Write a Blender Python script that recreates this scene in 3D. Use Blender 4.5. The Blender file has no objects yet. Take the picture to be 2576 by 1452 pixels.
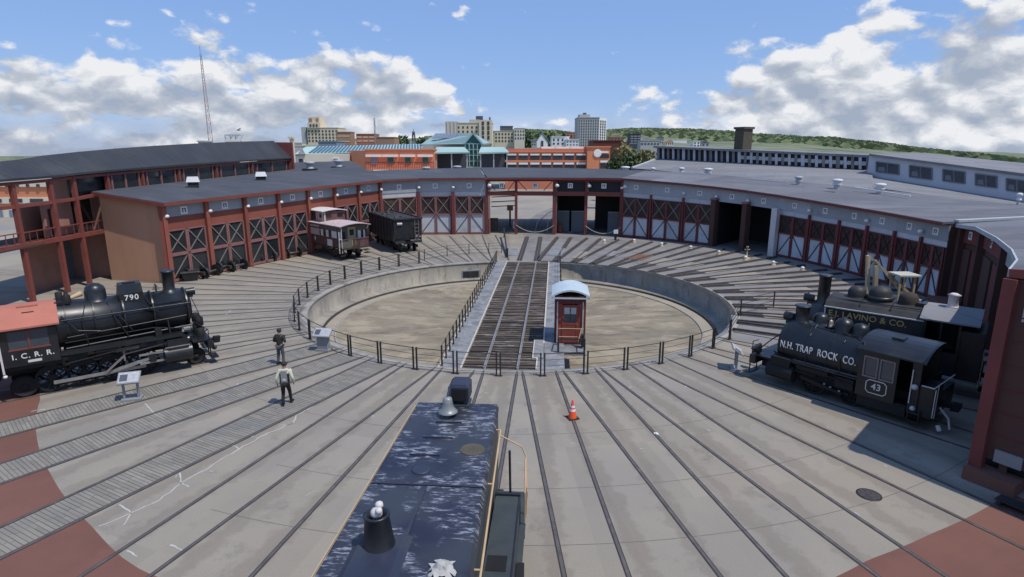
import bpy, math, random
from mathutils import Vector, Matrix
random.seed(7)
S = bpy.context.scene
COL = S.collection
PI = math.pi
rad = math.radians

# ---------------------------------------------------------------- camera
CAM_H = 10.2
TILT = math.atan(351 / 1500.0)
cam = bpy.data.cameras.new('camera')
cam.sensor_width = 36.0
cam.lens = 36.0 * 1500.0 / 2576.0
cam.clip_end = 20000
cam_o = bpy.data.objects.new('camera', cam)
COL.objects.link(cam_o)
cam_o.location = (0, 0, CAM_H)
cam_o.rotation_euler = (PI / 2 - TILT, 0, 0)
S.camera = cam_o
S.view_settings.view_transform = 'Standard'
S.view_settings.look = 'None'
S.view_settings.exposure = 0.0
S.view_settings.gamma = 1.0
S.view_settings.use_curve_mapping = False
S.cycles.max_bounces = 6
S.cycles.diffuse_bounces = 3
S.cycles.glossy_bounces = 3
S.cycles.transparent_max_bounces = 12
S.cycles.use_denoising = True

# ---------------------------------------------------------------- sun and sky
SUN_EL = rad(63)
SUN_H = Vector((0.85, -0.53)).normalized()
sunv = Vector((SUN_H.x * math.cos(SUN_EL), SUN_H.y * math.cos(SUN_EL), math.sin(SUN_EL)))
sun = bpy.data.lights.new('sun', 'SUN')
sun.energy = 3.6
sun.angle = rad(0.6)
sun.color = (1.0, 0.945, 0.86)
sun_o = bpy.data.objects.new('sun', sun)
COL.objects.link(sun_o)
sun_o.rotation_euler = sunv.to_track_quat('Z', 'Y').to_euler()
sun_o.location = (40, -20, 60)


class NT:
    """small helper to write node trees"""
    def __init__(s, tree):
        s.t = tree
        s.t.nodes.clear()

    def n(s, typ, **kw):
        nd = s.t.nodes.new(typ)
        for k, v in kw.items():
            if k == 'ins':
                for i, val in v.items():
                    s.put(nd.inputs[i], val)
            else:
                setattr(nd, k, v)
        return nd

    def put(s, sock, val):
        if isinstance(val, bpy.types.NodeSocket):
            s.t.links.new(val, sock)
        else:
            sock.default_value = val

    def m(s, op, a, b=0.0, c=0.0, clamp=False):
        nd = s.t.nodes.new('ShaderNodeMath')
        nd.operation = op
        nd.use_clamp = clamp
        s.put(nd.inputs[0], a)
        s.put(nd.inputs[1], b)
        s.put(nd.inputs[2], c)
        return nd.outputs[0]

    def rng(s, v, a, b, c=0.0, d=1.0, smooth=False):
        nd = s.t.nodes.new('ShaderNodeMapRange')
        nd.interpolation_type = 'SMOOTHSTEP' if smooth else 'LINEAR'
        s.put(nd.inputs[0], v)
        for i, x in enumerate((a, b, c, d)):
            s.put(nd.inputs[i + 1], x)
        return nd.outputs[0]

    def mix(s, f, a, b, mode='MIX'):
        nd = s.t.nodes.new('ShaderNodeMix')
        nd.data_type = 'RGBA'
        nd.blend_type = mode
        s.put(nd.inputs[0], f)
        s.put(nd.inputs[6], a)
        s.put(nd.inputs[7], b)
        return nd.outputs[2]

    def noise(s, vec, scale, detail=5.0, rough=0.55, lac=2.0):
        nd = s.t.nodes.new('ShaderNodeTexNoise')
        s.put(nd.inputs['Vector'], vec)
        s.put(nd.inputs['Scale'], scale)
        nd.inputs['Detail'].default_value = detail
        nd.inputs['Roughness'].default_value = rough
        nd.inputs['Lacunarity'].default_value = lac
        return nd.outputs[0]


def sky():
    w = bpy.data.worlds.new('World')
    S.world = w
    w.use_nodes = True
    T = NT(w.node_tree)
    out = T.n('ShaderNodeOutputWorld')
    bg = T.n('ShaderNodeBackground')
    bg.inputs['Strength'].default_value = 0.1
    T.t.links.new(bg.outputs[0], out.inputs[0])
    nish = T.n('ShaderNodeTexSky')
    nish.sky_type = 'NISHITA'
    nish.sun_disc = False
    nish.sun_elevation = SUN_EL
    nish.sun_rotation = math.atan2(SUN_H.x, SUN_H.y)
    nish.air_density = 1.0
    nish.dust_density = 0.2
    nish.ozone_density = 1.0
    tc = T.n('ShaderNodeTexCoord').outputs['Generated']
    sep = T.n('ShaderNodeSeparateXYZ', ins={0: tc})
    x, y, z = sep.outputs
    az = T.m('ARCTAN2', x, y)
    fac = T.rng(az, -PI, PI)
    el = T.m('ARCSINE', z)
    # elevation of the tops of the cumulus banks round the compass
    cr = T.n('ShaderNodeValToRGB', ins={0: fac})
    r = cr.color_ramp
    r.interpolation = 'EASE'

    def deg_f(a):
        return a / 360.0 + 0.5
    tops = [(-180, 7), (-150, 12), (-115, 6), (-80, 11), (-58, 8.5), (-40, 7.7), (-32, 8.9), (-24, 9.0), (-18, 8.6), (-12, 8.8), (-6.5, 7.9), (-3.5, 4.2), (0, 2.6), (6, 2.4), (11, 3.4),
            (16, 5.2), (20, 7.8), (25, 10.3), (31, 11.4), (36, 10.4), (42, 8.2), (60, 5), (90, 12), (130, 7), (165, 11)]
    e = r.elements
    e[0].position = deg_f(tops[0][0]); e[0].color = (tops[0][1] / 20,) * 3 + (1,)
    e[1].position = deg_f(tops[-1][0]); e[1].color = (tops[-1][1] / 20,) * 3 + (1,)
    for a, t in tops[1:-1]:
        k = e.new(deg_f(a)); k.color = (t / 20,) * 3 + (1,)
    top = T.m('MULTIPLY', cr.outputs[0], rad(20))
    vec = T.n('ShaderNodeMapping', ins={0: tc})
    vec.inputs['Scale'].default_value = (1, 1, 1.75)
    v = vec.outputs[0]
    warp = T.n('ShaderNodeTexNoise', ins={'Vector': v})
    warp.inputs['Scale'].default_value = 14
    warp.inputs['Detail'].default_value = 3
    wv = T.n('ShaderNodeVectorMath', operation='SUBTRACT', ins={0: warp.outputs[1], 1: (0.5, 0.5, 0.5)})
    wv2 = T.n('ShaderNodeVectorMath', operation='SCALE', ins={0: wv.outputs[0], 'Scale': 0.035})
    vw = T.n('ShaderNodeVectorMath', operation='ADD', ins={0: v, 1: wv2.outputs[0]}).outputs[0]
    def billow(vv, sc, detail, rough):
        nz = T.noise(vv, sc, detail, rough)
        vo = T.n('ShaderNodeTexVoronoi', ins={'Vector': vv})
        vo.feature = 'F1'
        vo.inputs['Scale'].default_value = sc * 2.1
        vo.inputs['Detail'].default_value = 1.0
        vo.inputs['Roughness'].default_value = 0.55
        return T.m('ADD', T.m('MULTIPLY', nz, 0.86), T.m('MULTIPLY', T.m('SUBTRACT', 0.80, vo.outputs['Distance']), 0.26))
    n1 = billow(vw, 8.0, 8, 0.66)
    off = T.n('ShaderNodeVectorMath', operation='ADD', ins={0: vw, 1: (0.010, 0.0, 0.028)}).outputs[0]
    n1b = billow(off, 8.0, 6, 0.64)
    big = T.noise(v, 5.5, 2, 0.5)
    big_b = T.noise(T.n('ShaderNodeVectorMath', operation='ADD', ins={0: v, 1: (0.012, 0.0, 0.05)}).outputs[0], 5.5, 2, 0.5)
    d = T.m('SUBTRACT', top, el)
    s = T.m('ADD', T.m('MULTIPLY', d, 7.0), T.m('MULTIPLY', T.m('SUBTRACT', n1, 0.47), 2.0))
    bank = T.rng(s, -0.02, 0.24, smooth=True)
    # broken gaps of blue low down in the bank
    gn = T.noise(T.n('ShaderNodeMapping', ins={0: tc, 'Scale': (1, 1, 3.2), 'Location': (3.1, 1.7, 0.4)}).outputs[0], 8.5, 5, 0.6)
    lowf = T.rng(el, rad(0.5), rad(6.5), 0.62, 0.48)
    gap = T.rng(T.m('SUBTRACT', gn, lowf), -0.20, -0.09, 0.0, 1.0, smooth=True)
    bank = T.m('MULTIPLY', bank, T.m('MAXIMUM', gap, T.rng(az, rad(14), rad(22), smooth=True)))
    # loose puffs in the clear part
    pn = T.noise(T.n('ShaderNodeMapping', ins={0: tc, 'Scale': (1, 1, 2.2), 'Location': (0.37, 0.62, 0.11)}).outputs[0], 8.0, 5, 0.62)
    puff = T.rng(pn, 0.645, 0.72, smooth=True)
    cover = T.m('MAXIMUM', bank, T.m('MULTIPLY', puff, 0.9))
    hazy = T.m('MULTIPLY', T.rng(el, rad(4.0), 0.0, smooth=True), 0.55)
    cover = T.m('MAXIMUM', cover, hazy)
    # relief of the billows: brighter where the cloud faces up and to the sun
    rel = T.m('MULTIPLY', T.m('SUBTRACT', n1, n1b), 3.4)
    rel2 = T.m('MULTIPLY', T.m('SUBTRACT', big, big_b), 3.0)
    depth = T.rng(d, 0.0, rad(8.5), 0.30, -0.14)
    lit = T.m('ADD', T.m('ADD', rel, rel2), T.m('ADD', depth, 0.52), clamp=True)
    ccol = T.n('ShaderNodeValToRGB', ins={0: lit})
    c = ccol.color_ramp.elements
    c[0].position = 0.0; c[0].color = (0.40, 0.47, 0.60, 1)
    c[1].position = 1.0; c[1].color = (0.95, 0.96, 0.99, 1)
    k = c.new(0.45); k.color = (0.56, 0.61, 0.70, 1)
    k = c.new(0.72); k.color = (0.74, 0.78, 0.85, 1)
    cl = T.mix(1.0, ccol.outputs[0], (9.0, 9.0, 9.0, 1), 'MULTIPLY')
    blue = T.mix(0.6, nish.outputs[0], (2.4, 4.4, 9.3, 1))
    allc = T.mix(cover, blue, cl)
    T.t.links.new(allc, bg.inputs['Color'])


sky()

# ---------------------------------------------------------------- helpers
CX, CY = 0.45, 40.7            # centre of the turntable
CT, ST = math.cos(TILT), math.sin(TILT)


def ray(u, v):
    x = (u - 1288) / 1500.0
    y = (726 - v) / 1500.0
    return Vector((x, CT + y * ST, -ST + y * CT))


def G(u, v, z=0.0):
    """surveyed position at height z"""
    d = ray(u, v)
    k = (z - CAM_H) / d.z
    return Vector((d.x * k, d.y * k, z))


def D(u, v, Y):
    """surveyed position at distance Y"""
    d = ray(u, v)
    k = Y / d.y
    return Vector((d.x * k, Y, CAM_H + d.z * k))


def pol(a, r, off=0.0, z=0.0):
    """angle a (0 = towards the camera, + to the right), radius r from the turntable centre"""
    a = rad(a)
    ox, oy = math.sin(a), -math.cos(a)
    return Vector((CX + ox * r - oy * off, CY + oy * r + ox * off, z))


class MB:
    def __init__(s):
        s.v = []; s.f = []; s.sm = []

    def face(s, pts, smooth=False):
        i = len(s.v)
        s.v += [tuple(p) for p in pts]
        s.f.append(tuple(range(i, i + len(pts)))); s.sm.append(smooth)
        return s

    def hexa(s, p):
        """p: 4 bottom points (ccw) then 4 top points"""
        i = len(s.v)
        s.v += [tuple(q) for q in p]
        for f in ((3, 2, 1, 0), (4, 5, 6, 7), (0, 1, 5, 4), (1, 2, 6, 5), (2, 3, 7, 6), (3, 0, 4, 7)):
            s.f.append(tuple(i + k for k in f)); s.sm.append(False)
        return s

    def box(s, x0, x1, y0, y1, z0, z1):
        return s.hexa([(x0, y0, z0), (x1, y0, z0), (x1, y1, z0), (x0, y1, z0), (x0, y0, z1), (x1, y0, z1), (x1, y1, z1), (x0, y1, z1)])

    def cbox(s, c, sx, sy, sz, rz=0.0):
        """box standing on c"""
        ca, sa = math.cos(rz), math.sin(rz)
        pts = []
        for z in (0, sz):
            for dx, dy in ((-sx / 2, -sy / 2), (sx / 2, -sy / 2), (sx / 2, sy / 2), (-sx / 2, sy / 2)):
                pts.append((c[0] + dx * ca - dy * sa, c[1] + dx * sa + dy * ca, c[2] + z))
        return s.hexa(pts)

    def beam(s, a, b, w, h, up=(0, 0, 1)):
        a = Vector(a); b = Vector(b)
        d = (b - a).normalized()
        u = Vector(up)
        if abs(d.dot(u)) > 0.98:
            u = Vector((0, 1, 0))
        r = d.cross(u).normalized() * (w / 2)
        t = r.cross(d).normalized() * (h / 2)
        return s.hexa([a - r - t, a + r - t, b + r - t, b - r - t, a - r + t, a + r + t, b + r + t, b - r + t])

    def tube(s, a, b, r0, r1=None, n=8, caps=True):
        a = Vector(a); b = Vector(b)
        r1 = r0 if r1 is None else r1
        return s.lathe(a, b - a, [(0, r0), ((b - a).length, r1)], n, caps)

    def lathe(s, o, axis, prof, n=16, caps=True, ang=None):
        o = Vector(o); d = Vector(axis).normalized()
        ref = Vector((0, 0, 1)) if abs(d.z) < 0.95 else Vector((1, 0, 0))
        x = d.cross(ref).normalized(); y = d.cross(x)
        i0 = len(s.v)
        for t, r in prof:
            for k in range(n):
                a = 2 * PI * k / n
                p = o + d * t + x * (r * math.cos(a)) + y * (r * math.sin(a))
                s.v.append(tuple(p))
        for j in range(len(prof) - 1):
            for k in range(n):
                k2 = (k + 1) % n
                s.f.append((i0 + j * n + k, i0 + j * n + k2, i0 + (j + 1) * n + k2, i0 + (j + 1) * n + k)); s.sm.append(True)
        if caps:
            for j, rev in ((0, True), (len(prof) - 1, False)):
                if prof[j][1] > 1e-4:
                    f = [i0 + j * n + k for k in range(n)]
                    s.v += [s.v[q] for q in f]
                    b = len(s.v) - n
                    f = list(range(b, b + n))
                    s.f.append(tuple(reversed(f)) if rev else tuple(f)); s.sm.append(False)
        return s

    def prism(s, pts, d):
        """pts: polygon in 3-D, pushed along vector d"""
        d = Vector(d)
        p = [Vector(q) for q in pts]
        n = len(p)
        i = len(s.v)
        s.v += [tuple(q) for q in p] + [tuple(q + d) for q in p]
        s.f.append(tuple(range(i + n - 1, i - 1, -1))); s.sm.append(False)
        s.f.append(tuple(range(i + n, i + 2 * n))); s.sm.append(False)
        for k in range(n):
            k2 = (k + 1) % n
            s.f.append((i + k, i + k2, i + n + k2, i + n + k)); s.sm.append(False)
        return s

    def path(s, pts, r, n=6):
        pts = [Vector(p) for p in pts]
        for a, b in zip(pts[:-1], pts[1:]):
            s.tube(a, b, r, n=n)
        return s

    def ball(s, c, r, n=12, m=8, sz=1.0, z0=-1.0):
        prof = []
        for j in range(m + 1):
            t = z0 + (1 - z0) * j / m
            prof.append((t * r * sz + r * sz, max(r * math.sqrt(max(0, 1 - t * t)), 1e-5)))
        return s.lathe((c[0], c[1], c[2] - r * sz), (0, 0, 1), prof, n, caps=False)

    def build(s, name, mat, parent=None, recalc=True):
        me = bpy.data.meshes.new(name)
        me.from_pydata(s.v, [], s.f)
        me.polygons.foreach_set('use_smooth', s.sm)
        me.materials.append(MAT[mat] if isinstance(mat, str) else mat)
        me.update()
        if recalc:
            import bmesh
            bm = bmesh.new(); bm.from_mesh(me)
            bmesh.ops.recalc_face_normals(bm, faces=bm.faces)
            bm.to_mesh(me); bm.free()
        return link(name, me, parent)


def link(name, me, parent=None):
    o = bpy.data.objects.new(name, me)
    COL.objects.link(o)
    if parent is not None:
        o.parent = parent
        if parent.get('_w'):
            o.matrix_parent_inverse = Matrix.Translation(-Vector(parent['_w']))
    return o


def tag(o, label, cat, group=None):
    o['label'] = label
    o['category'] = cat
    if group:
        o['group'] = group
    return o


def struct(o, label=None):
    o['kind'] = 'structure'
    if label:
        o['label'] = label
    return o


def thing(name, label, cat, loc=(0, 0, 0), rz=0.0, group=None, world=False):
    """an Empty at the base of a thing; world=True: its parts are given in world coordinates"""
    o = bpy.data.objects.new(name, None)
    COL.objects.link(o)
    o.empty_display_size = 0.3
    o.location = loc
    o.rotation_euler = (0, 0, rz)
    tag(o, label, cat, group)
    if world:
        o['_w'] = tuple(loc)
    return o


def copy_thing(src, loc, rz, label):
    r = src.copy(); COL.objects.link(r)
    r.location = loc; r.rotation_euler = (0, 0, rz); r['label'] = label
    for ch in src.children:
        c = ch.copy(); COL.objects.link(c); c.parent = r
        for g in ch.children:
            d = g.copy(); COL.objects.link(d); d.parent = c
    return r


def text_mesh(txt, size, depth=0.004, font_w=1.0, align='CENTER'):
    cu = bpy.data.curves.new('t', 'FONT')
    cu.body = txt; cu.size = size; cu.extrude = depth; cu.align_x = align; cu.align_y = 'CENTER'
    cu.space_character = font_w; cu.offset = 0.012 * size
    cu.resolution_u = 3
    o = bpy.data.objects.new('t', cu)
    COL.objects.link(o)
    bpy.context.view_layer.update()
    me = bpy.data.meshes.new_from_object(o.evaluated_get(bpy.context.evaluated_depsgraph_get()))
    bpy.data.objects.remove(o)
    bpy.data.curves.remove(cu)
    return me


def lettering(name, txt, size, origin, right, up, mat, parent, curve=None, depth=0.006, sp=1.0, xs=1.0):
    """flat letters standing proud of a surface; curve = radius of the cylinder they bend round (about the 'right' axis)"""
    me = text_mesh(txt, size, depth, sp)
    o = Vector(origin); r = Vector(right).normalized(); u = Vector(up).normalized(); n = r.cross(u)
    for vt in me.vertices:
        x, y, z = vt.co
        x *= xs
        if curve:
            a = y / curve
            p = o + r * x + u * (math.sin(a) * (curve + z)) + n * (math.cos(a) * (curve + z) - curve)
        else:
            p = o + r * x + u * y + n * z
        vt.co = p
    me.materials.clear(); me.materials.append(MAT[mat])
    me.name = name
    return link(name, me, parent)


# ---------------------------------------------------------------- materials
MAT = {}


def M(name, col, rough=0.75, metal=0.0, var=0.14, sc=1.5, dirt=None, bump=0.0, bsc=30, island=0.0, stretch=None, spec=0.4):
    m = bpy.data.materials.new(name)
    m.use_nodes = True
    T = NT(m.node_tree)
    out = T.n('ShaderNodeOutputMaterial')
    p = T.n('ShaderNodeBsdfPrincipled')
    T.t.links.new(p.outputs[0], out.inputs[0])
    tc = T.n('ShaderNodeTexCoord').outputs['Object']
    if stretch:
        tc = T.n('ShaderNodeMapping', ins={0: tc, 'Scale': stretch}).outputs[0]
    n = T.noise(tc, sc, 6, 0.6)
    f = T.rng(n, 0.25, 0.75, 1 - var, 1 + var)
    if island:
        ri = T.n('ShaderNodeNewGeometry').outputs['Random Per Island']
        f = T.m('MULTIPLY', f, T.rng(ri, 0, 1, 1 - island, 1 + island))
    cc = T.n('ShaderNodeVectorMath', operation='SCALE', ins={0: tuple(col), 'Scale': f}).outputs[0]
    if dirt:
        for dcol, dsc, lo, hi, amt in dirt:
            dn = T.noise(tc, dsc, 6, 0.62)
            cc = T.mix(T.m('MULTIPLY', T.rng(dn, lo, hi, smooth=True), amt), cc, tuple(dcol) + (1,))
    T.put(p.inputs['Base Color'], cc)
    T.put(p.inputs['Roughness'], T.rng(n, 0.3, 0.7, max(rough - 0.08, 0.05), min(rough + 0.08, 1)))
    p.inputs['Metallic'].default_value = metal
    p.inputs['Specular IOR Level'].default_value = spec
    if bump:
        b = T.n('ShaderNodeBump')
        b.inputs['Strength'].default_value = bump
        b.inputs['Distance'].default_value = 0.02
        T.put(b.inputs['Height'], T.noise(tc, bsc, 4, 0.6))
        T.t.links.new(b.outputs[0], p.inputs['Normal'])
    MAT[name] = m
    return m


M('concrete', (0.272, 0.242, 0.198), 0.9, var=0.07, sc=0.35, bump=0.25, bsc=14, dirt=[((0.24, 0.22, 0.19), 0.16, 0.45, 0.62, 0.6), ((0.295, 0.253, 0.196), 0.11, 0.5, 0.66, 0.6), ((0.17, 0.16, 0.15), 0.9, 0.62, 0.8, 0.4), ((0.42, 0.41, 0.39), 7.0, 0.70, 0.76, 0.5)])
M('concrete_gray', (0.21, 0.198, 0.188), 0.9, var=0.12, sc=0.5, bump=0.4, bsc=9, dirt=[((0.13, 0.125, 0.125), 0.3, 0.45, 0.65, 0.7), ((0.27, 0.26, 0.245), 0.22, 0.55, 0.7, 0.6), ((0.12, 0.09, 0.075), 1.3, 0.6, 0.75, 0.4)])
M('dirt_yard', (0.30, 0.265, 0.215), 0.95, var=0.12, sc=0.15, bump=0.4, bsc=3, dirt=[((0.22, 0.21, 0.2), 0.06, 0.45, 0.6, 0.8), ((0.36, 0.33, 0.29), 0.05, 0.55, 0.7, 0.6)])
M('coping', (0.30, 0.28, 0.25), 0.9, var=0.15, sc=1.2, bump=0.3, dirt=[((0.13, 0.11, 0.09), 0.8, 0.5, 0.7, 0.7)])
M('red_paving', (0.165, 0.074, 0.055), 0.9, var=0.08, sc=0.8, bump=0.3, bsc=18, dirt=[((0.125, 0.058, 0.045), 0.3, 0.5, 0.65, 0.5), ((0.195, 0.09, 0.066), 0.25, 0.5, 0.7, 0.5)])
M('paver', (0.222, 0.204, 0.174), 0.9, var=0.16, sc=0.9, island=0.13, bump=0.3, dirt=[((0.17, 0.175, 0.17), 0.7, 0.5, 0.65, 0.6)])
M('flangeway', (0.045, 0.037, 0.032), 0.85, var=0.3, sc=2)
M('joint', (0.125, 0.117, 0.107), 0.95, var=0.2, sc=2)
M('rail_steel', (0.16, 0.14, 0.128), 0.5, 0.5, var=0.3, sc=3)
M('crack_fill', (0.43, 0.42, 0.39), 0.9, var=0.12, sc=3)
M('chip', (0.38, 0.37, 0.35), 0.9, var=0.2, sc=8)
M('plank_dark', (0.055, 0.048, 0.044), 0.85, var=0.35, sc=2, island=0.3)
M('rust_plate', (0.17, 0.085, 0.05), 0.8, var=0.3, sc=1.5)
M('tie', (0.072, 0.055, 0.043), 0.85, var=0.35, sc=2.5, stretch=(1, 6, 6), island=0.2, dirt=[((0.26, 0.23, 0.20), 1.1, 0.53, 0.64, 0.7)])
M('deck_gray', (0.23, 0.23, 0.235), 0.85, var=0.2, sc=1.8, bump=0.5, bsc=6, dirt=[((0.14, 0.145, 0.16), 1.0, 0.45, 0.6, 0.8), ((0.36, 0.36, 0.36), 2.2, 0.56, 0.68, 0.7)])
M('cream_edge', (0.47, 0.44, 0.37), 0.8, var=0.2, sc=2)
M('girder', (0.03, 0.03, 0.032), 0.6, var=0.3)
M('iron_black', (0.022, 0.023, 0.026), 0.5, var=0.3, sc=3, dirt=[((0.06, 0.04, 0.03), 1.5, 0.58, 0.75, 0.5)])
M('fence_iron', (0.03, 0.028, 0.028), 0.6, var=0.25)
M('loco_black', (0.014, 0.0155, 0.018), 0.38, var=0.4, sc=1.5, spec=0.55, dirt=[((0.04, 0.037, 0.034), 1.2, 0.55, 0.75, 0.6)])
M('jacket_black', (0.012, 0.0135, 0.017), 0.36, var=0.35, sc=1.0, spec=0.55, dirt=[((0.034, 0.036, 0.042), 1.0, 0.55, 0.75, 0.4)])
M('loco_under', (0.012, 0.012, 0.013), 0.75, var=0.4)
M('loco_green', (0.009, 0.012, 0.016), 0.4, var=0.4, sc=1.2, spec=0.5, dirt=[((0.03, 0.028, 0.026), 1.4, 0.55, 0.75, 0.6)])
M('lav_gray', (0.030, 0.029, 0.030), 0.6, var=0.4, sc=1.3, dirt=[((0.075, 0.06, 0.052), 0.9, 0.5, 0.7, 0.6)])
M('steel_bright', (0.30, 0.29, 0.28), 0.45, 0.4, var=0.25, sc=3)
M('red_roof', (0.42, 0.15, 0.105), 0.8, var=0.12, sc=1.2, dirt=[((0.28, 0.07, 0.05), 1.5, 0.58, 0.75, 0.5)])
M('white_paint', (0.72, 0.72, 0.70), 0.6, var=0.08)
M('off_white', (0.62, 0.58, 0.55), 0.7, var=0.14, sc=2, dirt=[((0.3, 0.25, 0.23), 2.0, 0.55, 0.75, 0.6)])
M('gold_paint', (0.50, 0.36, 0.13), 0.5, var=0.1)
M('brass', (0.28, 0.26, 0.21), 0.45, 0.6, var=0.25, sc=4)
M('switcher_roof', (0.028, 0.034, 0.058), 0.5, var=0.25, sc=1.2, dirt=[((0.045, 0.05, 0.055), 0.7, 0.5, 0.65, 0.8)])
M('switcher_green', (0.045, 0.055, 0.058), 0.55, var=0.25, sc=1.5, dirt=[((0.05, 0.055, 0.06), 1.2, 0.5, 0.7, 0.7)])
M('rail_cream', (0.50, 0.35, 0.20), 0.6, var=0.15, sc=3)
M('caboose_brown', (0.115, 0.052, 0.048), 0.75, var=0.22, sc=1.5, stretch=(1, 1, 0.3), dirt=[((0.17, 0.11, 0.105), 2.0, 0.5, 0.7, 0.6)])
M('caboose_pink', (0.50, 0.40, 0.385), 0.75, var=0.16, sc=1.5, dirt=[((0.24, 0.17, 0.165), 2.5, 0.5, 0.7, 0.5)])
M('caboose_green', (0.11, 0.105, 0.09), 0.75, var=0.2, sc=2)
M('caboose_door', (0.36, 0.31, 0.17), 0.7, var=0.15, sc=2)
M('rust_under', (0.05, 0.038, 0.032), 0.85, var=0.4, sc=2)
M('steel_red', (0.20, 0.055, 0.042), 0.6, var=0.12, sc=1.2, dirt=[((0.16, 0.04, 0.03), 0.9, 0.55, 0.75, 0.5)])
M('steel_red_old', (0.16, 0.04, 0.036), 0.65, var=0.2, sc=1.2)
M('steel_pink', (0.25, 0.115, 0.105), 0.6, var=0.15, sc=2)
M('orange_red', (0.245, 0.074, 0.05), 0.65, var=0.1, sc=0.9)
M('tan_wall', (0.46, 0.255, 0.16), 0.85, var=0.07, sc=0.5, stretch=(1, 1, 0.25), dirt=[((0.38, 0.21, 0.135), 0.4, 0.5, 0.65, 0.5)])
M('plum_wall', (0.37, 0.20, 0.155), 0.85, var=0.07, sc=0.6, dirt=[((0.12, 0.07, 0.06), 0.3, 0.5, 0.7, 0.5)])
M('brown_wall', (0.085, 0.042, 0.033), 0.85, var=0.1, sc=0.8)
M('fascia', (0.35, 0.365, 0.385), 0.7, var=0.07, sc=0.8, dirt=[((0.24, 0.25, 0.27), 0.6, 0.5, 0.7, 0.5)])
M('door_white', (0.50, 0.52, 0.545), 0.7, var=0.08, sc=0.9, dirt=[((0.30, 0.32, 0.34), 0.8, 0.5, 0.7, 0.6)])
M('door_gray', (0.16, 0.175, 0.19), 0.7, var=0.1, sc=0.9)
M('brace_gray', (0.20, 0.165, 0.15), 0.7, var=0.15)
M('brace_dark', (0.06, 0.065, 0.07), 0.7, var=0.15)
M('roof_slate', (0.072, 0.077, 0.09), 0.9, var=0.14, sc=0.35, bump=0.3, bsc=5, dirt=[((0.055, 0.06, 0.075), 0.1, 0.45, 0.6, 0.6), ((0.10, 0.10, 0.105), 0.15, 0.5, 0.68, 0.5)])
M('roof_light', (0.15, 0.15, 0.165), 0.9, var=0.13, sc=0.3, bump=0.3, bsc=5, stretch=(0.6, 1, 1), dirt=[((0.11, 0.115, 0.13), 0.14, 0.45, 0.62, 0.8), ((0.20, 0.19, 0.19), 0.2, 0.52, 0.68, 0.5)])
M('roof_black', (0.036, 0.038, 0.043), 0.65, var=0.25, sc=0.3, dirt=[((0.055, 0.055, 0.058), 0.15, 0.5, 0.65, 0.7)])
M('gable_gray', (0.20, 0.20, 0.21), 0.9, var=0.12, sc=0.5, stretch=(1, 1, 0.4))
M('clerestory', (0.46, 0.49, 0.53), 0.8, var=0.07, sc=0.7)
M('louver_dark', (0.035, 0.037, 0.04), 0.8, var=0.2)
M('chimney_brick', (0.085, 0.075, 0.055), 0.9, var=0.25, sc=3)
M('vent_white', (0.66, 0.66, 0.66), 0.6, var=0.1)
M('vent_gray', (0.40, 0.42, 0.43), 0.6, var=0.15)
M('vent_dark', (0.03, 0.03, 0.033), 0.8)
M('interior_shade', (0.03, 0.03, 0.032), 0.9, var=0.2)  # near black: shade inside bays and openings is put into the colour
M('brown_pane', (0.045, 0.028, 0.024), 0.45, var=0.35, sc=0.8, dirt=[((0.085, 0.06, 0.05), 0.8, 0.5, 0.7, 0.7)], spec=0.3)
M('glass_dark', (0.022, 0.027, 0.03), 0.08, var=0.3, sc=0.8, spec=0.6)
M('window_glass', (0.05, 0.065, 0.08), 0.12, var=0.2, spec=0.7)
M('cab_red', (0.25, 0.055, 0.038), 0.6, var=0.12, sc=3)
M('cab_red_dark', (0.12, 0.03, 0.024), 0.7, var=0.15, sc=3)
M('cab_roof_blue', (0.46, 0.54, 0.57), 0.5, var=0.08, sc=2)
M('pane_light', (0.45, 0.47, 0.46), 0.2, var=0.2, sc=4)
M('cone_orange', (0.85, 0.10, 0.025), 0.5, var=0.06)
M('cone_pink', (0.72, 0.12, 0.12), 0.5, var=0.06)
M('rubber', (0.02, 0.02, 0.02), 0.8)
M('sign_panel', (0.40, 0.40, 0.42), 0.5, var=0.25, sc=9)
M('sign_metal', (0.24, 0.245, 0.25), 0.6, var=0.1)
M('manhole', (0.075, 0.065, 0.065), 0.7, 0.3, var=0.4, sc=12)
M('crane_cream', (0.44, 0.36, 0.22), 0.65, var=0.18, sc=2, dirt=[((0.2, 0.13, 0.07), 1.5, 0.56, 0.75, 0.6)])
M('lamp_white', (0.75, 0.74, 0.68), 0.5, var=0.05)
M('lamp_tan', (0.52, 0.38, 0.22), 0.6, var=0.1)
M('skin', (0.35, 0.2, 0.14), 0.6)
M('hair_dark', (0.025, 0.02, 0.017), 0.7)
M('cloth_olive', (0.032, 0.032, 0.026), 0.9, var=0.25, sc=8)
M('cloth_gray', (0.075, 0.08, 0.085), 0.9, var=0.2, sc=8)
M('cloth_black', (0.018, 0.018, 0.02), 0.9, var=0.2)
M('cloth_cream', (0.52, 0.52, 0.40), 0.9, var=0.08)
M('cloth_silver', (0.27, 0.275, 0.28), 0.9, var=0.12)
M('shoe', (0.015, 0.015, 0.015), 0.6)
M('mall_orange', (0.66, 0.25, 0.125), 0.85, var=0.08, sc=0.2)
M('mall_red', (0.55, 0.20, 0.12), 0.85, var=0.1, sc=0.2)
M('mall_cream', (0.70, 0.65, 0.53), 0.85, var=0.06, sc=0.2)
M('mall_white', (0.85, 0.82, 0.78), 0.8, var=0.05)
M('teal_roof', (0.27, 0.40, 0.40), 0.6, var=0.1, sc=0.2)
M('teal_pale', (0.36, 0.50, 0.47), 0.55, var=0.08, sc=0.2)
M('teal_dark', (0.02, 0.10, 0.10), 0.3, var=0.2)
M('green_pane', (0.01, 0.13, 0.10), 0.4, var=0.1)
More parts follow.
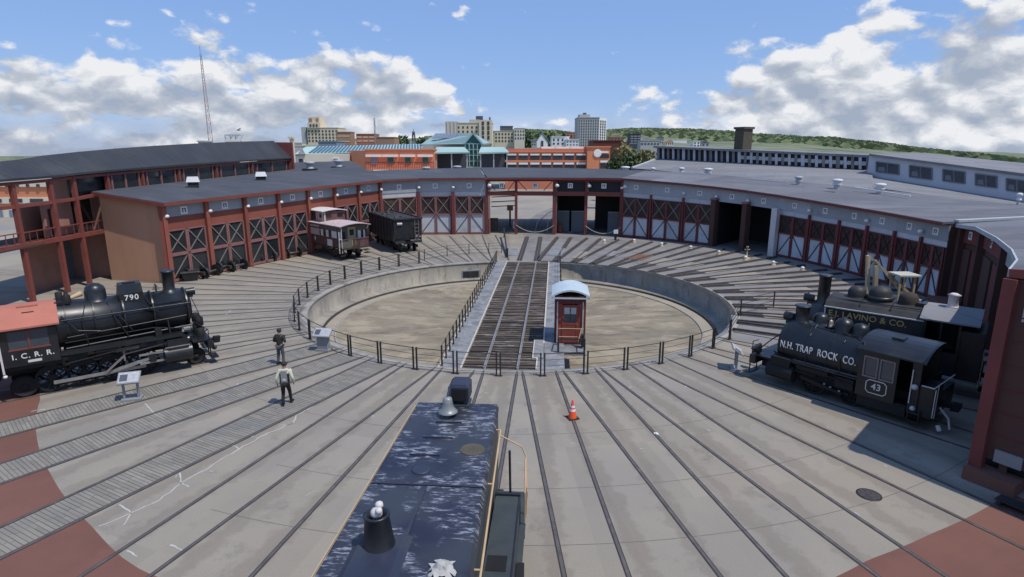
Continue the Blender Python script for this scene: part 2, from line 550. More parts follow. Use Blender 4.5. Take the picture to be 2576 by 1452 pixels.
M('skylight', (0.06, 0.13, 0.20), 0.2, var=0.2, spec=0.7)
M('city_tan', (0.70, 0.60, 0.44), 0.85, var=0.06, sc=0.05)
M('city_gray', (0.42, 0.43, 0.42), 0.85, var=0.06, sc=0.05)
M('city_white', (0.80, 0.80, 0.78), 0.85, var=0.05, sc=0.05)
M('city_brown', (0.36, 0.21, 0.14), 0.85, var=0.1, sc=0.05)
M('city_brick', (0.44, 0.19, 0.125), 0.85, var=0.08, sc=0.05)
M('city_dark', (0.07, 0.08, 0.10), 0.7, var=0.1, sc=0.05)
M('city_window', (0.045, 0.05, 0.06), 0.25, var=0.2, spec=0.6)
M('slate_blue', (0.20, 0.25, 0.32), 0.7, var=0.1)
M('mast_red', (0.40, 0.16, 0.14), 0.6)
M('mast_gray', (0.26, 0.27, 0.30), 0.6)
M('bark', (0.07, 0.055, 0.04), 0.9)
M('leaf_olive', (0.20, 0.19, 0.075), 0.8, var=0.2, sc=0.6, island=0.4)
M('leaf_green', (0.085, 0.125, 0.05), 0.8, var=0.2, sc=0.6, island=0.4)
M('far_leaf', (0.20, 0.235, 0.115), 0.9, var=0.2, sc=0.004, island=0.25)
M('bell_gray', (0.24, 0.255, 0.25), 0.4, 0.3, var=0.2, sc=4)
M('bird_black', (0.01, 0.01, 0.012), 0.8)
M('far_ground', (0.16, 0.18, 0.09), 0.95, var=0.2, sc=0.01, dirt=[((0.26, 0.24, 0.2), 0.008, 0.52, 0.6, 0.5)])


def concrete_panels():
    """apron concrete: the panels between the tracks were poured separately and differ a little in tone; oil and rust by the rails"""
    m = MAT['concrete']
    t = m.node_tree
    p = [n for n in t.nodes if n.type == 'BSDF_PRINCIPLED'][0]
    src = p.inputs['Base Color'].links[0].from_socket
    T = NT.__new__(NT); T.t = t
    tc = T.n('ShaderNodeTexCoord').outputs['Object']
    sp = T.n('ShaderNodeSeparateXYZ', ins={0: tc})
    ang = T.m('ARCTAN2', sp.outputs[0], T.m('MULTIPLY', sp.outputs[1], -1.0))
    k = T.m('ADD', T.m('MULTIPLY', ang, 180 / PI / 7.8), 0.52)
    rr_ = T.m('SQRT', T.m('ADD', T.m('MULTIPLY', sp.outputs[0], sp.outputs[0]), T.m('MULTIPLY', sp.outputs[1], sp.outputs[1])))
    fr = T.m('FRACT', k)
    half = T.m('GREATER_THAN', T.m('ABSOLUTE', T.m('MULTIPLY', T.m('SINE', T.m('MULTIPLY', T.m('SUBTRACT', fr, 0.5), rad(7.8))), rr_)), HG_)
    ids = T.n('ShaderNodeCombineXYZ', ins={0: T.m('FLOOR', k), 1: half, 2: T.m('FLOOR', T.m('DIVIDE', rr_, 3.6))}).outputs[0]
    wn = T.n('ShaderNodeTexWhiteNoise', ins={'Vector': ids}).outputs[0]
    c = T.n('ShaderNodeVectorMath', operation='SCALE', ins={0: src, 'Scale': T.rng(wn, 0, 1, 0.93, 1.06)}).outputs[0]
    # distance to the nearest rail -> rusty, oily margin with a ragged edge
    lat = T.m('ABSOLUTE', T.m('MULTIPLY', T.m('SINE', T.m('MULTIPLY', T.m('SUBTRACT', fr, 0.5), rad(7.8))), rr_))
    dr = T.m('ABSOLUTE', T.m('SUBTRACT', lat, HG_))
    rag = T.noise(tc, 1.6, 6, 0.65)
    stain = T.m('MULTIPLY', T.rng(T.m('SUBTRACT', dr, T.m('MULTIPLY', T.m('SUBTRACT', rag, 0.42), 1.2)), 0.32, 0.05, smooth=True), 0.32)
    c = T.mix(stain, c, (0.135, 0.105, 0.085, 1))
    oil = T.noise(tc, 0.75, 5, 0.7)
    mid = T.rng(lat, 0.75, 0.1, smooth=True)
    c = T.mix(T.m('MULTIPLY', T.m('MULTIPLY', T.rng(oil, 0.52, 0.68, smooth=True), mid), 0.4), c, (0.11, 0.10, 0.092, 1))
    grit = T.noise(tc, 26, 3, 0.7)
    c = T.n('ShaderNodeVectorMath', operation='SCALE', ins={0: c, 'Scale': T.rng(grit, 0.3, 0.7, 0.9, 1.1)}).outputs[0]
    T.put(p.inputs['Base Color'], c)


HG_ = 0.79
concrete_panels()


def per_object(name, lo, hi, shift):
    """copies of one piece weather differently: tone and grain change from object to object"""
    t = MAT[name].node_tree
    p = [n for n in t.nodes if n.type == 'BSDF_PRINCIPLED'][0]
    src = p.inputs['Base Color'].links[0].from_socket
    T = NT.__new__(NT); T.t = t
    rnd = T.n('ShaderNodeObjectInfo').outputs['Random']
    T.put(p.inputs['Base Color'], T.n('ShaderNodeVectorMath', operation='SCALE', ins={0: src, 'Scale': T.rng(rnd, 0, 1, lo, hi)}).outputs[0])
    off = T.n('ShaderNodeCombineXYZ', ins={0: T.m('MULTIPLY', rnd, shift), 1: T.m('MULTIPLY', rnd, shift * 1.7), 2: 0.0}).outputs[0]
    for n in list(t.nodes):
        if n.type == 'TEX_NOISE' and n.inputs['Vector'].links:
            v = n.inputs['Vector'].links[0].from_socket
            T.put(n.inputs['Vector'], T.n('ShaderNodeVectorMath', operation='ADD', ins={0: v, 1: off}).outputs[0])


per_object('tie', 0.6, 1.7, 90.0)


def sheet_roof(name, col2):
    """roll roofing: sheets about a metre wide that differ faintly, with dark lap seams"""
    t = MAT[name].node_tree
    p = [n for n in t.nodes if n.type == 'BSDF_PRINCIPLED'][0]
    src = p.inputs['Base Color'].links[0].from_socket
    T = NT.__new__(NT); T.t = t
    tc = T.n('ShaderNodeTexCoord').outputs['Object']
    mp = T.n('ShaderNodeMapping', ins={0: tc, 'Rotation': (0, 0, 0.45)}).outputs[0]
    b = T.n('ShaderNodeTexBrick', ins={'Vector': mp})
    b.inputs['Scale'].default_value = 1.0
    b.inputs['Brick Width'].default_value = 7.0
    b.inputs['Row Height'].default_value = 1.1
    b.inputs['Mortar Size'].default_value = 0.035
    b.inputs['Mortar Smooth'].default_value = 0.6
    b.inputs['Color1'].default_value = (0.9, 0.9, 0.9, 1)
    b.inputs['Color2'].default_value = (1.1, 1.1, 1.1, 1)
    b.inputs['Mortar'].default_value = (0.72, 0.72, 0.72, 1)
    T.put(p.inputs['Base Color'], T.mix(1.0, src, b.outputs[0], 'MULTIPLY'))


for _n in ('roof_light', 'roof_slate', 'gable_gray', 'roof_black'):
    sheet_roof(_n, None)
for _n in ('door_white', 'fascia', 'brown_pane', 'glass_dark', 'city_window', 'orange_red', 'roof_light', 'roof_slate'):
    per_object(_n, 0.86, 1.13, 30.0)


def pit_materials():
    # stained concrete of the pit wall: run marks follow the angle round the pit and the height
    m = bpy.data.materials.new('pit_wall'); m.use_nodes = True
    T = NT(m.node_tree)
    out = T.n('ShaderNodeOutputMaterial'); p = T.n('ShaderNodeBsdfPrincipled')
    T.t.links.new(p.outputs[0], out.inputs[0])
    tc = T.n('ShaderNodeTexCoord').outputs['Object']
    sp = T.n('ShaderNodeSeparateXYZ', ins={0: tc})
    a = T.m('MULTIPLY', T.m('ARCTAN2', sp.outputs[0], sp.outputs[1]), 14.0)
    vec = T.n('ShaderNodeCombineXYZ', ins={0: a, 1: T.m('MULTIPLY', sp.outputs[2], 0.22), 2: 0.0}).outputs[0]
    vec2 = T.n('ShaderNodeCombineXYZ', ins={0: a, 1: T.m('MULTIPLY', sp.outputs[2], 1.0), 2: 4.0}).outputs[0]
    n1 = T.noise(vec, 0.55, 4, 0.6)
    n2 = T.noise(vec, 2.6, 5, 0.65)
    n3 = T.noise(vec2, 1.4, 6, 0.6)
    c = T.mix(T.rng(n1, 0.35, 0.65), (0.32, 0.29, 0.235, 1), (0.20, 0.185, 0.165, 1))
    c = T.mix(T.m('MULTIPLY', T.rng(n2, 0.52, 0.7, smooth=True), 0.7), c, (0.12, 0.105, 0.085, 1))
    c = T.mix(T.m('MULTIPLY', T.rng(n3, 0.5, 0.68, smooth=True), 0.55), c, (0.36, 0.34, 0.30, 1))
    n4 = T.noise(vec, 1.7, 3, 0.5)
    c = T.mix(T.m('MULTIPLY', T.rng(n4, 0.64, 0.72, smooth=True), 0.6), c, (0.26, 0.235, 0.10, 1))
    c = T.mix(T.m('MULTIPLY', T.rng(n4, 0.33, 0.27, smooth=True), 0.5), c, (0.17, 0.085, 0.05, 1))
    T.put(p.inputs['Base Color'], c)
    p.inputs['Roughness'].default_value = 0.9
    MAT['pit_wall'] = m
    # pit floor: concrete swept into long faint streaks
    m = bpy.data.materials.new('pit_floor'); m.use_nodes = True
    T = NT(m.node_tree)
    out = T.n('ShaderNodeOutputMaterial'); p = T.n('ShaderNodeBsdfPrincipled')
    T.t.links.new(p.outputs[0], out.inputs[0])
    tc = T.n('ShaderNodeTexCoord').outputs['Object']
    mp = T.n('ShaderNodeMapping', ins={0: tc, 'Scale': (0.28, 1.1, 1), 'Rotation': (0, 0, 0.12)}).outputs[0]
    n1 = T.noise(mp, 0.45, 6, 0.6)
    n2 = T.noise(mp, 1.3, 6, 0.65)
    n3 = T.noise(tc, 0.12, 3, 0.5)
    c = T.mix(T.rng(n1, 0.3, 0.7), (0.165, 0.137, 0.097, 1), (0.335, 0.28, 0.195, 1))
    c = T.mix(T.m('MULTIPLY', T.rng(n2, 0.5, 0.68, smooth=True), 0.7), c, (0.10, 0.082, 0.066, 1))
    c = T.mix(T.m('MULTIPLY', T.rng(n3, 0.5, 0.65, smooth=True), 0.4), c, (0.18, 0.16, 0.115, 1))
    sp2 = T.n('ShaderNodeSeparateXYZ', ins={0: tc})
    aa = T.m('MULTIPLY', T.m('ARCTAN2', sp2.outputs[0], sp2.outputs[1]), 3.2)
    ra = T.m('SQRT', T.m('ADD', T.m('MULTIPLY', sp2.outputs[0], sp2.outputs[0]), T.m('MULTIPLY', sp2.outputs[1], sp2.outputs[1])))
    pv = T.n('ShaderNodeCombineXYZ', ins={0: aa, 1: T.m('MULTIPLY', ra, 0.16), 2: 2.0}).outputs[0]
    n5 = T.noise(pv, 2.6, 7, 0.68)
    c = T.mix(T.m('MULTIPLY', T.rng(n5, 0.5, 0.64, smooth=True), 0.55), c, (0.385, 0.33, 0.24, 1))
    c = T.mix(T.m('MULTIPLY', T.rng(n5, 0.46, 0.34, smooth=True), 0.45), c, (0.12, 0.105, 0.085, 1))
    c = T.mix(T.m('MULTIPLY', T.rng(ra, 12.3, 12.7, smooth=True), 0.6), c, (0.36, 0.32, 0.25, 1))
    T.put(p.inputs['Base Color'], c)
    p.inputs['Roughness'].default_value = 0.92
    MAT['pit_floor'] = m
    # wooded hills
    m = bpy.data.materials.new('hill'); m.use_nodes = True
    T = NT(m.node_tree)
    out = T.n('ShaderNodeOutputMaterial'); p = T.n('ShaderNodeBsdfPrincipled')
    T.t.links.new(p.outputs[0], out.inputs[0])
    tc = T.n('ShaderNodeTexCoord').outputs['Object']
    n1 = T.noise(tc, 0.006, 7, 0.7)
    n2 = T.noise(tc, 0.018, 6, 0.75)
    c = T.mix(T.rng(n1, 0.35, 0.65), (0.13, 0.155, 0.08, 1), (0.22, 0.235, 0.125, 1))
    c = T.mix(T.m('MULTIPLY', T.rng(n2, 0.47, 0.6, smooth=True), 0.8), c, (0.05, 0.068, 0.042, 1))
    T.put(p.inputs['Base Color'], c)
    p.inputs['Roughness'].default_value = 0.95
    MAT['hill'] = m


pit_materials()


def scuffed_roof():
    """dark blue hood paint with white scrape marks that run across the hood"""
    m = bpy.data.materials.new('hood_paint'); m.use_nodes = True
    T = NT(m.node_tree)
    out = T.n('ShaderNodeOutputMaterial'); p = T.n('ShaderNodeBsdfPrincipled')
    T.t.links.new(p.outputs[0], out.inputs[0])
    tc = T.n('ShaderNodeTexCoord').outputs['Object']
    mp = T.n('ShaderNodeMapping', ins={0: tc, 'Scale': (6.0, 1.3, 1)}).outputs[0]
    n1 = T.noise(mp, 2.3, 9, 0.74)
    n2 = T.noise(tc, 1.1, 4, 0.6)
    n3 = T.noise(tc, 0.8, 4, 0.5)
    c = T.mix(T.rng(n3, 0.35, 0.65), (0.017, 0.018, 0.034, 1), (0.036, 0.040, 0.05, 1))
    s = T.m('MULTIPLY', T.rng(n1, 0.50, 0.60, smooth=True), T.rng(n2, 0.42, 0.56, smooth=True))
    c = T.mix(T.m('MULTIPLY', s, 0.7), c, (0.36, 0.38, 0.44, 1))
    T.put(p.inputs['Base Color'], c)
    p.inputs['Roughness'].default_value = 0.42
    MAT['hood_paint'] = m


scuffed_roof()

# ---------------------------------------------------------------- ground, pit, tracks
RP = 14.15                      # radius of the pit


def annulus(name, mat, r_in, r_out, a0=-180, a1=180, z=0.0, n=96, rings=1, parent=None, thick=0.0):
    """sector of a ring about the turntable; r_in/r_out may be functions of the angle"""
    mb = MB()
    fi = r_in if callable(r_in) else (lambda a: r_in)
    fo = r_out if callable(r_out) else (lambda a: r_out)
    P = []
    for i in range(n + 1):
        a = a0 + (a1 - a0) * i / n
        row = []
        for j in range(rings + 1):
            q = pol(a, fi(a) + (fo(a) - fi(a)) * j / rings, 0, z)
            row.append((q.x - CX, q.y - CY, q.z))
        P.append(row)
    for i in range(n):
        for j in range(rings):
            mb.face([P[i][j], P[i][j + 1], P[i + 1][j + 1], P[i + 1][j]])
    o = mb.build(name, mat, parent, recalc=False)
    me = o.data
    if parent is None:
        o.location = (CX, CY, 0)
    return o


def lathe_pit(name, mat, prof, n=128, parent=None):
    mb = MB()
    mb.lathe((0, 0, 0), (0, 0, 1), [(z, r) for r, z in prof], n, caps=False)
    o = mb.build(name, mat, parent, recalc=False)
    if parent is None:
        o.location = (CX, CY, 0)
    return o


ground = struct(annulus('ground', 'dirt_yard', 33.0, 190, z=-0.03, n=128, rings=3))
apron = struct(annulus('concrete_apron', 'concrete', RP + 0.45, 47, -182.5, 52, z=0.0, n=180, rings=3))
yard = struct(annulus('engine_yard_paving', 'concrete_gray', RP + 0.45, 47, 52, 177.5, z=0.0, n=120, rings=3))
pit = struct(lathe_pit('turntable_pit_floor', 'pit_floor', [(13.45, -1.62), (12.6, -1.66), (6, -1.8), (0.5, -1.85), (0.01, -1.85)], 96))
wall = struct(lathe_pit('turntable_pit_wall', 'pit_wall', [(RP, -0.10), (RP, -1.45), (RP - 0.25, -1.47), (RP - 0.7, -1.52), (RP - 0.7, -1.62)], 144))
cop = struct(lathe_pit('pit_coping', 'coping', [(RP - 0.06, -0.11), (RP - 0.06, 0.012), (RP + 0.46, 0.012), (RP + 0.46, -0.03)], 144))
rr = struct(lathe_pit('ring_rail', 'flangeway', [(13.30, -1.66), (13.30, -1.50), (13.42, -1.50), (13.42, -1.66)], 128))
struct(lathe_pit('pit_floor_kerb', 'coping', [(12.55, -1.66), (12.55, -1.60), (12.45, -1.60), (12.45, -1.66)], 128))
# dark timber cap along the rim on the yard side
cap = struct(annulus('rim_timber', 'plank_dark', RP - 0.07, RP + 0.22, 72, 172, z=0.03, n=90))

# drain recess in the far wall of the pit
dn = thing('drain_recess', 'square dark drain opening in the far pit wall', 'drain', D(1185, 690, 54.1), 0, world=True)
q = D(1185, 688, 54.35)
MB().cbox((q.x, q.y - 0.12, q.z - 0.38), 1.75, 0.3, 0.72, rad(14)).build('drain_frame', 'sign_metal', dn)
MB().cbox((q.x - 0.0, q.y - 0.24, q.z - 0.30), 1.45, 0.16, 0.56, rad(14)).build('drain_mouth', 'interior_shade', dn)
MB().cbox((q.x - 0.05, q.y - 0.30, q.z - 0.29), 0.42, 0.12, 0.54, rad(14)).build('drain_pipe', 'girder', dn)

# red paving ring outside the apron on both front corners
LEFT_R = [(-60, 26.6), (-49, 26.7), (-41, 27.3), (-33, 27.95), (-25, 28.75), (-21, 29.3), (-19, 29.5), (-10, 29.9), (10, 29.6), (17.5, 28.8), (22.5, 28.6), (32, 28.5)]


def red_in(a):
    for (a0, r0), (a1, r1) in zip(LEFT_R[:-1], LEFT_R[1:]):
        if a0 <= a <= a1:
            return r0 + (r1 - r0) * (a - a0) / (a1 - a0)
    return LEFT_R[-1][1]


struct(annulus('red_paving', 'red_paving', red_in, 40, -60, -13, z=0.005, n=60, rings=2))
struct(annulus('red_paving', 'red_paving', red_in, 40, 9, 31.0, z=0.005, n=40, rings=2))

HG = 0.79                       # half gauge
FRONT = [-129.7, -121.9, -114.0, -106.2, -98.3, -90.5, -82.6, -74.8, -66.9, -59.5, -52.0, -43.9, -36.0, -27.7, -19.9, -12.1, -4.0, 3.3, 11.0, 18.4, 27.1, 37.3, 46.0, 53.7]
BACK_LEFT = [-137.0, -144, -151.5, -159.0, -166.8, -174.0]
YARD = [61.5, 69.3, 77.1, 85, 92.9, 100.7, 108.6, 116.4, 124.3, 132.1, 140, 147.8, 155.2, 162.3, 169.0, 175.9]


def track(a, r0, r1, paved=False, yardt=False):
    mb = MB()
    w = 0.072
    z = 0.009
    for s in (-1, 1):
        if yardt:
            mb.face([pol(a, r0, s * HG - 0.26, 0.012), pol(a, r1, s * HG - 0.26, 0.012), pol(a, r1, s * HG + 0.26, 0.012), pol(a, r0, s * HG + 0.26, 0.012)])
        else:
            mb.face([pol(a, r0, s * HG - w, z), pol(a, r1, s * HG - w, z), pol(a, r1, s * HG + w, z), pol(a, r0, s * HG + w, z)])
    o = struct(mb.build('track', 'plank_dark' if yardt else 'flangeway'))
    for s in (-1, 1):
        m2 = MB()
        b, t = (0.0, 0.13) if yardt else (0.0, 0.018)
        ww = 0.04
        pts = [pol(a, r0, s * HG - ww), pol(a, r1, s * HG - ww), pol(a, r1, s * HG + ww), pol(a, r0, s * HG + ww)]
        m2.hexa([(p.x, p.y, b) for p in pts] + [(p.x, p.y, t) for p in pts])
        m2.build('rail', 'rail_steel', o)
    if paved:
        m3 = MB()
        r = r0 + 0.3
        while r < min(r1, 36):
            cut = random.uniform(-0.3, 0.3)
            for lo, hi in ((-HG + 0.1, cut - 0.008), (cut + 0.008, HG - 0.1)):
                zt = 0.012 + random.uniform(0, 0.008)
                pts = [pol(a, r, lo), pol(a, r, hi), pol(a, r + 0.105, hi), pol(a, r + 0.105, lo)]
                m3.hexa([(p.x, p.y, -0.01) for p in pts] + [(p.x, p.y, zt) for p in pts])
            r += 0.125
        bp = m3.build('brick_paving', 'paver', o)
        bp['kind'] = 'stuff'
        m4 = MB()
        m4.face([pol(a, r0 + 0.3, -HG + 0.09, 0.007), pol(a, 36, -HG + 0.09, 0.007), pol(a, 36, HG - 0.09, 0.007), pol(a, r0 + 0.3, HG - 0.09, 0.007)])
        m4.build('mortar_bed', 'joint', o)
    return o


for a in FRONT:
    track(a, RP + 0.1, 45 if a > -60 else 31, paved=-44.5 < a < -27)
for a in BACK_LEFT:
    track(a, RP + 0.1, 31.5)
for a in YARD:
    track(a, RP + 0.3 if a < 150 else RP + 0.1, 28.5 if a < 120 else 30.0, yardt=True)
# lead track running out through the open bays and across the yard behind
lead = MB()
for s in (-1, 1):
    pts = [Vector((3.6 + s * 0.75, 73.5, 0.0)), Vector((4.3 + s * 0.75, 84, 0)), Vector((6.5 + s * 0.75, 97, 0)), Vector((11 + s * 0.75, 112, 0))]
    for p, q in zip(pts[:-1], pts[1:]):
        lead.beam(p + Vector((0, 0, 0.03)), q + Vector((0, 0, 0.03)), 0.14, 0.12)
struct(lead.build('lead_track', 'rail_steel'))
bl = MB()
for p, q in zip(pts[:-1], pts[1:]):
    bl.face([(p.x - 3.2, p.y, -0.018), (p.x + 1.8, p.y, -0.018), (q.x + 1.8, q.y, -0.018), (q.x - 3.2, q.y, -0.018)])
struct(bl.build('lead_track_ballast', 'concrete_gray'))

# steel cover plates and slabs laid between the yard rails
slabs = [(-178.6, 17, 21, 0.62, 'deck_gray'), (168, 17.3, 22, 0.8, 'deck_gray'), (159.5, 16.5, 20.5, 0.62, 'concrete'), (143.8, 18.5, 21.5, 0.9, 'rust_plate'),
         (151.6, 19, 22, 0.7, 'deck_gray'), (136, 17.5, 21, 0.75, 'concrete'), (128, 17, 21, 0.7, 'concrete'), (120, 18, 22, 0.65, 'concrete'), (112, 17, 22, 0.65, 'concrete'),
         (104.5, 17, 22.5, 0.6, 'concrete'), (96.8, 16.5, 22, 0.6, 'concrete'), (89, 16.5, 22, 0.62, 'concrete'), (81, 16.5, 21, 0.6, 'concrete'), (73.5, 16, 20, 0.6, 'concrete')]
for i, (a, r0, r1, hw, mt) in enumerate(slabs):
    struct(MB().hexa([pol(a, r0, -hw, 0.0), pol(a, r1, -hw, 0.0), pol(a, r1, hw, 0.0), pol(a, r0, hw, 0.0), pol(a, r0, -hw, 0.04), pol(a, r1, -hw, 0.04), pol(a, r1, hw, 0.04), pol(a, r0, hw, 0.04)]).build('yard_slab', mt))

# sealed cracks and joints of the apron
CR = [[(250, 1325), (330, 1290), (400, 1260), (455, 1215), (520, 1180), (600, 1130), (655, 1100), (700, 1080), (738, 1065), (745, 1045), (775, 1030), (800, 1012)],
      [(455, 1215), (452, 1190)], [(330, 1290), (300, 1270)], [(330, 1290), (310, 1322)], [(455, 1215), (475, 1225)], [(600, 1130), (585, 1118)], [(738, 1065), (700, 1072)],
      [(100, 1030), (160, 1027), (215, 1015), (240, 1002), (300, 990), (360, 978), (420, 965), (500, 955), (560, 943), (620, 930), (640, 918)],
      [(365, 1015), (380, 1032), (392, 1045)], [(585, 980), (600, 965)], [(700, 962), (725, 975)], [(430, 1370), (465, 1390)], [(320, 1385), (345, 1400)],
      [(568, 792), (585, 780)], [(700, 780), (745, 772)]]
for c in CR:
    mb = MB()
    pts = []
    for (u0, v0), (u1, v1) in zip(c[:-1], c[1:]):
        for k in range(4):
            t = k / 4
            pts.append(G(u0 + (u1 - u0) * t + random.uniform(-2, 2), v0 + (v1 - v0) * t + random.uniform(-1.5, 1.5)))
    pts.append(G(*c[-1]))
    for p, q in zip(pts[:-1], pts[1:]):
        n = Vector((-(q - p).y, (q - p).x, 0)).normalized() * (random.uniform(0.014, 0.03))
        z = Vector((0, 0, 0.006))
        mb.face([p - n + z, q - n + z, q + n + z, p + n + z])
    o = mb.build('crack_seal', 'crack_fill', apron)
    o.matrix_parent_inverse = Matrix.Translation((-CX, -CY, 0))
for k in range(60):
    a = random.uniform(-55, 42); r = random.uniform(15.5, 28)
    p = pol(a, r, 0, 0.007); t = random.uniform(0, PI); l = random.uniform(0.03, 0.14); w = random.uniform(0.012, 0.04)
    if k % 6 == 0:
        l *= 2.2; w = 0.016
    d = Vector((math.cos(t), math.sin(t), 0)) * l; e = Vector((-math.sin(t), math.cos(t), 0)) * w
    o = MB().face([p - d - e * .6, p + d * .6 - e, p + d + e * .5, p - d * .4 + e]).build('chipped_patch', 'chip', apron)
    o.matrix_parent_inverse = Matrix.Translation((-CX, -CY, 0))
# construction joints across the apron
for r, a0, a1 in [(20.6, -50, 38), (24.2, -20, 30), (26.9, -20, 34)]:
    annulus('slab_joint', 'joint', r, r + 0.02, a0, a1, z=0.003, n=60, parent=apron)

# manhole cover
mh = thing('manhole_cover', 'round dark iron manhole cover in the concrete by the right wall', 'manhole', G(2186, 1245))
MB().lathe((0, 0, 0), (0, 0, 1), [(0, 0.35), (0.012, 0.35), (0.014, 0.32)], 28).build('frame', 'iron_black', mh)
mb = MB().lathe((0, 0, 0.004), (0, 0, 1), [(0, 0.30), (0.014, 0.30)], 28)
for i in range(-2, 3):
    for j in range(-2, 3):
        if i * i + j * j < 7:
            mb.cbox((i * 0.12, j * 0.12, 0.016), 0.07, 0.07, 0.01)
mb.build('lid', 'manhole', mh)
mh2 = thing('drain_cover', 'dark round drain cover on the red paving at the lower right', 'drain cover', pol(19.8, 31.0, 0, 0.004))
MB().lathe((0, 0, 0), (0, 0, 1), [(0, 0.30), (0.02, 0.30), (0.02, 0.26)], 20).build('frame', 'iron_black', mh2)
MB().lathe((0, 0, 0.002), (0, 0, 1), [(0, 0.25), (0.016, 0.25)], 20).build('lid', 'manhole', mh2)

# ---------------------------------------------------------------- the turntable bridge
BA = rad(4.1)
bridge = thing('turntable_bridge', 'long turntable bridge of dark sleepers between two gray walkways', 'turntable', (CX, CY, -0.02), -BA)
L = 14.0
for x in (-0.9, 0.9):
    MB().box(x - 0.05, x + 0.05, -L + 1.2, L - 1.2, -1.45, -0.26).box(x - 0.2, x + 0.2, -L + 1.2, L - 1.2, -0.32, -0.26).build('girder', 'girder', bridge)
MB().lathe((0, 0, -1.85), (0, 0, 1), [(0, 1.3), (0.3, 1.2), (0.5, 0.7), (0.7, 0.7)], 20).build('centre_pivot', 'girder', bridge)
tie_me = None
y = -L + 0.12
k = 0
while y < L - 0.1:
    if tie_me is None:
        o = MB().box(-1.85, 1.9, -0.12, 0.12, -0.24, -0.03).build('sleeper', 'tie', bridge); tie_me = o.data
    else:
        o = link('sleeper', tie_me, bridge)
    o.location = (random.uniform(-0.05, 0.05), y, random.uniform(-0.03, 0.02))
    o.scale = (1, random.uniform(.85, 1.12), 1)
    y += 0.385
for x in (-HG, HG):
    MB().box(x - 0.035, x + 0.035, -L, L, 0.08, 0.125).box(x - 0.012, x + 0.012, -L, L, -0.01, 0.08).box(x - 0.07, x + 0.07, -L, L, -0.03, 0.0).build('rail', 'steel_bright', bridge)
MB().box(-2.95, -1.95, -L, L, -0.2, 0.0).build('walkway', 'deck_gray', bridge)
MB().box(-1.95, -1.87, -L, L, -0.16, 0.05).build('edge_timber', 'cream_edge', bridge)
MB().box(-3.02, -2.95, -L, L, -0.18, 0.05).build('edge_timber', 'cream_edge', bridge)
MB().box(2.02, 3.05, -L, L, -0.2, 0.0).build('walkway', 'deck_gray', bridge)
MB().box(1.93, 2.02, -L + 4, L, -0.16, 0.05).build('edge_timber', 'cream_edge', bridge)
MB().box(1.5, 2.0, -L + 1.7, -L + 4.4, -0.03, 0.03).build('step_plate', 'deck_gray', bridge)
MB().box(1.44, 1.5, -L + 1.6, -L + 4.5, -0.1, 0.07).box(1.5, 1.95, -L + 4.4, -L + 4.5, -0.1, 0.07).box(1.5, 1.72, -L + 1.6, -L + 1.7, -0.1, 0.07).box(1.66, 1.73, -L + 0.1, -L + 1.6, -0.1, 0.07).build('edge_timber', 'cream_edge', bridge)
MB().box(1.73, 2.02, -L, -L + 1.7, -0.2, -0.01).build('walkway', 'deck_gray', bridge)
rl = MB()
for zz in (0.55, 1.02):
    rl.tube((-2.86, -L + 0.3, zz), (-2.86, L - 0.3, zz), 0.016, n=6)
rail_o = rl.build('railing', 'fence_iron', bridge)
post_me = None
for i in range(26):
    yy = -L + 0.3 + i * (2 * L - 0.6) / 25
    if post_me is None:
        o = MB().box(-2.895, -2.825, -0.05, 0.05, -0.1, 1.05).build('railing_post', 'fence_iron', rail_o); post_me = o.data
    else:
        o = link('railing_post', post_me, rail_o)
    o.location = (0, yy, 0)
# railing on the right-hand walkway beyond the cabin
rl = MB()
for zz in (0.5, 0.95):
    rl.tube((3.0, -3, zz), (3.0, L - 0.3, zz), 0.014, n=6)
rail_o = rl.build('railing', 'fence_iron', bridge)
for i in range(9):
    o = link('railing_post', post_me, rail_o); o.location = (5.86, -3 + i * (L + 2.7) / 8, 0)

# control cabin on the bridge
cab = thing('control_cabin', 'narrow red wooden control cabin with arched pale blue roof on the turntable', 'cabin', (CX + math.sin(BA) * -9.3 + math.cos(BA) * 3.33, CY - math.cos(BA) * 9.3 - 0.75, 0.0), -BA)
W2, DP, HW = 0.79, 1.9, 2.62
MB().box(-W2, W2, -0.02, DP, -0.15, 0.0).build('floor', 'girder', cab)
for sx in (-1, 1):
    MB().box(sx * W2 - 0.04, sx * W2 + 0.04, 0.06, DP, 0, HW).build('side_wall', 'cab_red_dark', cab)
    MB().box(sx * (W2 - 0.11) - 0.03, sx * (W2 - 0.11) + 0.03, -0.05, 0.02, 0.02, HW - 0.32).build('corner_trim', 'pane_light', cab)
    MB().box(sx * (W2 - 0.2) - 0.17, sx * (W2 - 0.2) + 0.17, 0.02, 0.08, 0.0, HW).build('front_wall', 'cab_red', cab)
MB().box(-W2 + 0.04, W2 - 0.04, DP - 0.08, DP - 0.002, 0, HW).build('back_wall', 'cab_red', cab)
hp = [(-W2 - 0.04, HW - 0.45)] + [(x, HW - 0.45 + 0.45 * math.sqrt(max(0, 1 - (x / (W2 + 0.06)) ** 2)) * 0.42 + 0.25) for x in [W2 * t / 6 for t in range(-6, 7)]] + [(W2 + 0.04, HW - 0.45)]
MB().prism([(x, 0.014, z) for x, z in hp], (0, 0.07, 0)).build('front_arch', 'cab_red_dark', cab)
dr = MB().box(-0.42, -0.32, -0.012, 0.05, 0.03, 2.12).box(0.32, 0.42, -0.012, 0.05, 0.03, 2.12).box(-0.32, 0.32, -0.012, 0.05, 1.98, 2.12).box(-0.32, 0.32, -0.012, 0.05, 1.02, 1.14).box(-0.32, 0.32, -0.012, 0.05, 0.03, 0.2).box(-0.32, 0.32, 0.0, 0.05, 0.2, 1.02).build('door', 'cab_red', cab)
MB().box(-0.32, 0.32, -0.006, 0.02, 0.76, 0.84).build('door_rail', 'cab_red_dark', dr)
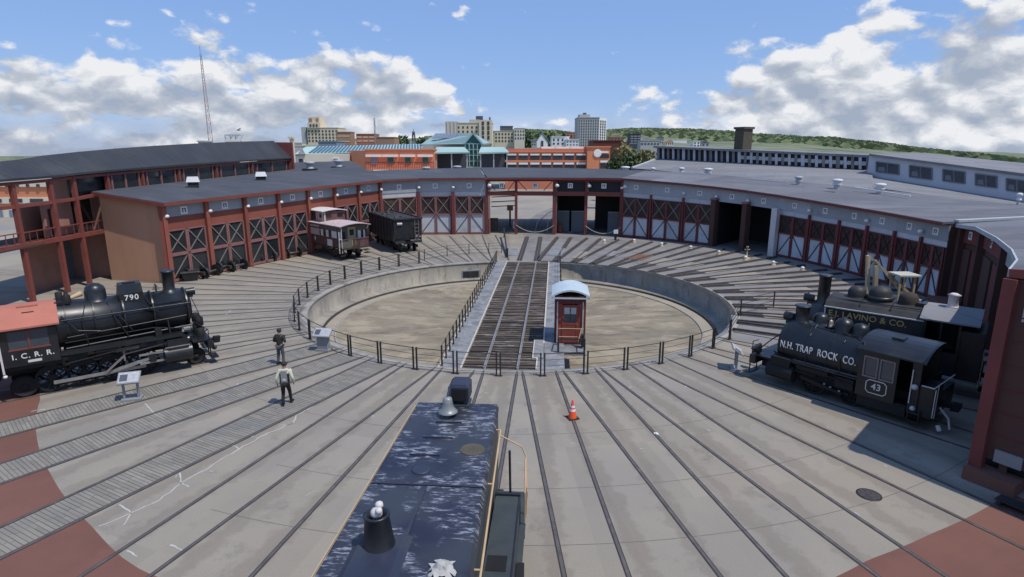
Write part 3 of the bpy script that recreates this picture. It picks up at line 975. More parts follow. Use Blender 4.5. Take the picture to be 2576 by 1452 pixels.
MB().box(-0.32, 0.32, 0.012, 0.03, 1.14, 1.98).build('pane', 'window_glass', dr)
MB().box(-0.32, 0.32, 0.002, 0.012, 1.62, 1.98).build('pane', 'pane_light', dr)
MB().box(-0.02, 0.02, -0.016, 0.012, 1.14, 1.98).build('glazing_bar', 'cab_red_dark', dr)
MB().ball((0.37, -0.04, 1.05), 0.03, 8, 5).build('door_knob', 'brass', dr)
MB().ball((0.0, -0.03, HW - 0.1), 0.05, 8, 6).build('porch_lamp', 'lamp_white', cab)
mb = MB()
n = 10
for i in range(n):
    x0, x1 = [(-1.0 + 2.0 * (i + t) / n) for t in (0, 1)]
    z0, z1 = [HW - 0.02 + 0.33 * (1 - (x / 1.0) ** 2) for x in (x0, x1)]
    mb.hexa([(x0, -0.35, z0), (x1, -0.35, z1), (x1, DP + 0.25, z1), (x0, DP + 0.25, z0), (x0, -0.35, z0 + 0.09), (x1, -0.35, z1 + 0.09), (x1, DP + 0.25, z1 + 0.09), (x0, DP + 0.25, z0 + 0.09)])
mb.box(-1.0, 1.0, -0.33, -0.30, HW - 0.10, HW - 0.02)
mb.build('roof', 'cab_roof_blue', cab)
# platform frame with a gate in front of the cabin
MB().box(-W2, W2 + 0.05, -1.55, -0.02, -0.16, -0.08).build('platform', 'deck_gray', cab)
fr = MB()
for x in (-0.62, 0.72):
    fr.box(x - 0.05, x + 0.05, -1.55, -1.45, -1.6, 0.75).box(x - 0.035, x + 0.035, -0.35, -0.28, -0.1, 0.55)
    fr.beam((x, -1.5, 0.72), (x, -0.3, 0.72 if x > 0 else 0.52), 0.05, 0.05)
fr.box(-0.62, 0.72, -1.54, -1.47, -0.1, -0.02).box(-0.62, 0.72, -1.53, -1.48, 0.68, 0.74)
fr.build('platform_frame', 'girder', cab)
MB().tube((-0.62, -0.31, 0.9), (0.72, -0.31, 0.9), 0.02, n=6).tube((-0.62, -0.31, 0.45), (0.72, -0.31, 0.45), 0.02, n=6).tube((0.6, -0.3, 0.0), (0.6, -0.3, 0.95), 0.025, n=6).tube((0.6, -0.3, 0.9), (0.45, -0.5, 0.3), 0.035, n=6).build('hand_rail', 'rail_cream', cab)
MB().cbox((0.66, -0.5, 0.0), 0.12, 0.35, 0.62).build('control_box', 'iron_black', cab)

# ---------------------------------------------------------------- railing round the pit
rail_t = thing('pit_railing', 'low black iron railing of paired posts round the turntable pit', 'railing', (CX, CY, 0), world=True)
angs = [-4.15 + 7.85 * k for k in range(-18, 8)]
RF = 14.86


def rf(a):
    return RF if a > -95 else RF + (-95 - a) * 0.018


pme = None
for i, a in enumerate(angs):
    w = 0.09 if a > -75 else 0.06
    zt = 1.12
    pm = MB()
    for s in (-1, 1):
        p = pol(a, rf(a), s * w)
        pm.cbox((p.x, p.y, 0.0), 0.065, 0.065, zt, rad(a))
    p = pol(a, rf(a))
    pm.cbox((p.x, p.y, 0.0), 0.36, 0.16, 0.022, rad(a))
    pm.build('post', 'fence_iron', rail_t)
    if i + 1 < len(angs):
        b = angs[i + 1]
        m2 = MB()
        for zz in (0.18, 0.48, 0.78, 1.08):
            m2.tube(pol(a, rf(a), w, zz), pol(b, rf(b), -w, zz), 0.02 if zz > 1 else 0.011, n=5)
        m2.build('rail_panel', 'fence_iron', rail_t)
# branch of railing running off to the yard on the right
pp = [G(1835, 838), G(1862, 795), G(1945, 775), G(2030, 778)]
for p, q in zip(pp[:-1], pp[1:]):
    MB().cbox((q.x, q.y, 0), 0.07, 0.07, 1.12).build('post', 'fence_iron', rail_t)
    m2 = MB()
    for zz in (0.18, 0.48, 0.78, 1.08):
        m2.tube(p + Vector((0, 0, zz)), q + Vector((0, 0, zz)), 0.016, n=5)
    m2.build('rail_panel', 'fence_iron', rail_t)
# gate and swing barrier at the far end by the bridge
gate = thing('swing_barrier', 'dark tilted barrier bar beside the far end of the turntable bridge', 'barrier', G(1277, 650), world=True)
a0 = G(1276, 648); b0 = G(1268, 598)
MB().beam(a0 + Vector((0, 0, 0.15)), b0 + Vector((0, 0, 1.0)), 0.12, 0.3).build('bar', 'iron_black', gate)
MB().cbox(a0, 0.2, 0.2, 0.9).cbox(b0, 0.12, 0.12, 1.0).build('post', 'iron_black', gate)
fr2 = thing('apron_railing', 'thin black railing on the pale apron behind the far pit edge', 'railing', G(1120, 640), world=True)
pts = [G(u, v) for u, v in ((1068, 655), (1125, 645), (1180, 640), (1230, 638), (1262, 636))]
for i, p in enumerate(pts):
    MB().cbox(p, 0.07, 0.07, 1.05).build('post', 'fence_iron', fr2)
    if i:
        m2 = MB()
        for zz in (0.15, 0.45, 0.75, 1.02):
            m2.tube(pts[i - 1] + Vector((0, 0, zz)), p + Vector((0, 0, zz)), 0.014, n=5)
        m2.build('rail_panel', 'fence_iron', fr2)

# ---------------------------------------------------------------- roundhouse
def lerp(a, b, t):
    return a + (b - a) * t


def itab(tab, x):
    if x <= tab[0][0]:
        (x0, y0), (x1, y1) = tab[0], tab[1]
    elif x >= tab[-1][0]:
        (x0, y0), (x1, y1) = tab[-2], tab[-1]
    else:
        for (x0, y0), (x1, y1) in zip(tab[:-1], tab[1:]):
            if x0 <= x <= x1:
                break
    return y0 + (y1 - y0) * (x - x0) / (x1 - x0)


class Bay:
    """frame of one bay of a facade: p0 -> p1 along the wall, inside of the yard on the -n side"""
    def __init__(s, c0, c1):
        s.p0 = Vector((c0[0], c0[1], 0)); s.p1 = Vector((c1[0], c1[1], 0)); s.z0 = c0[2]; s.z1 = c1[2]
        d = (s.p1 - s.p0).normalized()
        s.n = Vector((d.y, -d.x, 0))
        if (Vector((CX, CY, 0)) - s.p0).dot(s.n) < 0:
            s.n = -s.n
        s.len = (s.p1 - s.p0).length

    def p(s, t, f, d=0.0):
        q = lerp(s.p0, s.p1, t) + s.n * d
        return Vector((q.x, q.y, lerp(s.z0, s.z1, t) * f))

    def slab(s, mb, t0, t1, f0, f1, d0, d1):
        return mb.hexa([s.p(t0, f0, d0), s.p(t1, f0, d0), s.p(t1, f0, d1), s.p(t0, f0, d1), s.p(t0, f1, d0), s.p(t1, f1, d0), s.p(t1, f1, d1), s.p(t0, f1, d1)])

    def bar(s, mb, t0, f0, t1, f1, w, d, h=0.05):
        a = s.p(t0, f0, d); b = s.p(t1, f1, d)
        return mb.beam(a, b, w, h, up=s.n)


def plate(B, par, t=0.5, f=0.90, s=0.30):
    c = B.p(t, f, 0.07)
    d = (B.p1 - B.p0).normalized()
    m = MB(); a = c - d * s - Vector((0, 0, s)); u = Vector((0, 0, 2 * s))
    m.hexa([a, a + d * 2 * s, a + d * 2 * s - B.n * 0.03, a - B.n * 0.03, a + u, a + d * 2 * s + u, a + d * 2 * s - B.n * 0.03 + u, a - B.n * 0.03 + u])
    o = m.build('number_plate', 'white_paint', par)
    m = MB()
    for k in (-0.42, 0.3):
        q = c + d * (k * s) + B.n * 0.012 - Vector((0, 0, 0.55 * s))
        m.hexa([q - d * .12 * s, q + d * .16 * s, q + d * .16 * s - B.n * 0.01, q - d * .12 * s - B.n * 0.01] + [x + Vector((0, 0, 1.1 * s)) for x in (q - d * .12 * s, q + d * .16 * s, q + d * .16 * s - B.n * 0.01, q - d * .12 * s - B.n * 0.01)])
    q = c + B.n * 0.012
    m.beam(q - d * .3 * s + Vector((0, 0, .4 * s)), q + d * .3 * s + Vector((0, 0, .4 * s)), 0.05, 0.012, up=B.n)
    m.build('numeral', 'iron_black', o)


def wall_lamp(B, par, t):
    c = B.p(t, 0.86, 0.3)
    m = MB().tube(c - B.n * 0.3, c, 0.03, n=6)
    m.lathe(c + Vector((0, 0, 0.12)), (0, 0, -1), [(0, 0.05), (0.08, 0.16), (0.2, 0.2), (0.28, 0.12)], 10)
    m.build('wall_lamp', 'lamp_white', par)


def column(B, par, t, mat, w=0.34, f1=1.0, d=0.12):
    c = B.p(t, 0, d)
    h = lerp(B.z0, B.z1, t) * f1
    MB().cbox(c, w, 0.42, h, math.atan2((B.p1 - B.p0).y, (B.p1 - B.p0).x)).build('column', mat, par)


def leaf(B, par, t0, t1, flip, st):
    """one leaf of a bay door"""
    wd = B.len
    e = 0.09 / wd
    f_top, f_mid0, f_mid1, f_bot = st['f']
    fm = MB()
    for ta in (t0 + e * 0.6, t1 - e * 0.6):
        B.bar(fm, ta, f_bot, ta, f_top, 0.13, 0.05, 0.1)
    B.slab(fm, t0, t1, f_mid0, f_mid1, 0.0, 0.1)
    B.slab(fm, t0, t1, f_top - 0.015, f_top, 0.0, 0.1)
    B.slab(fm, t0, t1, f_bot, f_bot + 0.03, 0.0, 0.1)
    o = fm.build('door', st['frame'], par)
    m = MB(); B.slab(m, t0 + e, t1 - e, f_mid1, f_top - 0.015, -0.02, 0.0); m.build('pane', st['pane'], o)
    m = MB()
    B.bar(m, t0 + e, f_mid1, t1 - e, f_top - .01, 0.08, 0.03); B.bar(m, t0 + e, f_top - .01, t1 - e, f_mid1, 0.08, 0.045)
    m.build('cross_brace', st['brace'], o)
    m = MB(); B.slab(m, t0 + e, t1 - e, f_bot + 0.03, f_mid0, -0.02, 0.0); m.build('lower_panel', st['low'], o)
    m = MB()
    if flip:
        B.bar(m, t0 + e, f_mid0, t1 - e, f_bot + .03, 0.08, 0.03)
    else:
        B.bar(m, t0 + e, f_bot + .03, t1 - e, f_mid0, 0.08, 0.03)
    m.build('diagonal_brace', st['brace2'], o)


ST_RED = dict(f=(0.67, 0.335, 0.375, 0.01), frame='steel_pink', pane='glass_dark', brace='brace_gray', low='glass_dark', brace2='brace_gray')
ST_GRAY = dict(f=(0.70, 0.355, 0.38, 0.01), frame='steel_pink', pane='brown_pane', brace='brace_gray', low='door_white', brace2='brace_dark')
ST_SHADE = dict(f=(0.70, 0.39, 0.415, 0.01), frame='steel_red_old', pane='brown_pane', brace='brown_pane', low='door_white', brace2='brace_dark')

# ---- left wing, seven bays with red cross-braced doors
LW0, LW7 = (-26.65, 45.36, 6.1), (-15.3, 69.3, 6.62)
lw = thing('roundhouse_wing', 'roundhouse wing with red cross-braced doors and slate roof at the left', 'building', (-21, 57, 0), world=True)
cols = [tuple(lerp(LW0[k], LW7[k], i / 7) for k in range(3)) for i in range(8)]
for i in range(7):
    B = Bay(cols[i], cols[i + 1])
    m = MB(); B.slab(m, 0.02, 0.98, 0.835, 0.985, 0.0, 0.06); m.build('fascia_panel', 'fascia', lw)
    m = MB(); B.slab(m, 0.0, 1.0, 0.67, 0.833, -0.05, 0.03); m.build('header_beam', 'orange_red', lw)
    plate(B, lw)
    column(B, lw, 0.0 if i else 0.02, 'orange_red')
    wall_lamp(B, lw, 0.06)
    leaf(B, lw, 0.055, 0.495, False, ST_RED); leaf(B, lw, 0.505, 0.945, True, ST_RED)
column(Bay(cols[6], cols[7]), lw, 0.995, 'orange_red')
E0 = Vector((-26.1, 44.9, 6.1)); E1 = Vector((-14.75, 68.9, 6.62))
GA, GB = Vector((-32.8, 37.3, 0)), Vector((-29.9, 81.0, 0))
bk0 = Vector((-32.3, 46.3, 6.85)); bk1 = D(735, 430, 81.5); rg0 = D(742, 412, 86); rg1 = D(884, 408, 88)
m = MB()
up = Vector((0, 0, 0.18))
for tri in ((E0, E1, bk0), (E1, bk1, bk0), (E1, rg1, bk1), (rg1, rg0, bk1)):
    m.prism([p for p in tri], up)
m.build('roof', 'roof_slate', lw)
m = MB().beam(E0 + Vector((0, 0, 0.04)), E1 + Vector((0, 0, 0.04)), 0.12, 0.24); m.build('gutter', 'steel_red', lw)
m = MB().beam(E0 + Vector((0.0, 0, 0.0)), bk0 + Vector((0, 0, 0.0)), 0.14, 0.25); m.build('verge_board', 'steel_red', lw)
# tan end wall
m = MB().prism([(-26.75, 45.5, 0), (-26.75, 45.5, 6.0), (-32.0, 46.6, 6.72), (-32.0, 46.6, 0)], (0.1, 0.35, 0)); m.build('end_wall', 'tan_wall', lw)
MB().cbox((-26.65, 45.3, 0), 0.3, 0.3, 6.05, 0.5).build('corner_post', 'steel_red', lw)
MB().prism([(-18.2, 72, 0), (-18.2, 72, 6.5), (-31.5, 66, 6.5), (-31.5, 66, 0)], (0, 0.2, 0)).build('inner_wall', 'interior_shade', lw)
MB().box(-31.9, -31.7, 47, 66, 0, 6.6).build('back_wall', 'interior_shade', lw)
bb = thing('timber_bench', 'low brown timber bench along the foot of the tan wall', 'bench', G(372, 700), world=True)
q = G(372, 703)
MB().cbox((q.x, q.y, 0.38), 2.6, 0.5, 0.14, rad(-11)).build('seat', 'brown_wall', bb)
for k in (-1, 1):
    MB().cbox((q.x + k * 1.0, q.y - k * 0.2, 0), 0.2, 0.42, 0.38, rad(-11)).build('leg', 'brown_wall', bb)

# box vents on the left roof
for i, (u, v, Y, s, lab) in enumerate([(487, 470, 52.5, 0.75, 'white hooded roof vent nearest the tan wall'), (657, 454, 62.5, 0.8, 'white hooded roof vent midway along the left slate roof')]):
    q = D(u, v, Y)
    t = thing('roof_vent', lab, 'vent', q, 0.45, group='hooded vents on the left roof')
    MB().box(-s * .55, s * .55, -s * .55, s * .55, -0.35, 0.42).build('curb', 'vent_dark', t)
    MB().hexa([(-s * .7, -s * .7, 0.42), (s * .7, -s * .7, 0.42), (s * .7, s * .7, 0.42), (-s * .7, s * .7, 0.42), (-s * .55, -s * .5, 0.85), (s * .55, -s * .5, 0.85), (s * .55, s * .5, 0.85), (-s * .55, s * .5, 0.85)]).build('hood', 'vent_white', t)
for u, v, Y, lab in [(780, 427, 80, 'gray box vent with white cowl on the far left slope'), (852, 422, 82, 'gray box vent with white cowl nearest the roof hip')]:
    q = D(u, v, Y)
    t = thing('roof_vent', lab, 'vent', q, 0.2, group='cowled vents on the left roof')
    MB().box(-0.95, 0.95, -0.6, 0.6, -0.45, 0.15).build('curb', 'vent_dark', t)
    MB().lathe((0, 0, 0.15), (0, 0, 1), [(0, 0.5), (0.2, 0.42), (0.5, 0.36), (0.6, 0.62), (0.85, 0.62), (0.92, 0.3)], 12).build('cowl', 'vent_gray', t)

# ---- middle range: three panelled bays, two open, two dark
MID = [(-15.3, 69.3, 6.62), (-11.3, 72.6, 6.66), (-7.2, 72.9, 6.68), (-3.15, 72.95, 6.7)]
OPEN = [(-3.0, 72.95, 6.7), (0.5, 72.95, 6.72), (5.1, 72.7, 6.72), (8.9, 72.2, 6.74), (12.9, 70.9, 6.75)]
RIGHT = [(12.9, 70.9, 6.75), (15.93, 68.88, 6.58), (18.97, 66.45, 6.4), (21.69, 63.83, 6.21), (24.01, 60.98, 6.0), (25.85, 57.88, 5.79), (27.18, 54.4, 5.61), (28.16, 51.11, 5.48),
         (28.74, 47.97, 5.4), (29.16, 45.07, 5.34), (29.32, 42.29, 5.29), (29.47, 39.96, 5.26)]
VTAB = [(700, 440), (880, 436), (953, 431), (1050, 428), (1222, 424), (1390, 425), (1557, 429), (1722, 437), (1885, 449), (2043, 463), (2190, 478), (2328, 493), (2392, 503), (2576, 519), (3200, 545)]


def outer(c, dep=15.0):
    d = Vector((c[0] - CX, c[1] - CY, 0)).normalized()
    q = Vector((c[0], c[1], 0)) + d * dep
    u = 1288 + 1500 * q.x / (q.y * CT + 2.8 * ST)
    k = D(u, itab(VTAB, u), q.y)
    return Vector((q.x, q.y, k.z))


def eave(c, ov=0.55):
    d = Vector((CX - c[0], CY - c[1], 0)).normalized()
    return Vector((c[0] + d.x * ov, c[1] + d.y * ov, c[2]))


def roof_strip(par, pts, mat, gut='steel_red_old'):
    for i, (a, b) in enumerate(zip(pts[:-1], pts[1:])):
        ea, eb, oa, ob = eave(a), eave(b), outer(a), outer(b)
        m = MB().hexa([ea, eb, ob, oa] + [p + Vector((0, 0, 0.16)) for p in (ea, eb, ob, oa)])
        m.build('roof_panel', mat, par)
        MB().beam(ea + Vector((0, 0, 0.02)), eb + Vector((0, 0, 0.02)), 0.1, 0.2).build('gutter', gut, par)
        # outer wall of the range
        MB().hexa([(oa.x, oa.y, 0), (ob.x, ob.y, 0), (ob.x * 1.003, ob.y * 1.003, 0), (oa.x * 1.003, oa.y * 1.003, 0), oa, ob, ob * 1.003, oa * 1.003]).build('outer_wall', 'plum_wall', par) if par.get('closed') else None


mid = thing('roundhouse_range', 'middle roundhouse range with gray panelled doors behind the black hopper', 'building', (-8, 73, 0), world=True)
mid['closed'] = True
for i in range(3):
    B = Bay(MID[i], MID[i + 1])
    m = MB(); B.slab(m, 0.0, 1.0, 0.775, 0.985, 0.0, 0.06); m.build('fascia_panel', 'fascia', mid)
    m = MB(); B.slab(m, 0.02, 0.98, 0.70, 0.773, -0.04, 0.0); m.build('strip_window', 'door_white', mid)
    plate(B, mid, f=0.88)
    column(B, mid, 0.01, 'steel_red_old', f1=0.775)
    wall_lamp(B, mid, 0.03)
    leaf(B, mid, 0.055, 0.495, False, ST_GRAY); leaf(B, mid, 0.505, 0.945, True, ST_GRAY)
roof_strip(mid, MID, 'roof_slate')
m = MB(); a = Vector(MID[3]); o_ = outer(MID[3])
m.hexa([(a.x, a.y, 0), (o_.x, o_.y, 0), (o_.x - .2, o_.y, 0), (a.x - .2, a.y, 0), (a.x, a.y, a.z), (o_.x, o_.y, o_.z), (o_.x - .2, o_.y, o_.z), (a.x - .2, a.y, a.z)])
m.build('party_wall', 'plum_wall', mid)

cen = thing('open_bays', 'open red steel bays in the middle with the yard showing through', 'building', (4, 73, 0), world=True)
for i, c in enumerate(OPEN):
    MB().cbox((c[0], c[1], 0), 0.34, 0.4, c[2] - 0.02).build('column', 'steel_red_old', cen)
    MB().cbox((c[0] + 0.28, c[1] + 0.05, 0), 0.12, 0.2, c[2] - 0.3).build('pilaster', 'steel_pink', cen) if i in (0, 2) else None
for i in range(4):
    B = Bay(OPEN[i], OPEN[i + 1])
    m = MB(); B.slab(m, 0.03, 0.97, 0.70, 0.775, -0.1, 0.1); m.build('header_beam', 'steel_red', cen)
    m = MB(); B.slab(m, 0.03, 0.97, 0.955, 1.0, -0.1, 0.1); m.build('top_beam', 'steel_red_old', cen)
    plate(B, cen, f=0.88, s=0.3)
    if i < 2:
        m = MB(); B.bar(m, 0.05, 0.96, 0.28, 0.79, 0.09, 0.0); B.bar(m, 0.95, 0.96, 0.72, 0.79, 0.09, 0.0); m.build('knee_brace', 'brace_dark', cen)
    else:
        m = MB(); B.slab(m, 0.05, 0.95, 0.775, 0.955, -0.06, 0.0); m.build('fascia_panel', 'interior_shade', cen)
        for t0, t1 in ((0.06, 0.46), (0.53, 0.94)):
            if i == 3 and t0 < 0.5:
                continue
            q0, q1 = B.p(t0, 0, -3.0), B.p(t1, 0, -3.0)
            m = MB().beam(q0 + Vector((0, 0, 1.25)), q1 + Vector((0, 0, 1.25)), 0.1, 2.5); o = m.build('door', 'door_gray', cen)
            MB().beam(q0 + Vector((0, 0, 2.56)), q1 + Vector((0, 0, 2.56)), 0.12, 0.1).build('door_rail', 'fascia', o)
        q0, q1 = B.p(0.02, 0, -6.0), B.p(0.98, 0, -6.0)
        MB().beam(q0 + Vector((0, 0, 3.3)), q1 + Vector((0, 0, 3.3)), 0.2, 6.5).build('inner_wall', 'interior_shade', cen)
for k in (2, 4):
    a = Vector(OPEN[k]); o_ = outer(OPEN[k])
    MB().hexa([(a.x, a.y + .5, 0), (o_.x, o_.y, 0), (o_.x + .2, o_.y, 0), (a.x + .2, a.y + .5, 0), (a.x, a.y + .5, a.z), (o_.x, o_.y, o_.z), (o_.x + .2, o_.y, o_.z), (a.x + .2, a.y + .5, a.z)]).build('party_wall', 'fascia' if k == 2 else 'brown_wall', cen)
for i in (0, 2, 3, 4):
    c = OPEN[i]
    MB().lathe((c[0] + 0.3, c[1] - 0.45, 6.15), (0, 0, -1), [(0, 0.05), (0.1, 0.22), (0.3, 0.26), (0.4, 0.14)], 10).tube((c[0], c[1], 6.2), (c[0] + 0.3, c[1] - 0.45, 6.2), 0.03).build('wall_lamp', 'lamp_white', cen)
roof_strip(cen, OPEN, 'roof_slate')
m = MB()
for k in range(4):
    zz = 4.0 - k * 0.32
    m.beam(D(1236, 484 + k * 12, 88), D(1298, 481 + k * 12, 88), 0.1, 0.12 if k else 0.2)
m.build('slat_screen', 'steel_red_old', cen)
# chains across two of the open bays
for (i, j, lab) in ((1, 2, 'pale slack chain hung across the open middle bay'), (3, 4, 'pale slack chain hung across the dark bay beside the panelled doors')):
    a = Vector(OPEN[i]); b = Vector(OPEN[j])
    pts = []
    for k in range(13):
        t = k / 12
        p = lerp(a, b, t); pts.append(Vector((p.x, p.y - 0.25, 1.15 - 0.85 * (1 - (2 * t - 1) ** 2))))
    tag(MB().path(pts, 0.035, 5).build('barrier_chain', 'cream_edge'), lab, 'chain')

# ---- right range
rg = thing('roundhouse_range', 'long curved roundhouse range in shade on the right with gray doors', 'building', (26, 55, 0), world=True)
rg['closed'] = True
for i in range(11):
    B = Bay(RIGHT[i], RIGHT[i + 1])
    dark = i in (3, 4)
    m = MB(); B.slab(m, 0.0, 1.0, 0.775, 0.985, 0.0, 0.06); m.build('fascia_panel', 'fascia', rg)
    plate(B, rg, f=0.88, s=0.26)
    if i % 2 == 0 or dark:
        wall_lamp(B, rg, 0.04)
    if dark:
        w = 0.5
        q = B.p(0.02, 0, 0.25)
        MB().cbox(q, 0.55, 0.8, B.z0 * 0.8, math.atan2((B.p1 - B.p0).y, (B.p1 - B.p0).x)).build('brick_pier', 'brown_wall', rg)
        q = B.p(0.02, 0, 0.25)
        MB().cbox((q.x, q.y, B.z0 * 0.8), 0.7, 0.95, 0.16, math.atan2((B.p1 - B.p0).y, (B.p1 - B.p0).x)).build('pier_cap', 'steel_pink', rg)
        a, b = B.p(-0.3, 0, -7), B.p(1.3, 0, -7)
        MB().beam(a + Vector((0, 0, 3)), b + Vector((0, 0, 3)), 0.2, 6).build('inner_wall', 'interior_shade', rg)
        continue
    m = MB(); B.slab(m, 0.02, 0.98, 0.70, 0.773, -0.04, 0.0); m.build('strip_window', 'door_white', rg)
    column(B, rg, 0.01, 'steel_red_old', w=0.2, f1=0.775, d=0.0)
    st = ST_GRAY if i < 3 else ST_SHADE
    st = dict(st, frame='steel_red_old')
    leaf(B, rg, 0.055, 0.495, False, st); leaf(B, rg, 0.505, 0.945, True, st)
B = Bay(RIGHT[4], RIGHT[5]); q = B.p(0.98, 0, 0.2)
MB().cbox(q, 0.6, 0.9, B.z1 * 0.8, math.atan2((B.p1 - B.p0).y, (B.p1 - B.p0).x)).build('brick_pier', 'off_white', rg)
for k in (3, 5):
    a = Vector(RIGHT[k]); d = Vector((a.x - CX, a.y - CY, 0)).normalized()
    MB().hexa([(a.x, a.y, 0), (a.x + d.x * 9, a.y + d.y * 9, 0), (a.x + d.x * 9 + .2, a.y + d.y * 9, 0), (a.x + .2, a.y, 0), (a.x, a.y, 5.7), (a.x + d.x * 9, a.y + d.y * 9, 5.7), (a.x + d.x * 9 + .2, a.y + d.y * 9, 5.7), (a.x + .2, a.y, 5.7)]).build('party_wall', 'interior_shade', rg)
roof_strip(rg, RIGHT, 'roof_light')
# raised end of its roof above the near range
a, o_ = Vector(RIGHT[-1]), outer(RIGHT[-1])
m = MB().hexa([a + Vector((0.3, -0.3, 0.16)), o_ + Vector((0, -0.3, 0.16)), o_ + Vector((0, 0.2, 0.16)), a + Vector((0.3, 0.2, 0.16)), a + Vector((0.3, -0.3, 0.32)), o_ + Vector((0, -0.3, 0.30)), o_ + Vector((0, 0.2, 0.30)), a + Vector((0.3, 0.2, 0.32))])
m.build('roof_flashing', 'vent_gray', rg)
m = MB().hexa([(a.x, a.y, 0), (o_.x, o_.y, 0), (o_.x, o_.y + .2, 0), (a.x, a.y + .2, 0), (a.x, a.y, a.z), (o_.x, o_.y, o_.z), (o_.x, o_.y + .2, o_.z), (a.x, a.y + .2, a.z)]); m.build('end_wall', 'brown_wall', rg)

# ---- near range at the right edge
NE = [(29.6, 39.6, 5.22), (28.65, 36.66, 5.4), (24.62, 30.04, 5.7), (20.37, 23.99, 6.1), (16.96, 19.67, 6.45), (14.75, 17.3, 6.6)]
nr = thing('roundhouse_range', 'dark red roundhouse range close to the camera at the right edge', 'building', (20, 24, 0), world=True)


def ofs(c, d):
    v = Vector((c[0] - CX, c[1] - CY, 0)).normalized()
    return Vector((c[0] + v.x * d, c[1] + v.y * d, c[2]))


NO = [Vector((44.4, 39.3, 6.2)), Vector((43, 32, 6.35)), Vector((38, 22, 6.9)), Vector((31, 13, 7.4)), Vector((26, 8, 7.7)), Vector((22.5, 5.5, 7.9))]
for i in range(5):
    a, b = Vector(NE[i]), Vector(NE[i + 1])
    oa, ob = NO[i], NO[i + 1]
    MB().hexa([a, b, ob, oa] + [p + Vector((0, 0, 0.14)) for p in (a, b, ob, oa)]).build('roof_panel', 'roof_light', nr)
    MB().beam(a + Vector((0, 0, 0.02)), b + Vector((0, 0, 0.02)), 0.12, 0.24).build('gutter', 'vent_gray', nr)
    fa, fb = ofs(NE[i], 0.55), ofs(NE[i + 1], 0.55)
    B = Bay((fa.x, fa.y, a.z - 0.05), (fb.x, fb.y, b.z - 0.05))
    m = MB(); B.slab(m, 0, 1, 0.8, 1.0, 0.0, 0.06); m.build('fascia_panel', 'steel_red_old' if i < 2 else 'fascia', nr)
    m = MB(); B.slab(m, 0, 1, 0.0, 0.8, -0.3, -0.1); m.build('wall', 'brown_wall', nr)
    for t in (0.02,):
        column(B, nr, t, 'brown_wall', w=0.5)
    if i < 2:
        plate(B, nr, 0.4, 0.9, 0.26)
        m = MB(); B.slab(m, 0.1, 0.45, 0.0, 0.72, -0.08, 0.0); m.build('door', 'brown_wall', nr)
        m = MB(); B.slab(m, 0.56, 0.94, 0.0, 0.72, -0.08, 0.0); m.build('door', 'steel_red_old', nr)
# near end wall
f0 = ofs(NE[5], 0.1); f1 = ofs(NE[5], 11.5)
dv = (f1 - f0).normalized(); nv = Vector((-dv.y, dv.x, 0))
if nv.dot(Vector((0, 0, 0)) - f0) < 0:
    nv = -nv
bx, by = f0.x, f0.y
e0 = Vector((bx, by, 0)); e1 = Vector((f1.x, f1.y, 0))
MB().hexa([e0 + Vector((0, 0, 0.75)), e1 + Vector((0, 0, 0.75)), e1 - nv * .2 + Vector((0, 0, .75)), e0 - nv * .2 + Vector((0, 0, .75)), e0 + Vector((0, 0, 6.45)), e1 + Vector((0, 0, 7.6)), e1 - nv * .2 + Vector((0, 0, 7.6)), e0 - nv * .2 + Vector((0, 0, 6.45))]).build('end_wall', 'brown_wall', nr)
MB().hexa([e0 - nv * .5, e1 - nv * .5, e1 - nv * .7, e0 - nv * .7, e0 - nv * .5 + Vector((0, 0, .75)), e1 - nv * .5 + Vector((0, 0, .75)), e1 - nv * .7 + Vector((0, 0, .75)), e0 - nv * .7 + Vector((0, 0, .75))]).build('plinth_wall', 'interior_shade', nr)
ang = math.atan2(dv.y, dv.x)
MB().cbox(e0 + nv * 0.05 + Vector((0, 0, 0.42)), 0.34, 0.34, 6.05, ang).build('corner_post', 'steel_red_old', nr)
MB().cbox(e0 + dv * 0.5 + nv * 0.12, 1.35, 0.75, 0.42, ang).build('corner_plinth', 'red_paving', nr)
MB().cbox(e0 + dv * 0.75 + nv * 0.02 + Vector((0, 0, 0.75)), 0.7, 0.1, 0.4, ang).build('wall_box', 'sign_metal', nr)
for k in range(6):
    MB().beam(e0 + dv * 0.3 + nv * 0.012 + Vector((0, 0, 1.6 + 0.75 * k)), e1 + nv * 0.012 + Vector((0, 0, 1.6 + 0.8 * k)), 0.02, 0.035).build('siding_joint', 'cab_red_dark', nr)
MB().beam(Vector(NE[5]) + Vector((0, 0, 0.02)), NO[5] + Vector((0, 0, 0.02)), 0.14, 0.26).build('verge_board', 'steel_red', nr)
st_ = thing('door_step', 'low dark grated step in front of the wall at the right edge', 'step', e0 + dv * 2.2 + nv * 1.1, ang)
MB().box(-1.2, 3.5, -0.22, 0.22, 0.16, 0.2).build('tread', 'girder', st_)
for x in (-1.1, 0.9, 3.2):
    MB().box(x - 0.05, x + 0.05, -0.2, 0.2, 0.0, 0.16).build('leg', 'girder', st_)
# concrete ramp and kerb against the near range
rk = thing('loading_kerb', 'low brick red kerb along the foot of the dark red doors', 'kerb', (27, 35, 0), world=True)
a = ofs(NE[0], -0.3); b = ofs(NE[2], -0.3)
MB().beam((a.x, a.y, 0.2), (b.x, b.y, 0.2), 1.3, 0.4).build('kerb_block', 'red_paving', rk)

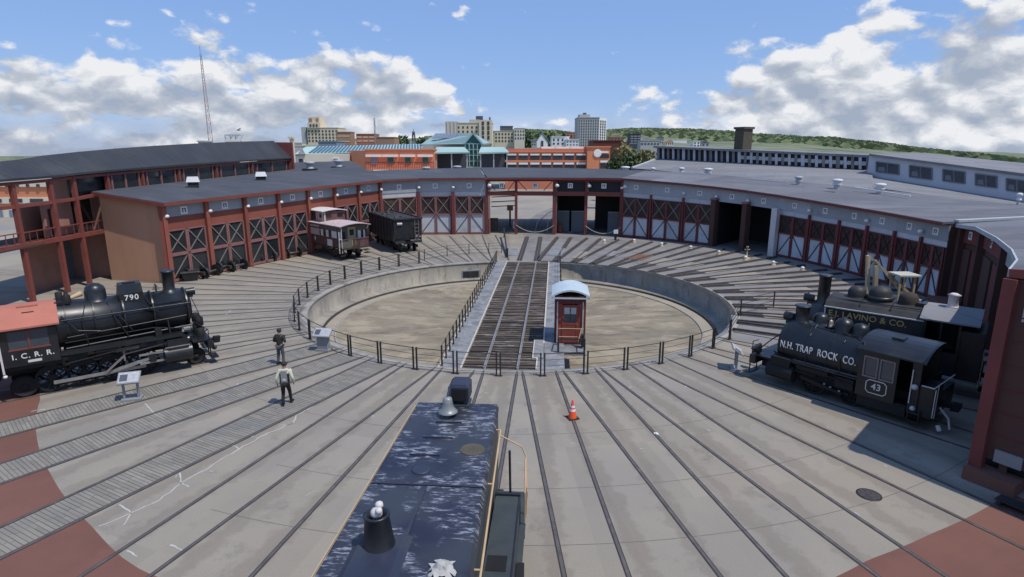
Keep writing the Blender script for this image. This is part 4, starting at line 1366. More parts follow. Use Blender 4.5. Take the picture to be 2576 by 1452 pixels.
# ---- glazed gallery at the left with a black roof
gl = thing('visitor_gallery', 'long red steel gallery with dark windows and a black sloping roof', 'building', (-32, 55, 0), world=True)
US = [25, 120, 180, 266, 355, 447, 542, 633, 728]
GP = [Vector((-32.66, 39.41, 0)), Vector((-32.46, 42.4, 0)), Vector((-32.32, 44.53, 0)), Vector((-32.09, 47.96, 0)), Vector((-31.82, 52.11, 0)), Vector((-31.48, 57.25, 0)), Vector((-31.05, 63.7, 0)), Vector((-30.54, 71.39, 0)), Vector((-29.85, 81.7, 0))]
GP = [Vector((-33.4, 27.0, 0)), Vector((-33.0, 34.0, 0))] + GP
GT = [7.95, 8.0, 8.1, 8.15, 8.25, 8.35, 8.45, 8.55, 8.65, 8.75, 8.85]
GS = [6.5, 6.5, 6.5, 6.55, 6.6, 6.85, 6.95, 7.05, 7.1, 7.2, 7.3]
z3 = Vector((0, 0, 1))
for i, p in enumerate(GP):
    zb = 0 if i < 6 else 5.5
    MB().cbox((p.x, p.y, zb), 0.28, 0.28, GT[i] - zb, 0.05).build('post', 'steel_red', gl)
for i in range(len(GP) - 1):
    a, b = GP[i], GP[i + 1]
    MB().beam(a + z3 * (GT[i] - .1), b + z3 * (GT[i + 1] - .1), 0.25, 0.2).build('head_beam', 'steel_red', gl)
    MB().beam(a + z3 * GS[i], b + z3 * GS[i + 1], 0.25, 0.22).build('sill_beam', 'steel_red', gl)
    n = 3 if i >= 5 else 1
    if i >= 4:
        if i > 4:
            m = MB().hexa([a + z3 * (GS[i] + .12) - Vector((.05, 0, 0)), b + z3 * (GS[i + 1] + .12) - Vector((.05, 0, 0)), b + z3 * (GS[i + 1] + .12) - Vector((.1, 0, 0)), a + z3 * (GS[i] + .12) - Vector((.1, 0, 0)),
                           a + z3 * (GT[i] - .2) - Vector((.05, 0, 0)), b + z3 * (GT[i + 1] - .2) - Vector((.05, 0, 0)), b + z3 * (GT[i + 1] - .2) - Vector((.1, 0, 0)), a + z3 * (GT[i] - .2) - Vector((.1, 0, 0))])
            m.build('window_pane', 'glass_dark', gl)
            for t in (0.12, 0.5, 0.9):
                q = lerp(a, b, t); zz = lerp(GS[i], GS[i + 1], t)
                MB().cbox((q.x, q.y, zz), 0.1, 0.16, lerp(GT[i], GT[i + 1], t) - zz - .1).build('mullion', 'steel_pink', gl)
        else:
            m = MB().hexa([a + z3 * GS[i] - Vector((.4, 0, 0)), b + z3 * GS[i + 1] - Vector((.4, 0, 0)), b + z3 * GS[i + 1] - Vector((.5, 0, 0)), a + z3 * GS[i] - Vector((.5, 0, 0)), a + z3 * GT[i] - Vector((.4, 0, 0)), b + z3 * GT[i + 1] - Vector((.4, 0, 0)), b + z3 * GT[i + 1] - Vector((.5, 0, 0)), a + z3 * GT[i] - Vector((.5, 0, 0))])
            m.build('window_pane', 'glass_dark', gl)
    # first floor edge beam and hand rail
    if i < 5:
        MB().beam(a + z3 * 3.9, b + z3 * 3.92, 0.3, 0.3).build('floor_beam', 'steel_red', gl)
        MB().beam(a + z3 * 4.75 + Vector((.05, 0, 0)), b + z3 * 4.78 + Vector((.05, 0, 0)), 0.06, 0.07).build('hand_rail', 'steel_red', gl)
        m = MB()
        k = int((b - a).length / 0.55)
        for j in range(1, k):
            q = lerp(a, b, j / k); m.cbox((q.x + 0.05, q.y, 4.0), 0.04, 0.04, 0.75)
        m.build('baluster_row', 'steel_red', gl)
# roof
m = MB()
for i in range(len(GP) - 1):
    a, b = GP[i], GP[i + 1]
    wa, wb = 1.9, 1.9
    A0 = a + z3 * (GT[i] + .02) + Vector((0.35, 0, 0.06)); B0 = b + z3 * (GT[i + 1] + .02) + Vector((0.35, 0, .06))
    A1 = a + z3 * (GT[i] + lerp(.7, 2.1, i / 9)) - Vector((wa, 0, 0)); B1 = b + z3 * (GT[i + 1] + lerp(.7, 2.1, (i + 1) / 9)) - Vector((wb, 0, 0))
    mm = MB().hexa([A0, B0, B1, A1, A0 + z3 * .16, B0 + z3 * .16, B1 + z3 * .16, A1 + z3 * .16]); mm.build('roof_panel', 'roof_black', gl)
    MB().beam(B0 + z3 * .17, B1 + z3 * .17, 0.07, 0.03).build('roof_seam', 'roof_slate', gl)
a = GP[-1]
MB().hexa([a + z3 * 5.5 + Vector((.5, 0, 0)), a + z3 * 5.5 - Vector((4.3, 0, 0)), a + z3 * 5.5 - Vector((4.3, -.5, 0)), a + z3 * 5.5 + Vector((.5, .5, 0)), a + z3 * 11.05 + Vector((.5, 0, 0)), a + z3 * 11.1 - Vector((4.3, 0, 0)), a + z3 * 11.1 - Vector((4.3, -.5, 0)), a + z3 * 11.05 + Vector((.5, .5, 0))]).build('end_wall', 'steel_red_old', gl)
for i in range(len(GP) - 1):
    a, b = GP[i], GP[i + 1]
    A1 = a + z3 * (GT[i] + lerp(.7, 2.1, i / 9)) - Vector((1.9, 0, 0)); B1 = b + z3 * (GT[i + 1] + lerp(.7, 2.1, (i + 1) / 9)) - Vector((1.9, 0, 0))
    A2, B2 = A1 - Vector((2.6, 0, 1.2)), B1 - Vector((2.6, 0, 1.2))
    MB().hexa([A1, B1, B2, A2, A1 + z3 * .15, B1 + z3 * .15, B2 + z3 * .15, A2 + z3 * .15]).build('roof_top', 'roof_black', gl)
# gallery back wall behind the glass and the lower walls
MB().box(-36.6, -36.4, 49.5, 81.5, 3.9, 9.6).build('back_wall', 'interior_shade', gl)
MB().box(-36.4, -32.6, 47.9, 48.1, 0, 8.2).build('cross_wall', 'plum_wall', gl)
MB().box(-35.0, -34.8, 42.0, 45.2, 0, 6.4).build('lower_wall', 'plum_wall', gl)
MB().box(-33.6, -33.4, 42.6, 45.4, 4.0, 6.35).build('upper_wall', 'plum_wall', gl)
MB().box(-33.35, -33.3, 43.0, 43.35, 4.1, 6.0).build('slit_window', 'glass_dark', gl)
MB().box(-33.8, -33.6, 45.6, 47.8, 4.2, 6.5).build('window_pane', 'glass_dark', gl)
MB().box(-36.4, -32.4, 36, 48, 3.75, 3.88).build('floor_deck', 'brown_wall', gl)
MB().box(-36.0, -35.8, 45.4, 47.9, 0, 3.7).build('recess_wall', 'door_gray', gl)
MB().box(-40.2, -40.0, 33, 42.0, 0, 3.7).build('rear_wall', 'plum_wall', gl)
for y in (35.2, 37.2, 39.4):
    MB().box(-40.0, -39.9, y, y + 0.5, 0.6, 3.0).build('slit_window', 'glass_dark', gl)

# ---- monitor roof and clerestory behind the right range
mo = thing('monitor_building', 'gray shop building with long louvred monitor roof behind the right range', 'building', (35, 90, 0), world=True)
t0, t1 = D(1657, 372, 98), D(2183, 397, 78)
b0_, b1_ = D(1657, 399, 98), D(2183, 427, 78)
dirv = (t1 - t0); 
back = Vector((6, 9, 0))
MB().hexa([b0_, b1_, b1_ + back, b0_ + back, t0, t1, t1 + back, t0 + back]).build('monitor_core', 'louver_dark', mo)
k = 34
fr_me = None
for i in range(k + 1):
    t = i / k
    a, b = lerp(b0_, b1_, t), lerp(t0, t1, t)
    MB().beam(a + Vector((-.1, -.2, 0)), b + Vector((-.1, -.2, 0)), 0.34 + 0.1 * (i % 5 == 0), 0.2, up=(0.6, 0.8, 0)).build('louver_post', 'clerestory' if i % 2 else 'gable_gray', mo)
    if i < k and i > 14:
        q0 = lerp(lerp(b0_, b1_, (i + .25) / k), lerp(t0, t1, (i + .25) / k), 0.5); q1 = lerp(lerp(b0_, b1_, (i + .8) / k), lerp(t0, t1, (i + .8) / k), 0.5)
        MB().beam(q0 + Vector((-.1, -.15, 0)), q1 + Vector((-.1, -.15, 0)), 0.16, 0.5).build('louver_pane', 'city_gray', mo)
up = Vector((0, 0, 0.3))
MB().hexa([t0 + Vector((-1.0, -.6, 0)), t1 + Vector((.3, -.6, 0)), t1 + back + Vector((0, 0, .15)), t0 + back + Vector((0, 0, .15)), t0 + Vector((-1.0, -.6, .3)), t1 + Vector((.3, -.6, .3)), t1 + back + Vector((0, 0, .4)), t0 + back + Vector((0, 0, .4))]).build('monitor_roof', 'gable_gray', mo)
s0, s1 = D(1590, 423, 92), D(2200, 478, 66)
MB().prism([s0, s1, b1_ + Vector((.5, 0, 0)), b0_], (0, 0.2, -0.25)).build('lower_roof', 'gable_gray', mo)
MB().prism([s0, b0_, b0_ + Vector((0, 0, -9)), s0 + Vector((0, 0, -8))], (0, .3, 0)).build('gable_wall', 'gable_gray', mo)
MB().beam(s0, b0_, 0.3, 0.3).build('verge_board', 'clerestory', mo)
ch = thing('brick_chimney', 'square dark brick chimney on the monitor building roof', 'chimney', D(1868, 372, 90), world=True)
q = D(1868, 373, 90)
MB().cbox((q.x, q.y, q.z - 1.5), 1.85, 1.6, 4.2, 0.5).build('stack', 'chimney_brick', ch)
MB().cbox((q.x, q.y, q.z + 2.7), 2.2, 1.95, 0.3, 0.5).build('cap', 'chimney_brick', ch)

cl = thing('clerestory_building', 'pale concrete hall with a row of dark clerestory windows at upper right', 'building', (45, 66, 0), world=True)
c0, c1 = D(2187, 392, 76), D(2640, 452, 60)
d0, d1 = D(2187, 438, 76), D(2640, 512, 60)
bk = Vector((10, 6, 0))
MB().hexa([Vector((c0.x, c0.y, 0)), Vector((c1.x, c1.y, 0)), Vector((c1.x, c1.y, 0)) + bk, Vector((c0.x, c0.y, 0)) + bk, c0, c1, c1 + bk, c0 + bk]).build('wall', 'clerestory', cl)
MB().hexa([c0 + Vector((-.3, -.4, 0)), c1 + Vector((0, -.4, 0)), c1 + bk + Vector((0, 0, .5)), c0 + bk + Vector((0, 0, .05)), c0 + Vector((-.3, -.4, .25)), c1 + Vector((0, -.4, .25)), c1 + bk + Vector((0, 0, .75)), c0 + bk + Vector((0, 0, .3))]).build('roof', 'gable_gray', cl)
wn = (c1 - c0); wn.z = 0; wn.normalize(); nn = Vector((wn.y, -wn.x, 0))
if nn.y > 0:
    nn = -nn
for i, (ua, ub, va, vb) in enumerate([(2205, 2262, 407, 432), (2289, 2345, 416, 445), (2373, 2428, 426, 455), (2455, 2508, 437, 466), (2533, 2585, 449, 479)]):
    f = lambda u: (u - 2187) / (2640 - 2187)
    def on(u, v):
        t = f(u)
        # position along the wall by its own depth
        lo, hi = 0.0, 1.0
        for _ in range(30):
            mm_ = (lo + hi) / 2
            p = lerp(c0, c1, mm_)
            uu = 1288 + 1500 * p.x / (p.y * CT - (p.z - CAM_H) * ST)
            if uu < u: lo = mm_
            else: hi = mm_
        d = ray(u, v); o_ = Vector((0, 0, CAM_H))
        k_ = (c0 - o_).dot(nn) / d.dot(nn)
        return o_ + d * k_
    a, b, c, d = on(ua, vb), on(ub, vb + (ub - ua) * .13), on(ub, va + (ub - ua) * .13), on(ua, va)
    o = MB().prism([a + nn * .03, b + nn * .03, c + nn * .03, d + nn * .03], -nn * .1).build('window', 'window_glass', cl)
    m = MB()
    for p, q in ((a, b), (b, c), (c, d), (d, a), (lerp(a, b, .5), lerp(d, c, .5))):
        m.beam(p + nn * .06, q + nn * .06, 0.12, 0.1)
    m.build('frame', 'door_gray', o)
    MB().prism([lerp(a, b, .08) + nn * .05 + (d - a) * .1, lerp(a, b, .4) + nn * .05 + (d - a) * .1, lerp(a, b, .35) + nn * .05 + (d - a) * .55, lerp(a, b, .1) + nn * .05 + (d - a) * .5], -nn * .02).build('blind', 'door_gray', o)
# lean-to roof in front of the clerestory
MB().prism([d0 + Vector((0, -.1, -.2)), d1 + Vector((0, -.1, -.2)), D(2640, 535, 55), D(2187, 470, 68)], (0, 0, -0.3)).build('lean_to_roof', 'gable_gray', cl)

# round roof vents on the right roofs
RV = [(1072, 423, 86, .9, 'gray'), (1150, 420, 88, .95, 'gray'), (1573, 422, 86, 0.95, 'white'), (1642, 425, 86, 0.55, 'white'), (1714, 425, 84, .6, 'white'), (1780, 427, 82, .95, 'white'), (2105, 458, 64, .8, 'white'), (2213, 470, 60, .8, 'white'), (2008, 450, 68, .65, 'gray'), (2562, 498, 50, 0.34, 'white')]
W_ = ['first', 'second', 'third', 'fourth', 'fifth', 'sixth', 'seventh', 'eighth', 'ninth', 'tenth', 'eleventh', 'twelfth']
for i, (u, v, Y, s, c) in enumerate(sorted(RV)):
    q = D(u, v + 10, Y)
    t = thing('roof_ventilator', c + ' round roof ventilator on the curved roof, ' + W_[i] + ' from the left', 'vent', q, group='round ventilators on the curved roof')
    MB().lathe((0, 0, -0.9), (0, 0, 1), [(0, .34 * s), (1.15, .34 * s)], 10).build('neck', 'vent_gray', t)
    MB().lathe((0, 0, 0.12), (0, 0, 1), [(0, .52 * s), (.12, .60 * s), (.14, .44 * s), (.34, .44 * s), (.36, .68 * s), (.56, .66 * s), (.62, .3 * s)], 10).build('hood', 'vent_' + c, t)
# long white ridge flashing strips
for i, (ua, va, ub, vb, Y0, Y1) in enumerate([(1690, 427, 1790, 432, 82, 79), (2150, 466, 2290, 487, 62, 56), (1890, 445, 1980, 452, 73, 70)]):
    p, q = D(ua, va + 6, Y0), D(ub, vb + 6, Y1)
    o = MB().beam(p, q, 0.14, 0.12).build('ridge_flashing', 'vent_white', rg)

# ---------------------------------------------------------------- rolling stock (local axes: x forward, y left, z up)
def place(a, r):
    """position on a track and heading towards the turntable"""
    p = pol(a, r)
    d = Vector((CX - p.x, CY - p.y, 0))
    return p, math.atan2(d.y, d.x)


def spoked(x, y, r, w=0.13, spokes=12, flange=True):
    """wheel in the x-z plane; returns (tyre, centre) builders"""
    t = MB()
    n = 24
    s = 1 if y > 0 else -1
    rings = [(r, y - w / 2), (r, y + w / 2), (r - 0.09, y + w / 2), (r - 0.09, y - w / 2)]
    i0 = len(t.v)
    for rr_, yy in rings:
        for k in range(n):
            a = 2 * PI * k / n
            t.v.append((x + rr_ * math.cos(a), yy, r + rr_ * math.sin(a)))
    for j in range(4):
        for k in range(n):
            k2 = (k + 1) % n; j2 = (j + 1) % 4
            t.f.append((i0 + j * n + k, i0 + j * n + k2, i0 + j2 * n + k2, i0 + j2 * n + k)); t.sm.append(False)
    c = MB().tube((x, y - w * .6, r), (x, y + w * .6, r), 0.14, n=12)
    for k in range(spokes):
        a = 2 * PI * k / spokes
        c.beam((x + .1 * math.cos(a), y, r + .1 * math.sin(a)), (x + (r - .07) * math.cos(a), y, r + (r - .07) * math.sin(a)), 0.05, 0.06, up=(0, 1, 0))
    a0 = 0.9
    pts = [(x + (r - .08) * math.cos(a0 + t_ * .25), y - w * .35, r + (r - .08) * math.sin(a0 + t_ * .25)) for t_ in range(0, 8)]
    c.prism(pts, (0, w * .7, 0))
    return t, c


def driver(par, x, r, mat='loco_under'):
    for y in (-0.78, 0.78):
        t, c = spoked(x, y, r)
        o = t.build('driving_wheel', mat, par)
        c.build('spokes', mat, o)
    MB().tube((x, -0.78, r), (x, 0.78, r), 0.09).build('axle', mat, par)


def disc_wheel(par, x, y, r, mat='loco_under', name='wheel'):
    s = 1 if y > 0 else -1
    return MB().lathe((x, y - s * 0.07, r), (0, s, 0), [(0, r + .03), (.03, r + .03), (.035, r), (.13, r - .01), (.135, r - .07), (.10, r - .1), (.09, .14), (.15, .12), (.16, .02)], 24).build(name, mat, par)


def coupler(par, x, s, z=0.85, mat='loco_under'):
    return MB().box(min(x, x + s * .35), max(x, x + s * .35), -.09, .09, z - .09, z + .09).hexa(
        [(x + s * .3, -.16, z - .15), (x + s * .55, -.16, z - .15), (x + s * .55, .12, z - .15), (x + s * .3, .16, z - .15), (x + s * .3, -.16, z + .15), (x + s * .6, -.16, z + .15), (x + s * .6, .05, z + .15), (x + s * .3, .16, z + .15)]).build('coupler', mat, par)


def hand_rail_line(par, pts, mat='steel_bright', r=0.018):
    return MB().path(pts, r, 6).build('hand_rail', mat, par)


def bell(par, x, y, z, s=1.0, mat='brass'):
    o = MB().lathe((x, y, z + .42 * s), (0, 0, -1), [(0, .05 * s), (.04 * s, .12 * s), (.16 * s, .145 * s), (.27 * s, .18 * s), (.34 * s, .25 * s), (.36 * s, .25 * s), (.345 * s, .2 * s)], 18).build('bell', mat, par)
    MB().box(x - .03, x + .03, y - .28 * s, y - .24 * s, z - .05, z + .42 * s).box(x - .03, x + .03, y + .24 * s, y + .28 * s, z - .05, z + .42 * s).box(x - .02, x + .02, y - .28 * s, y + .28 * s, z + .42 * s, z + .47 * s).build('bell_yoke', 'loco_under', o)
    return o


# ---- 2-8-0 with red cab roof (left)
p, h = place(-52.3, 19.6)
ic = thing('steam_locomotive', 'large black steam locomotive with a brick red cab roof at the left', 'locomotive', p, h)
X = lambda d: -d            # distance behind the front end
# smokebox and boiler
MB().lathe((X(0.95), 0, 2.75), (-1, 0, 0), [(0, .30), (.03, .62), (.06, .84), (.10, .90), (1.5, .90), (1.5, .92), (4.2, .98), (5.2, 1.04), (6.1, 1.06)], 32).build('boiler', 'jacket_black', ic)
MB().lathe((X(0.95), 0, 2.75), (1, 0, 0), [(-.02, .66), (.07, .6), (.1, .3), (.13, .05)], 24).build('smokebox_door', 'loco_black', ic)
for d in (1.05, 2.45, 3.6, 4.7, 5.7):
    MB().lathe((X(d), 0, 2.75), (-1, 0, 0), [(0, .93 + .022 * d), (.06, .93 + .022 * d)], 32).build('boiler_band', 'loco_black', ic)
MB().lathe((X(1.65), 0, 3.55), (0, 0, 1), [(0, .42), (.1, .30), (.2, .25), (.95, .27), (.97, .31), (1.05, .31), (1.05, .24)], 20).build('smokestack', 'loco_black', ic)
hl = MB().lathe((X(0.72), 0, 3.45), (1, 0, 0), [(-.25, .17), (.1, .19), (.13, .19)], 16).box(X(.9), X(.7), -.15, .15, 3.2, 3.32).build('headlight', 'loco_black', ic)
MB().lathe((X(0.60), 0, 3.45), (1, 0, 0), [(0, .16), (.01, .15)], 16).build('lens', 'pane_light', hl)
# sand box with number board, steam dome, turret
sd = MB().hexa([(X(2.75), -.5, 3.62), (X(2.75) - 1.0, -.5, 3.62), (X(2.75) - 1.0, .5, 3.62), (X(2.75), .5, 3.62), (X(2.8), -.36, 4.22), (X(2.75) - .92, -.36, 4.22), (X(2.75) - .92, .36, 4.22), (X(2.8), .36, 4.22)]).box(X(3.5), X(3.0), -.15, .15, 4.2, 4.27).build('sand_dome', 'loco_black', ic)
MB().box(X(3.72), X(2.78), -.60, -.50, 3.42, 3.86).build('number_board', 'loco_black', sd)
lettering('number', '790', 0.34, (X(3.25), -.605, 3.64), (1, 0, 0), (0, 0, 1), 'white_paint', sd, depth=0.01, sp=1.15)
MB().lathe((X(4.55), 0, 3.6), (0, 0, 1), [(0, .52), (.1, .42), (.45, .41), (.62, .36), (.74, .22), (.79, .02)], 24).build('steam_dome', 'jacket_black', ic)
MB().tube((X(5.05), -.1, 4.0), (X(5.55), -.25, 3.85), .12, .06, 10).build('whistle', 'rail_cream', ic)
MB().lathe((X(5.6), -.25, 3.7), (0, 0, 1), [(0, .16), (.3, .16), (.35, .1), (.5, .05)], 10).lathe((X(5.85), .1, 3.7), (0, 0, 1), [(0, .14), (.42, .14), (.46, .05)], 10).box(X(6.05), X(5.5), -.5, .5, 3.68, 3.8).build('turret', 'loco_under', ic)
bell(ic, X(2.2), 0.0, 3.72, 0.6)
# piping and running board
MB().path([(X(1.2), -.99, 2.55), (X(5.8), -1.1, 2.35)], .03).path([(X(3.9), -1.02, 3.1), (X(3.4), -1.1, 2.2)], .025).path([(X(2.9), -.95, 3.3), (X(2.3), -1.03, 2.9)], .02).path([(X(5.9), -1.0, 3.3), (X(5.4), -1.15, 2.6), (X(4.6), -1.15, 2.45)], .03).path([(X(1.0), -.98, 2.05), (X(5.9), -1.18, 1.9)], .045).build('side_piping', 'loco_black', ic)
MB().path([(X(1.3), -.8, 3.25), (X(2.6), -.86, 3.28), (X(2.75), -.6, 3.6)], .02).path([(X(4.2), -.55, 3.58), (X(4.0), -1.05, 2.9), (X(3.6), -1.18, 2.0)], .022).path([(X(5.0), -.6, 3.6), (X(5.2), -1.08, 3.0), (X(5.1), -1.2, 1.9)], .022).path([(X(1.4), -1.02, 1.95), (X(2.6), -1.05, 2.2), (X(5.9), -1.16, 2.15)], .03).path([(X(2.0), -1.0, 2.5), (X(2.0), -1.25, 1.85)], .03).path([(X(3.2), -1.45, 1.65), (X(4.8), -1.45, 1.45), (X(6.0), -1.4, 1.3)], .028).build('small_piping', 'loco_under', ic)
MB().box(X(5.9), X(5.2), -1.35, -1.1, 1.35, 1.7).tube((X(4.9), -1.35, 1.62), (X(4.1), -1.35, 1.62), .13, n=10).box(X(2.6), X(2.35), -1.45, -1.2, 1.85, 2.2).build('side_fittings', 'loco_under', ic)
hand_rail_line(ic, [(X(1.0), -.93, 3.12), (X(3.5), -1.0, 3.12), (X(5.9), -1.08, 3.12)], 'loco_black', .022)
for s in (-1, 1):
    MB().box(X(6.1), X(1.5), s * 1.30 - .2, s * 1.30 + .2, 1.80, 1.85).box(X(6.1), X(1.5), s * 1.5 - .012, s * 1.5 + .012, 1.70, 1.85).build('running_board', 'loco_black', ic)
    MB().tube((X(3.6), s * 1.05, 1.55), (X(1.9), s * 1.05, 1.55), .24, n=16).build('air_reservoir', 'loco_black', ic)
    # cylinders and valve chest
    MB().tube((X(2.35), s * 1.2, .86), (X(1.2), s * 1.2, .86), .40, n=20).box(X(2.2), X(1.35), s * 1.2 - .32, s * 1.2 + .32, 1.1, 1.62).tube((X(2.3), s * 1.2, 1.42), (X(1.25), s * 1.2, 1.42), .22, n=14).build('cylinder', 'loco_black', ic)
    MB().box(X(2.3), X(1.3), s * 1.52 - .02, s * 1.52 + .02, 1.24, 1.29).build('cylinder_trim', 'steel_bright', ic)
    # rods
    MB().box(X(3.35), X(2.35), s * 1.26 - .05, s * 1.26 + .05, 1.02, 1.10).box(X(3.35), X(2.35), s * 1.26 - .05, s * 1.26 + .05, .62, .70).build('crosshead_guide', 'steel_bright', ic)
    MB().box(X(2.95), X(2.7), s * 1.26 - .09, s * 1.26 + .09, .68, 1.04).tube((X(2.9), s * 1.26, .86), (X(2.2), s * 1.26, .86), .04).build('crosshead', 'loco_under', ic)
    MB().beam((X(2.85), s * 1.2, .86), (X(4.72), s * 1.2, .48), .07, .14).build('main_rod', 'steel_bright', ic)
    MB().beam((X(3.12), s * 1.06, .48), (X(6.52), s * 1.06, .48), .06, .14).build('side_rod', 'steel_bright', ic)
    MB().beam((X(4.72), s * 1.3, .52), (X(3.9), s * 1.3, 1.2), .05, .08).beam((X(3.9), s * 1.28, 1.5), (X(3.9), s * 1.28, .95), .06, .1).beam((X(3.9), s * 1.28, 1.25), (X(2.3), s * 1.24, 1.42), .05, .06).box(X(4.2), X(3.3), s * 1.25 - .04, s * 1.25 + .04, 1.42, 1.56).build('valve_gear', 'brace_gray', ic)
    MB().box(X(3.0), X(2.6), s * 1.22 - .15, s * 1.22 + .15, 1.5, 1.75).build('lubricator', 'loco_under', ic)
    MB().box(X(4.9), X(4.4), s * 1.1 - .1, s * 1.1 + .1, 1.25, 1.6).build('reverser_bracket', 'loco_under', ic)
    # pale sky-lit gap plates seen behind the wheels
for x in (3.12, 4.28, 5.42, 6.52):
    driver(ic, X(x), .62)
disc_wheel(ic, X(1.0), -.78, .40); disc_wheel(ic, X(1.0), .78, .40)
MB().tube((X(1.0), -.78, .40), (X(1.0), .78, .40), .07).build('axle', 'loco_under', ic)
MB().box(X(8.4), X(.6), -.52, -.42, .95, 1.35).box(X(8.4), X(.6), .42, .52, .95, 1.35).box(X(6.0), X(1.4), -.45, .45, 1.3, 1.9).build('frame', 'loco_under', ic)
# pilot, footboards, air pumps on the front deck
MB().box(X(.5), X(.3), -1.35, 1.35, .82, 1.2).box(X(1.1), X(.3), -1.2, 1.2, 1.2, 1.25).build('pilot_beam', 'loco_black', ic)
for s in (-1, 1):
    m = MB()
    m.box(X(.42), X(.08), s * .95 - .38, s * .95 + .38, .3, .35); m.tube((X(.4), s * .7, .35), (X(.4), s * .7, .85), .03); m.tube((X(.4), s * 1.2, .35), (X(.4), s * 1.2, .85), .03)
    m.path([(X(.42), s * 1.28, 1.2), (X(.42), s * 1.28, 1.75), (X(.9), s * .75, 2.1)], .018)
    m.path([(X(.85), s * .5, 1.3), (X(.92), s * .62, 3.1)], .018)
    m.build('pilot_steps', 'loco_black', ic)
hand_rail_line(ic, [(X(.55), -.55, 1.3), (X(.55), -.6, 2.2), (X(.88), -.6, 3.35), (X(.8), .6, 3.35)], 'loco_black')
for s in (-.42, .42):
    MB().lathe((X(.62), s, 1.25), (0, 0, 1), [(0, .2), (.45, .2), (.47, .12), (.55, .12), (.57, .19), (.95, .19), (1.0, .1)], 12).build('air_pump', 'loco_under', ic)
MB().box(X(.62), X(.45), .15, .4, 1.25, 1.5).tube((X(.45), -.2, 1.35), (X(.25), -.25, 1.5), .03).tube((X(.35), .7, 1.25), (X(.35), .7, 1.7), .04).build('deck_fittings', 'loco_under', ic)
coupler(ic, X(.3), 1)
MB().ball((X(.02), -.1, .45), .12, 8, 6).tube((X(.1), -.25, .85), (X(.05), -.2, .5), .04).build('air_hose', 'rust_under', ic)
# cab
MB().box(X(8.0), X(6.12), -1.45, -1.38, 1.55, 2.25).box(X(8.0), X(7.72), -1.45, -1.38, 2.25, 3.18).box(X(6.4), X(6.12), -1.45, -1.38, 2.25, 3.18).box(X(8.0), X(6.12), -1.45, -1.38, 3.0, 3.2).box(X(8.0), X(6.12), 1.38, 1.45, 1.55, 3.2).box(X(6.2), X(6.12), -1.38, 1.38, 1.6, 3.3).build('cab_side', 'loco_black', ic)
w_ = MB().box(X(7.72), X(6.4), -1.42, -1.40, 2.25, 3.0).build('cab_window', 'window_glass', ic)
MB().box(X(7.09), X(7.03), -1.46, -1.42, 2.25, 3.0).box(X(7.75), X(6.37), -1.46, -1.42, 2.22, 2.28).build('sash', 'steel_red', w_)
rp = []
mr = MB()
NN = 8
for i in range(NN):
    y0, y1 = -1.68 + 3.36 * i / NN, -1.68 + 3.36 * (i + 1) / NN
    z0, z1 = [3.14 + .62 * (1 - (y / 1.68) ** 2) for y in (y0, y1)]
    mr.hexa([(X(8.6), y0, z0), (X(5.98), y0, z0), (X(5.98), y1, z1), (X(8.6), y1, z1), (X(8.6), y0, z0 + .07), (X(5.98), y0, z0 + .07), (X(5.98), y1, z1 + .07), (X(8.6), y1, z1 + .07)])
ro = mr.build('cab_roof', 'red_roof', ic)
MB().box(X(7.3), X(6.6), -.5, -.1, 3.78, 3.84).build('roof_hatch', 'red_roof', ro)
MB().box(X(7.15), X(6.75), -.95, -.9, 3.62, 3.66).build('hatch_bar', 'loco_black', ro)
lettering('lettering', 'I. C. R. R.', 0.30, (X(7.0), -1.455, 1.95), (1, 0, 0), (0, 0, 1), 'white_paint', ic, depth=0.006, sp=1.15)
MB().box(X(7.2), X(6.75), -1.47, -1.45, 1.66, 1.76).build('builder_plate', 'off_white', ic)
MB().box(X(8.1), X(6.1), -1.3, 1.3, 1.35, 1.6).build('cab_floor', 'loco_under', ic)
MB().box(X(8.05), X(7.98), -1.47, -1.42, 1.3, 3.1).build('grab_iron', 'off_white', ic)
MB().ball((X(8.0), -1.42, 1.2), .08, 8, 5).build('marker_lamp', 'lamp_white', ic)
for x in (7.5,):
    for y in (-.78, .78):
        disc_wheel(ic, X(x), y, .45)
# its tender, mostly out of the picture
tn = thing('tender', 'black tender coupled behind the red roofed locomotive, cut by the left edge', 'tender', *place(-52.3, 29.4))
MB().box(-5.5, 1.0, -1.45, 1.45, 1.1, 2.9).build('tank', 'loco_black', tn)
MB().box(-5.5, 1.0, -1.2, 1.2, .85, 1.1).build('frame', 'loco_under', tn)
for x in (-4.5, -3.0, -.8, .6):
    for y in (-.78, .78):
        disc_wheel(tn, x, y, .42)
coupler(tn, 1.0, 1)

# ---- saddle-tank locomotive N.H. TRAP ROCK CO. 43 (right, near)
p, h = place(38.6, 18.0)
tr = thing('tank_locomotive', 'black saddle tank locomotive lettered in white with number 43 on its cab', 'locomotive', p, h)
ty = -1
MB().lathe((X(1.2), 0, 1.78), (-1, 0, 0), [(0, .3), (.02, .80), (.06, .98), (.16, 1.07), (.3, 1.1), (3.55, 1.1)], 40).build('saddle_tank', 'loco_green', tr)
MB().lathe((X(1.22), 0, 1.78), (1, 0, 0), [(-.02, .62), (.06, .56), (.1, .1)], 24).build('smokebox_door', 'loco_black', tr)
for d in (1.55, 2.4, 3.4, 4.45):
    MB().lathe((X(d), 0, 1.78), (-1, 0, 0), [(0, 1.112), (.05, 1.112)], 40).build('tank_band', 'loco_green', tr)
MB().box(X(4.75), X(1.5), -.85, .85, .55, 1.3).tube((X(1.3), 0, 1.6), (X(4.7), 0, 1.6), .7, n=20).build('boiler', 'loco_under', tr)  # the box is an added dark fill for the deep shadow under the tank
MB().beam((X(1.5), 1.06, 1.34), (X(4.7), 1.06, 1.34), .12, .06).build('tank_rib', 'brace_gray', tr)
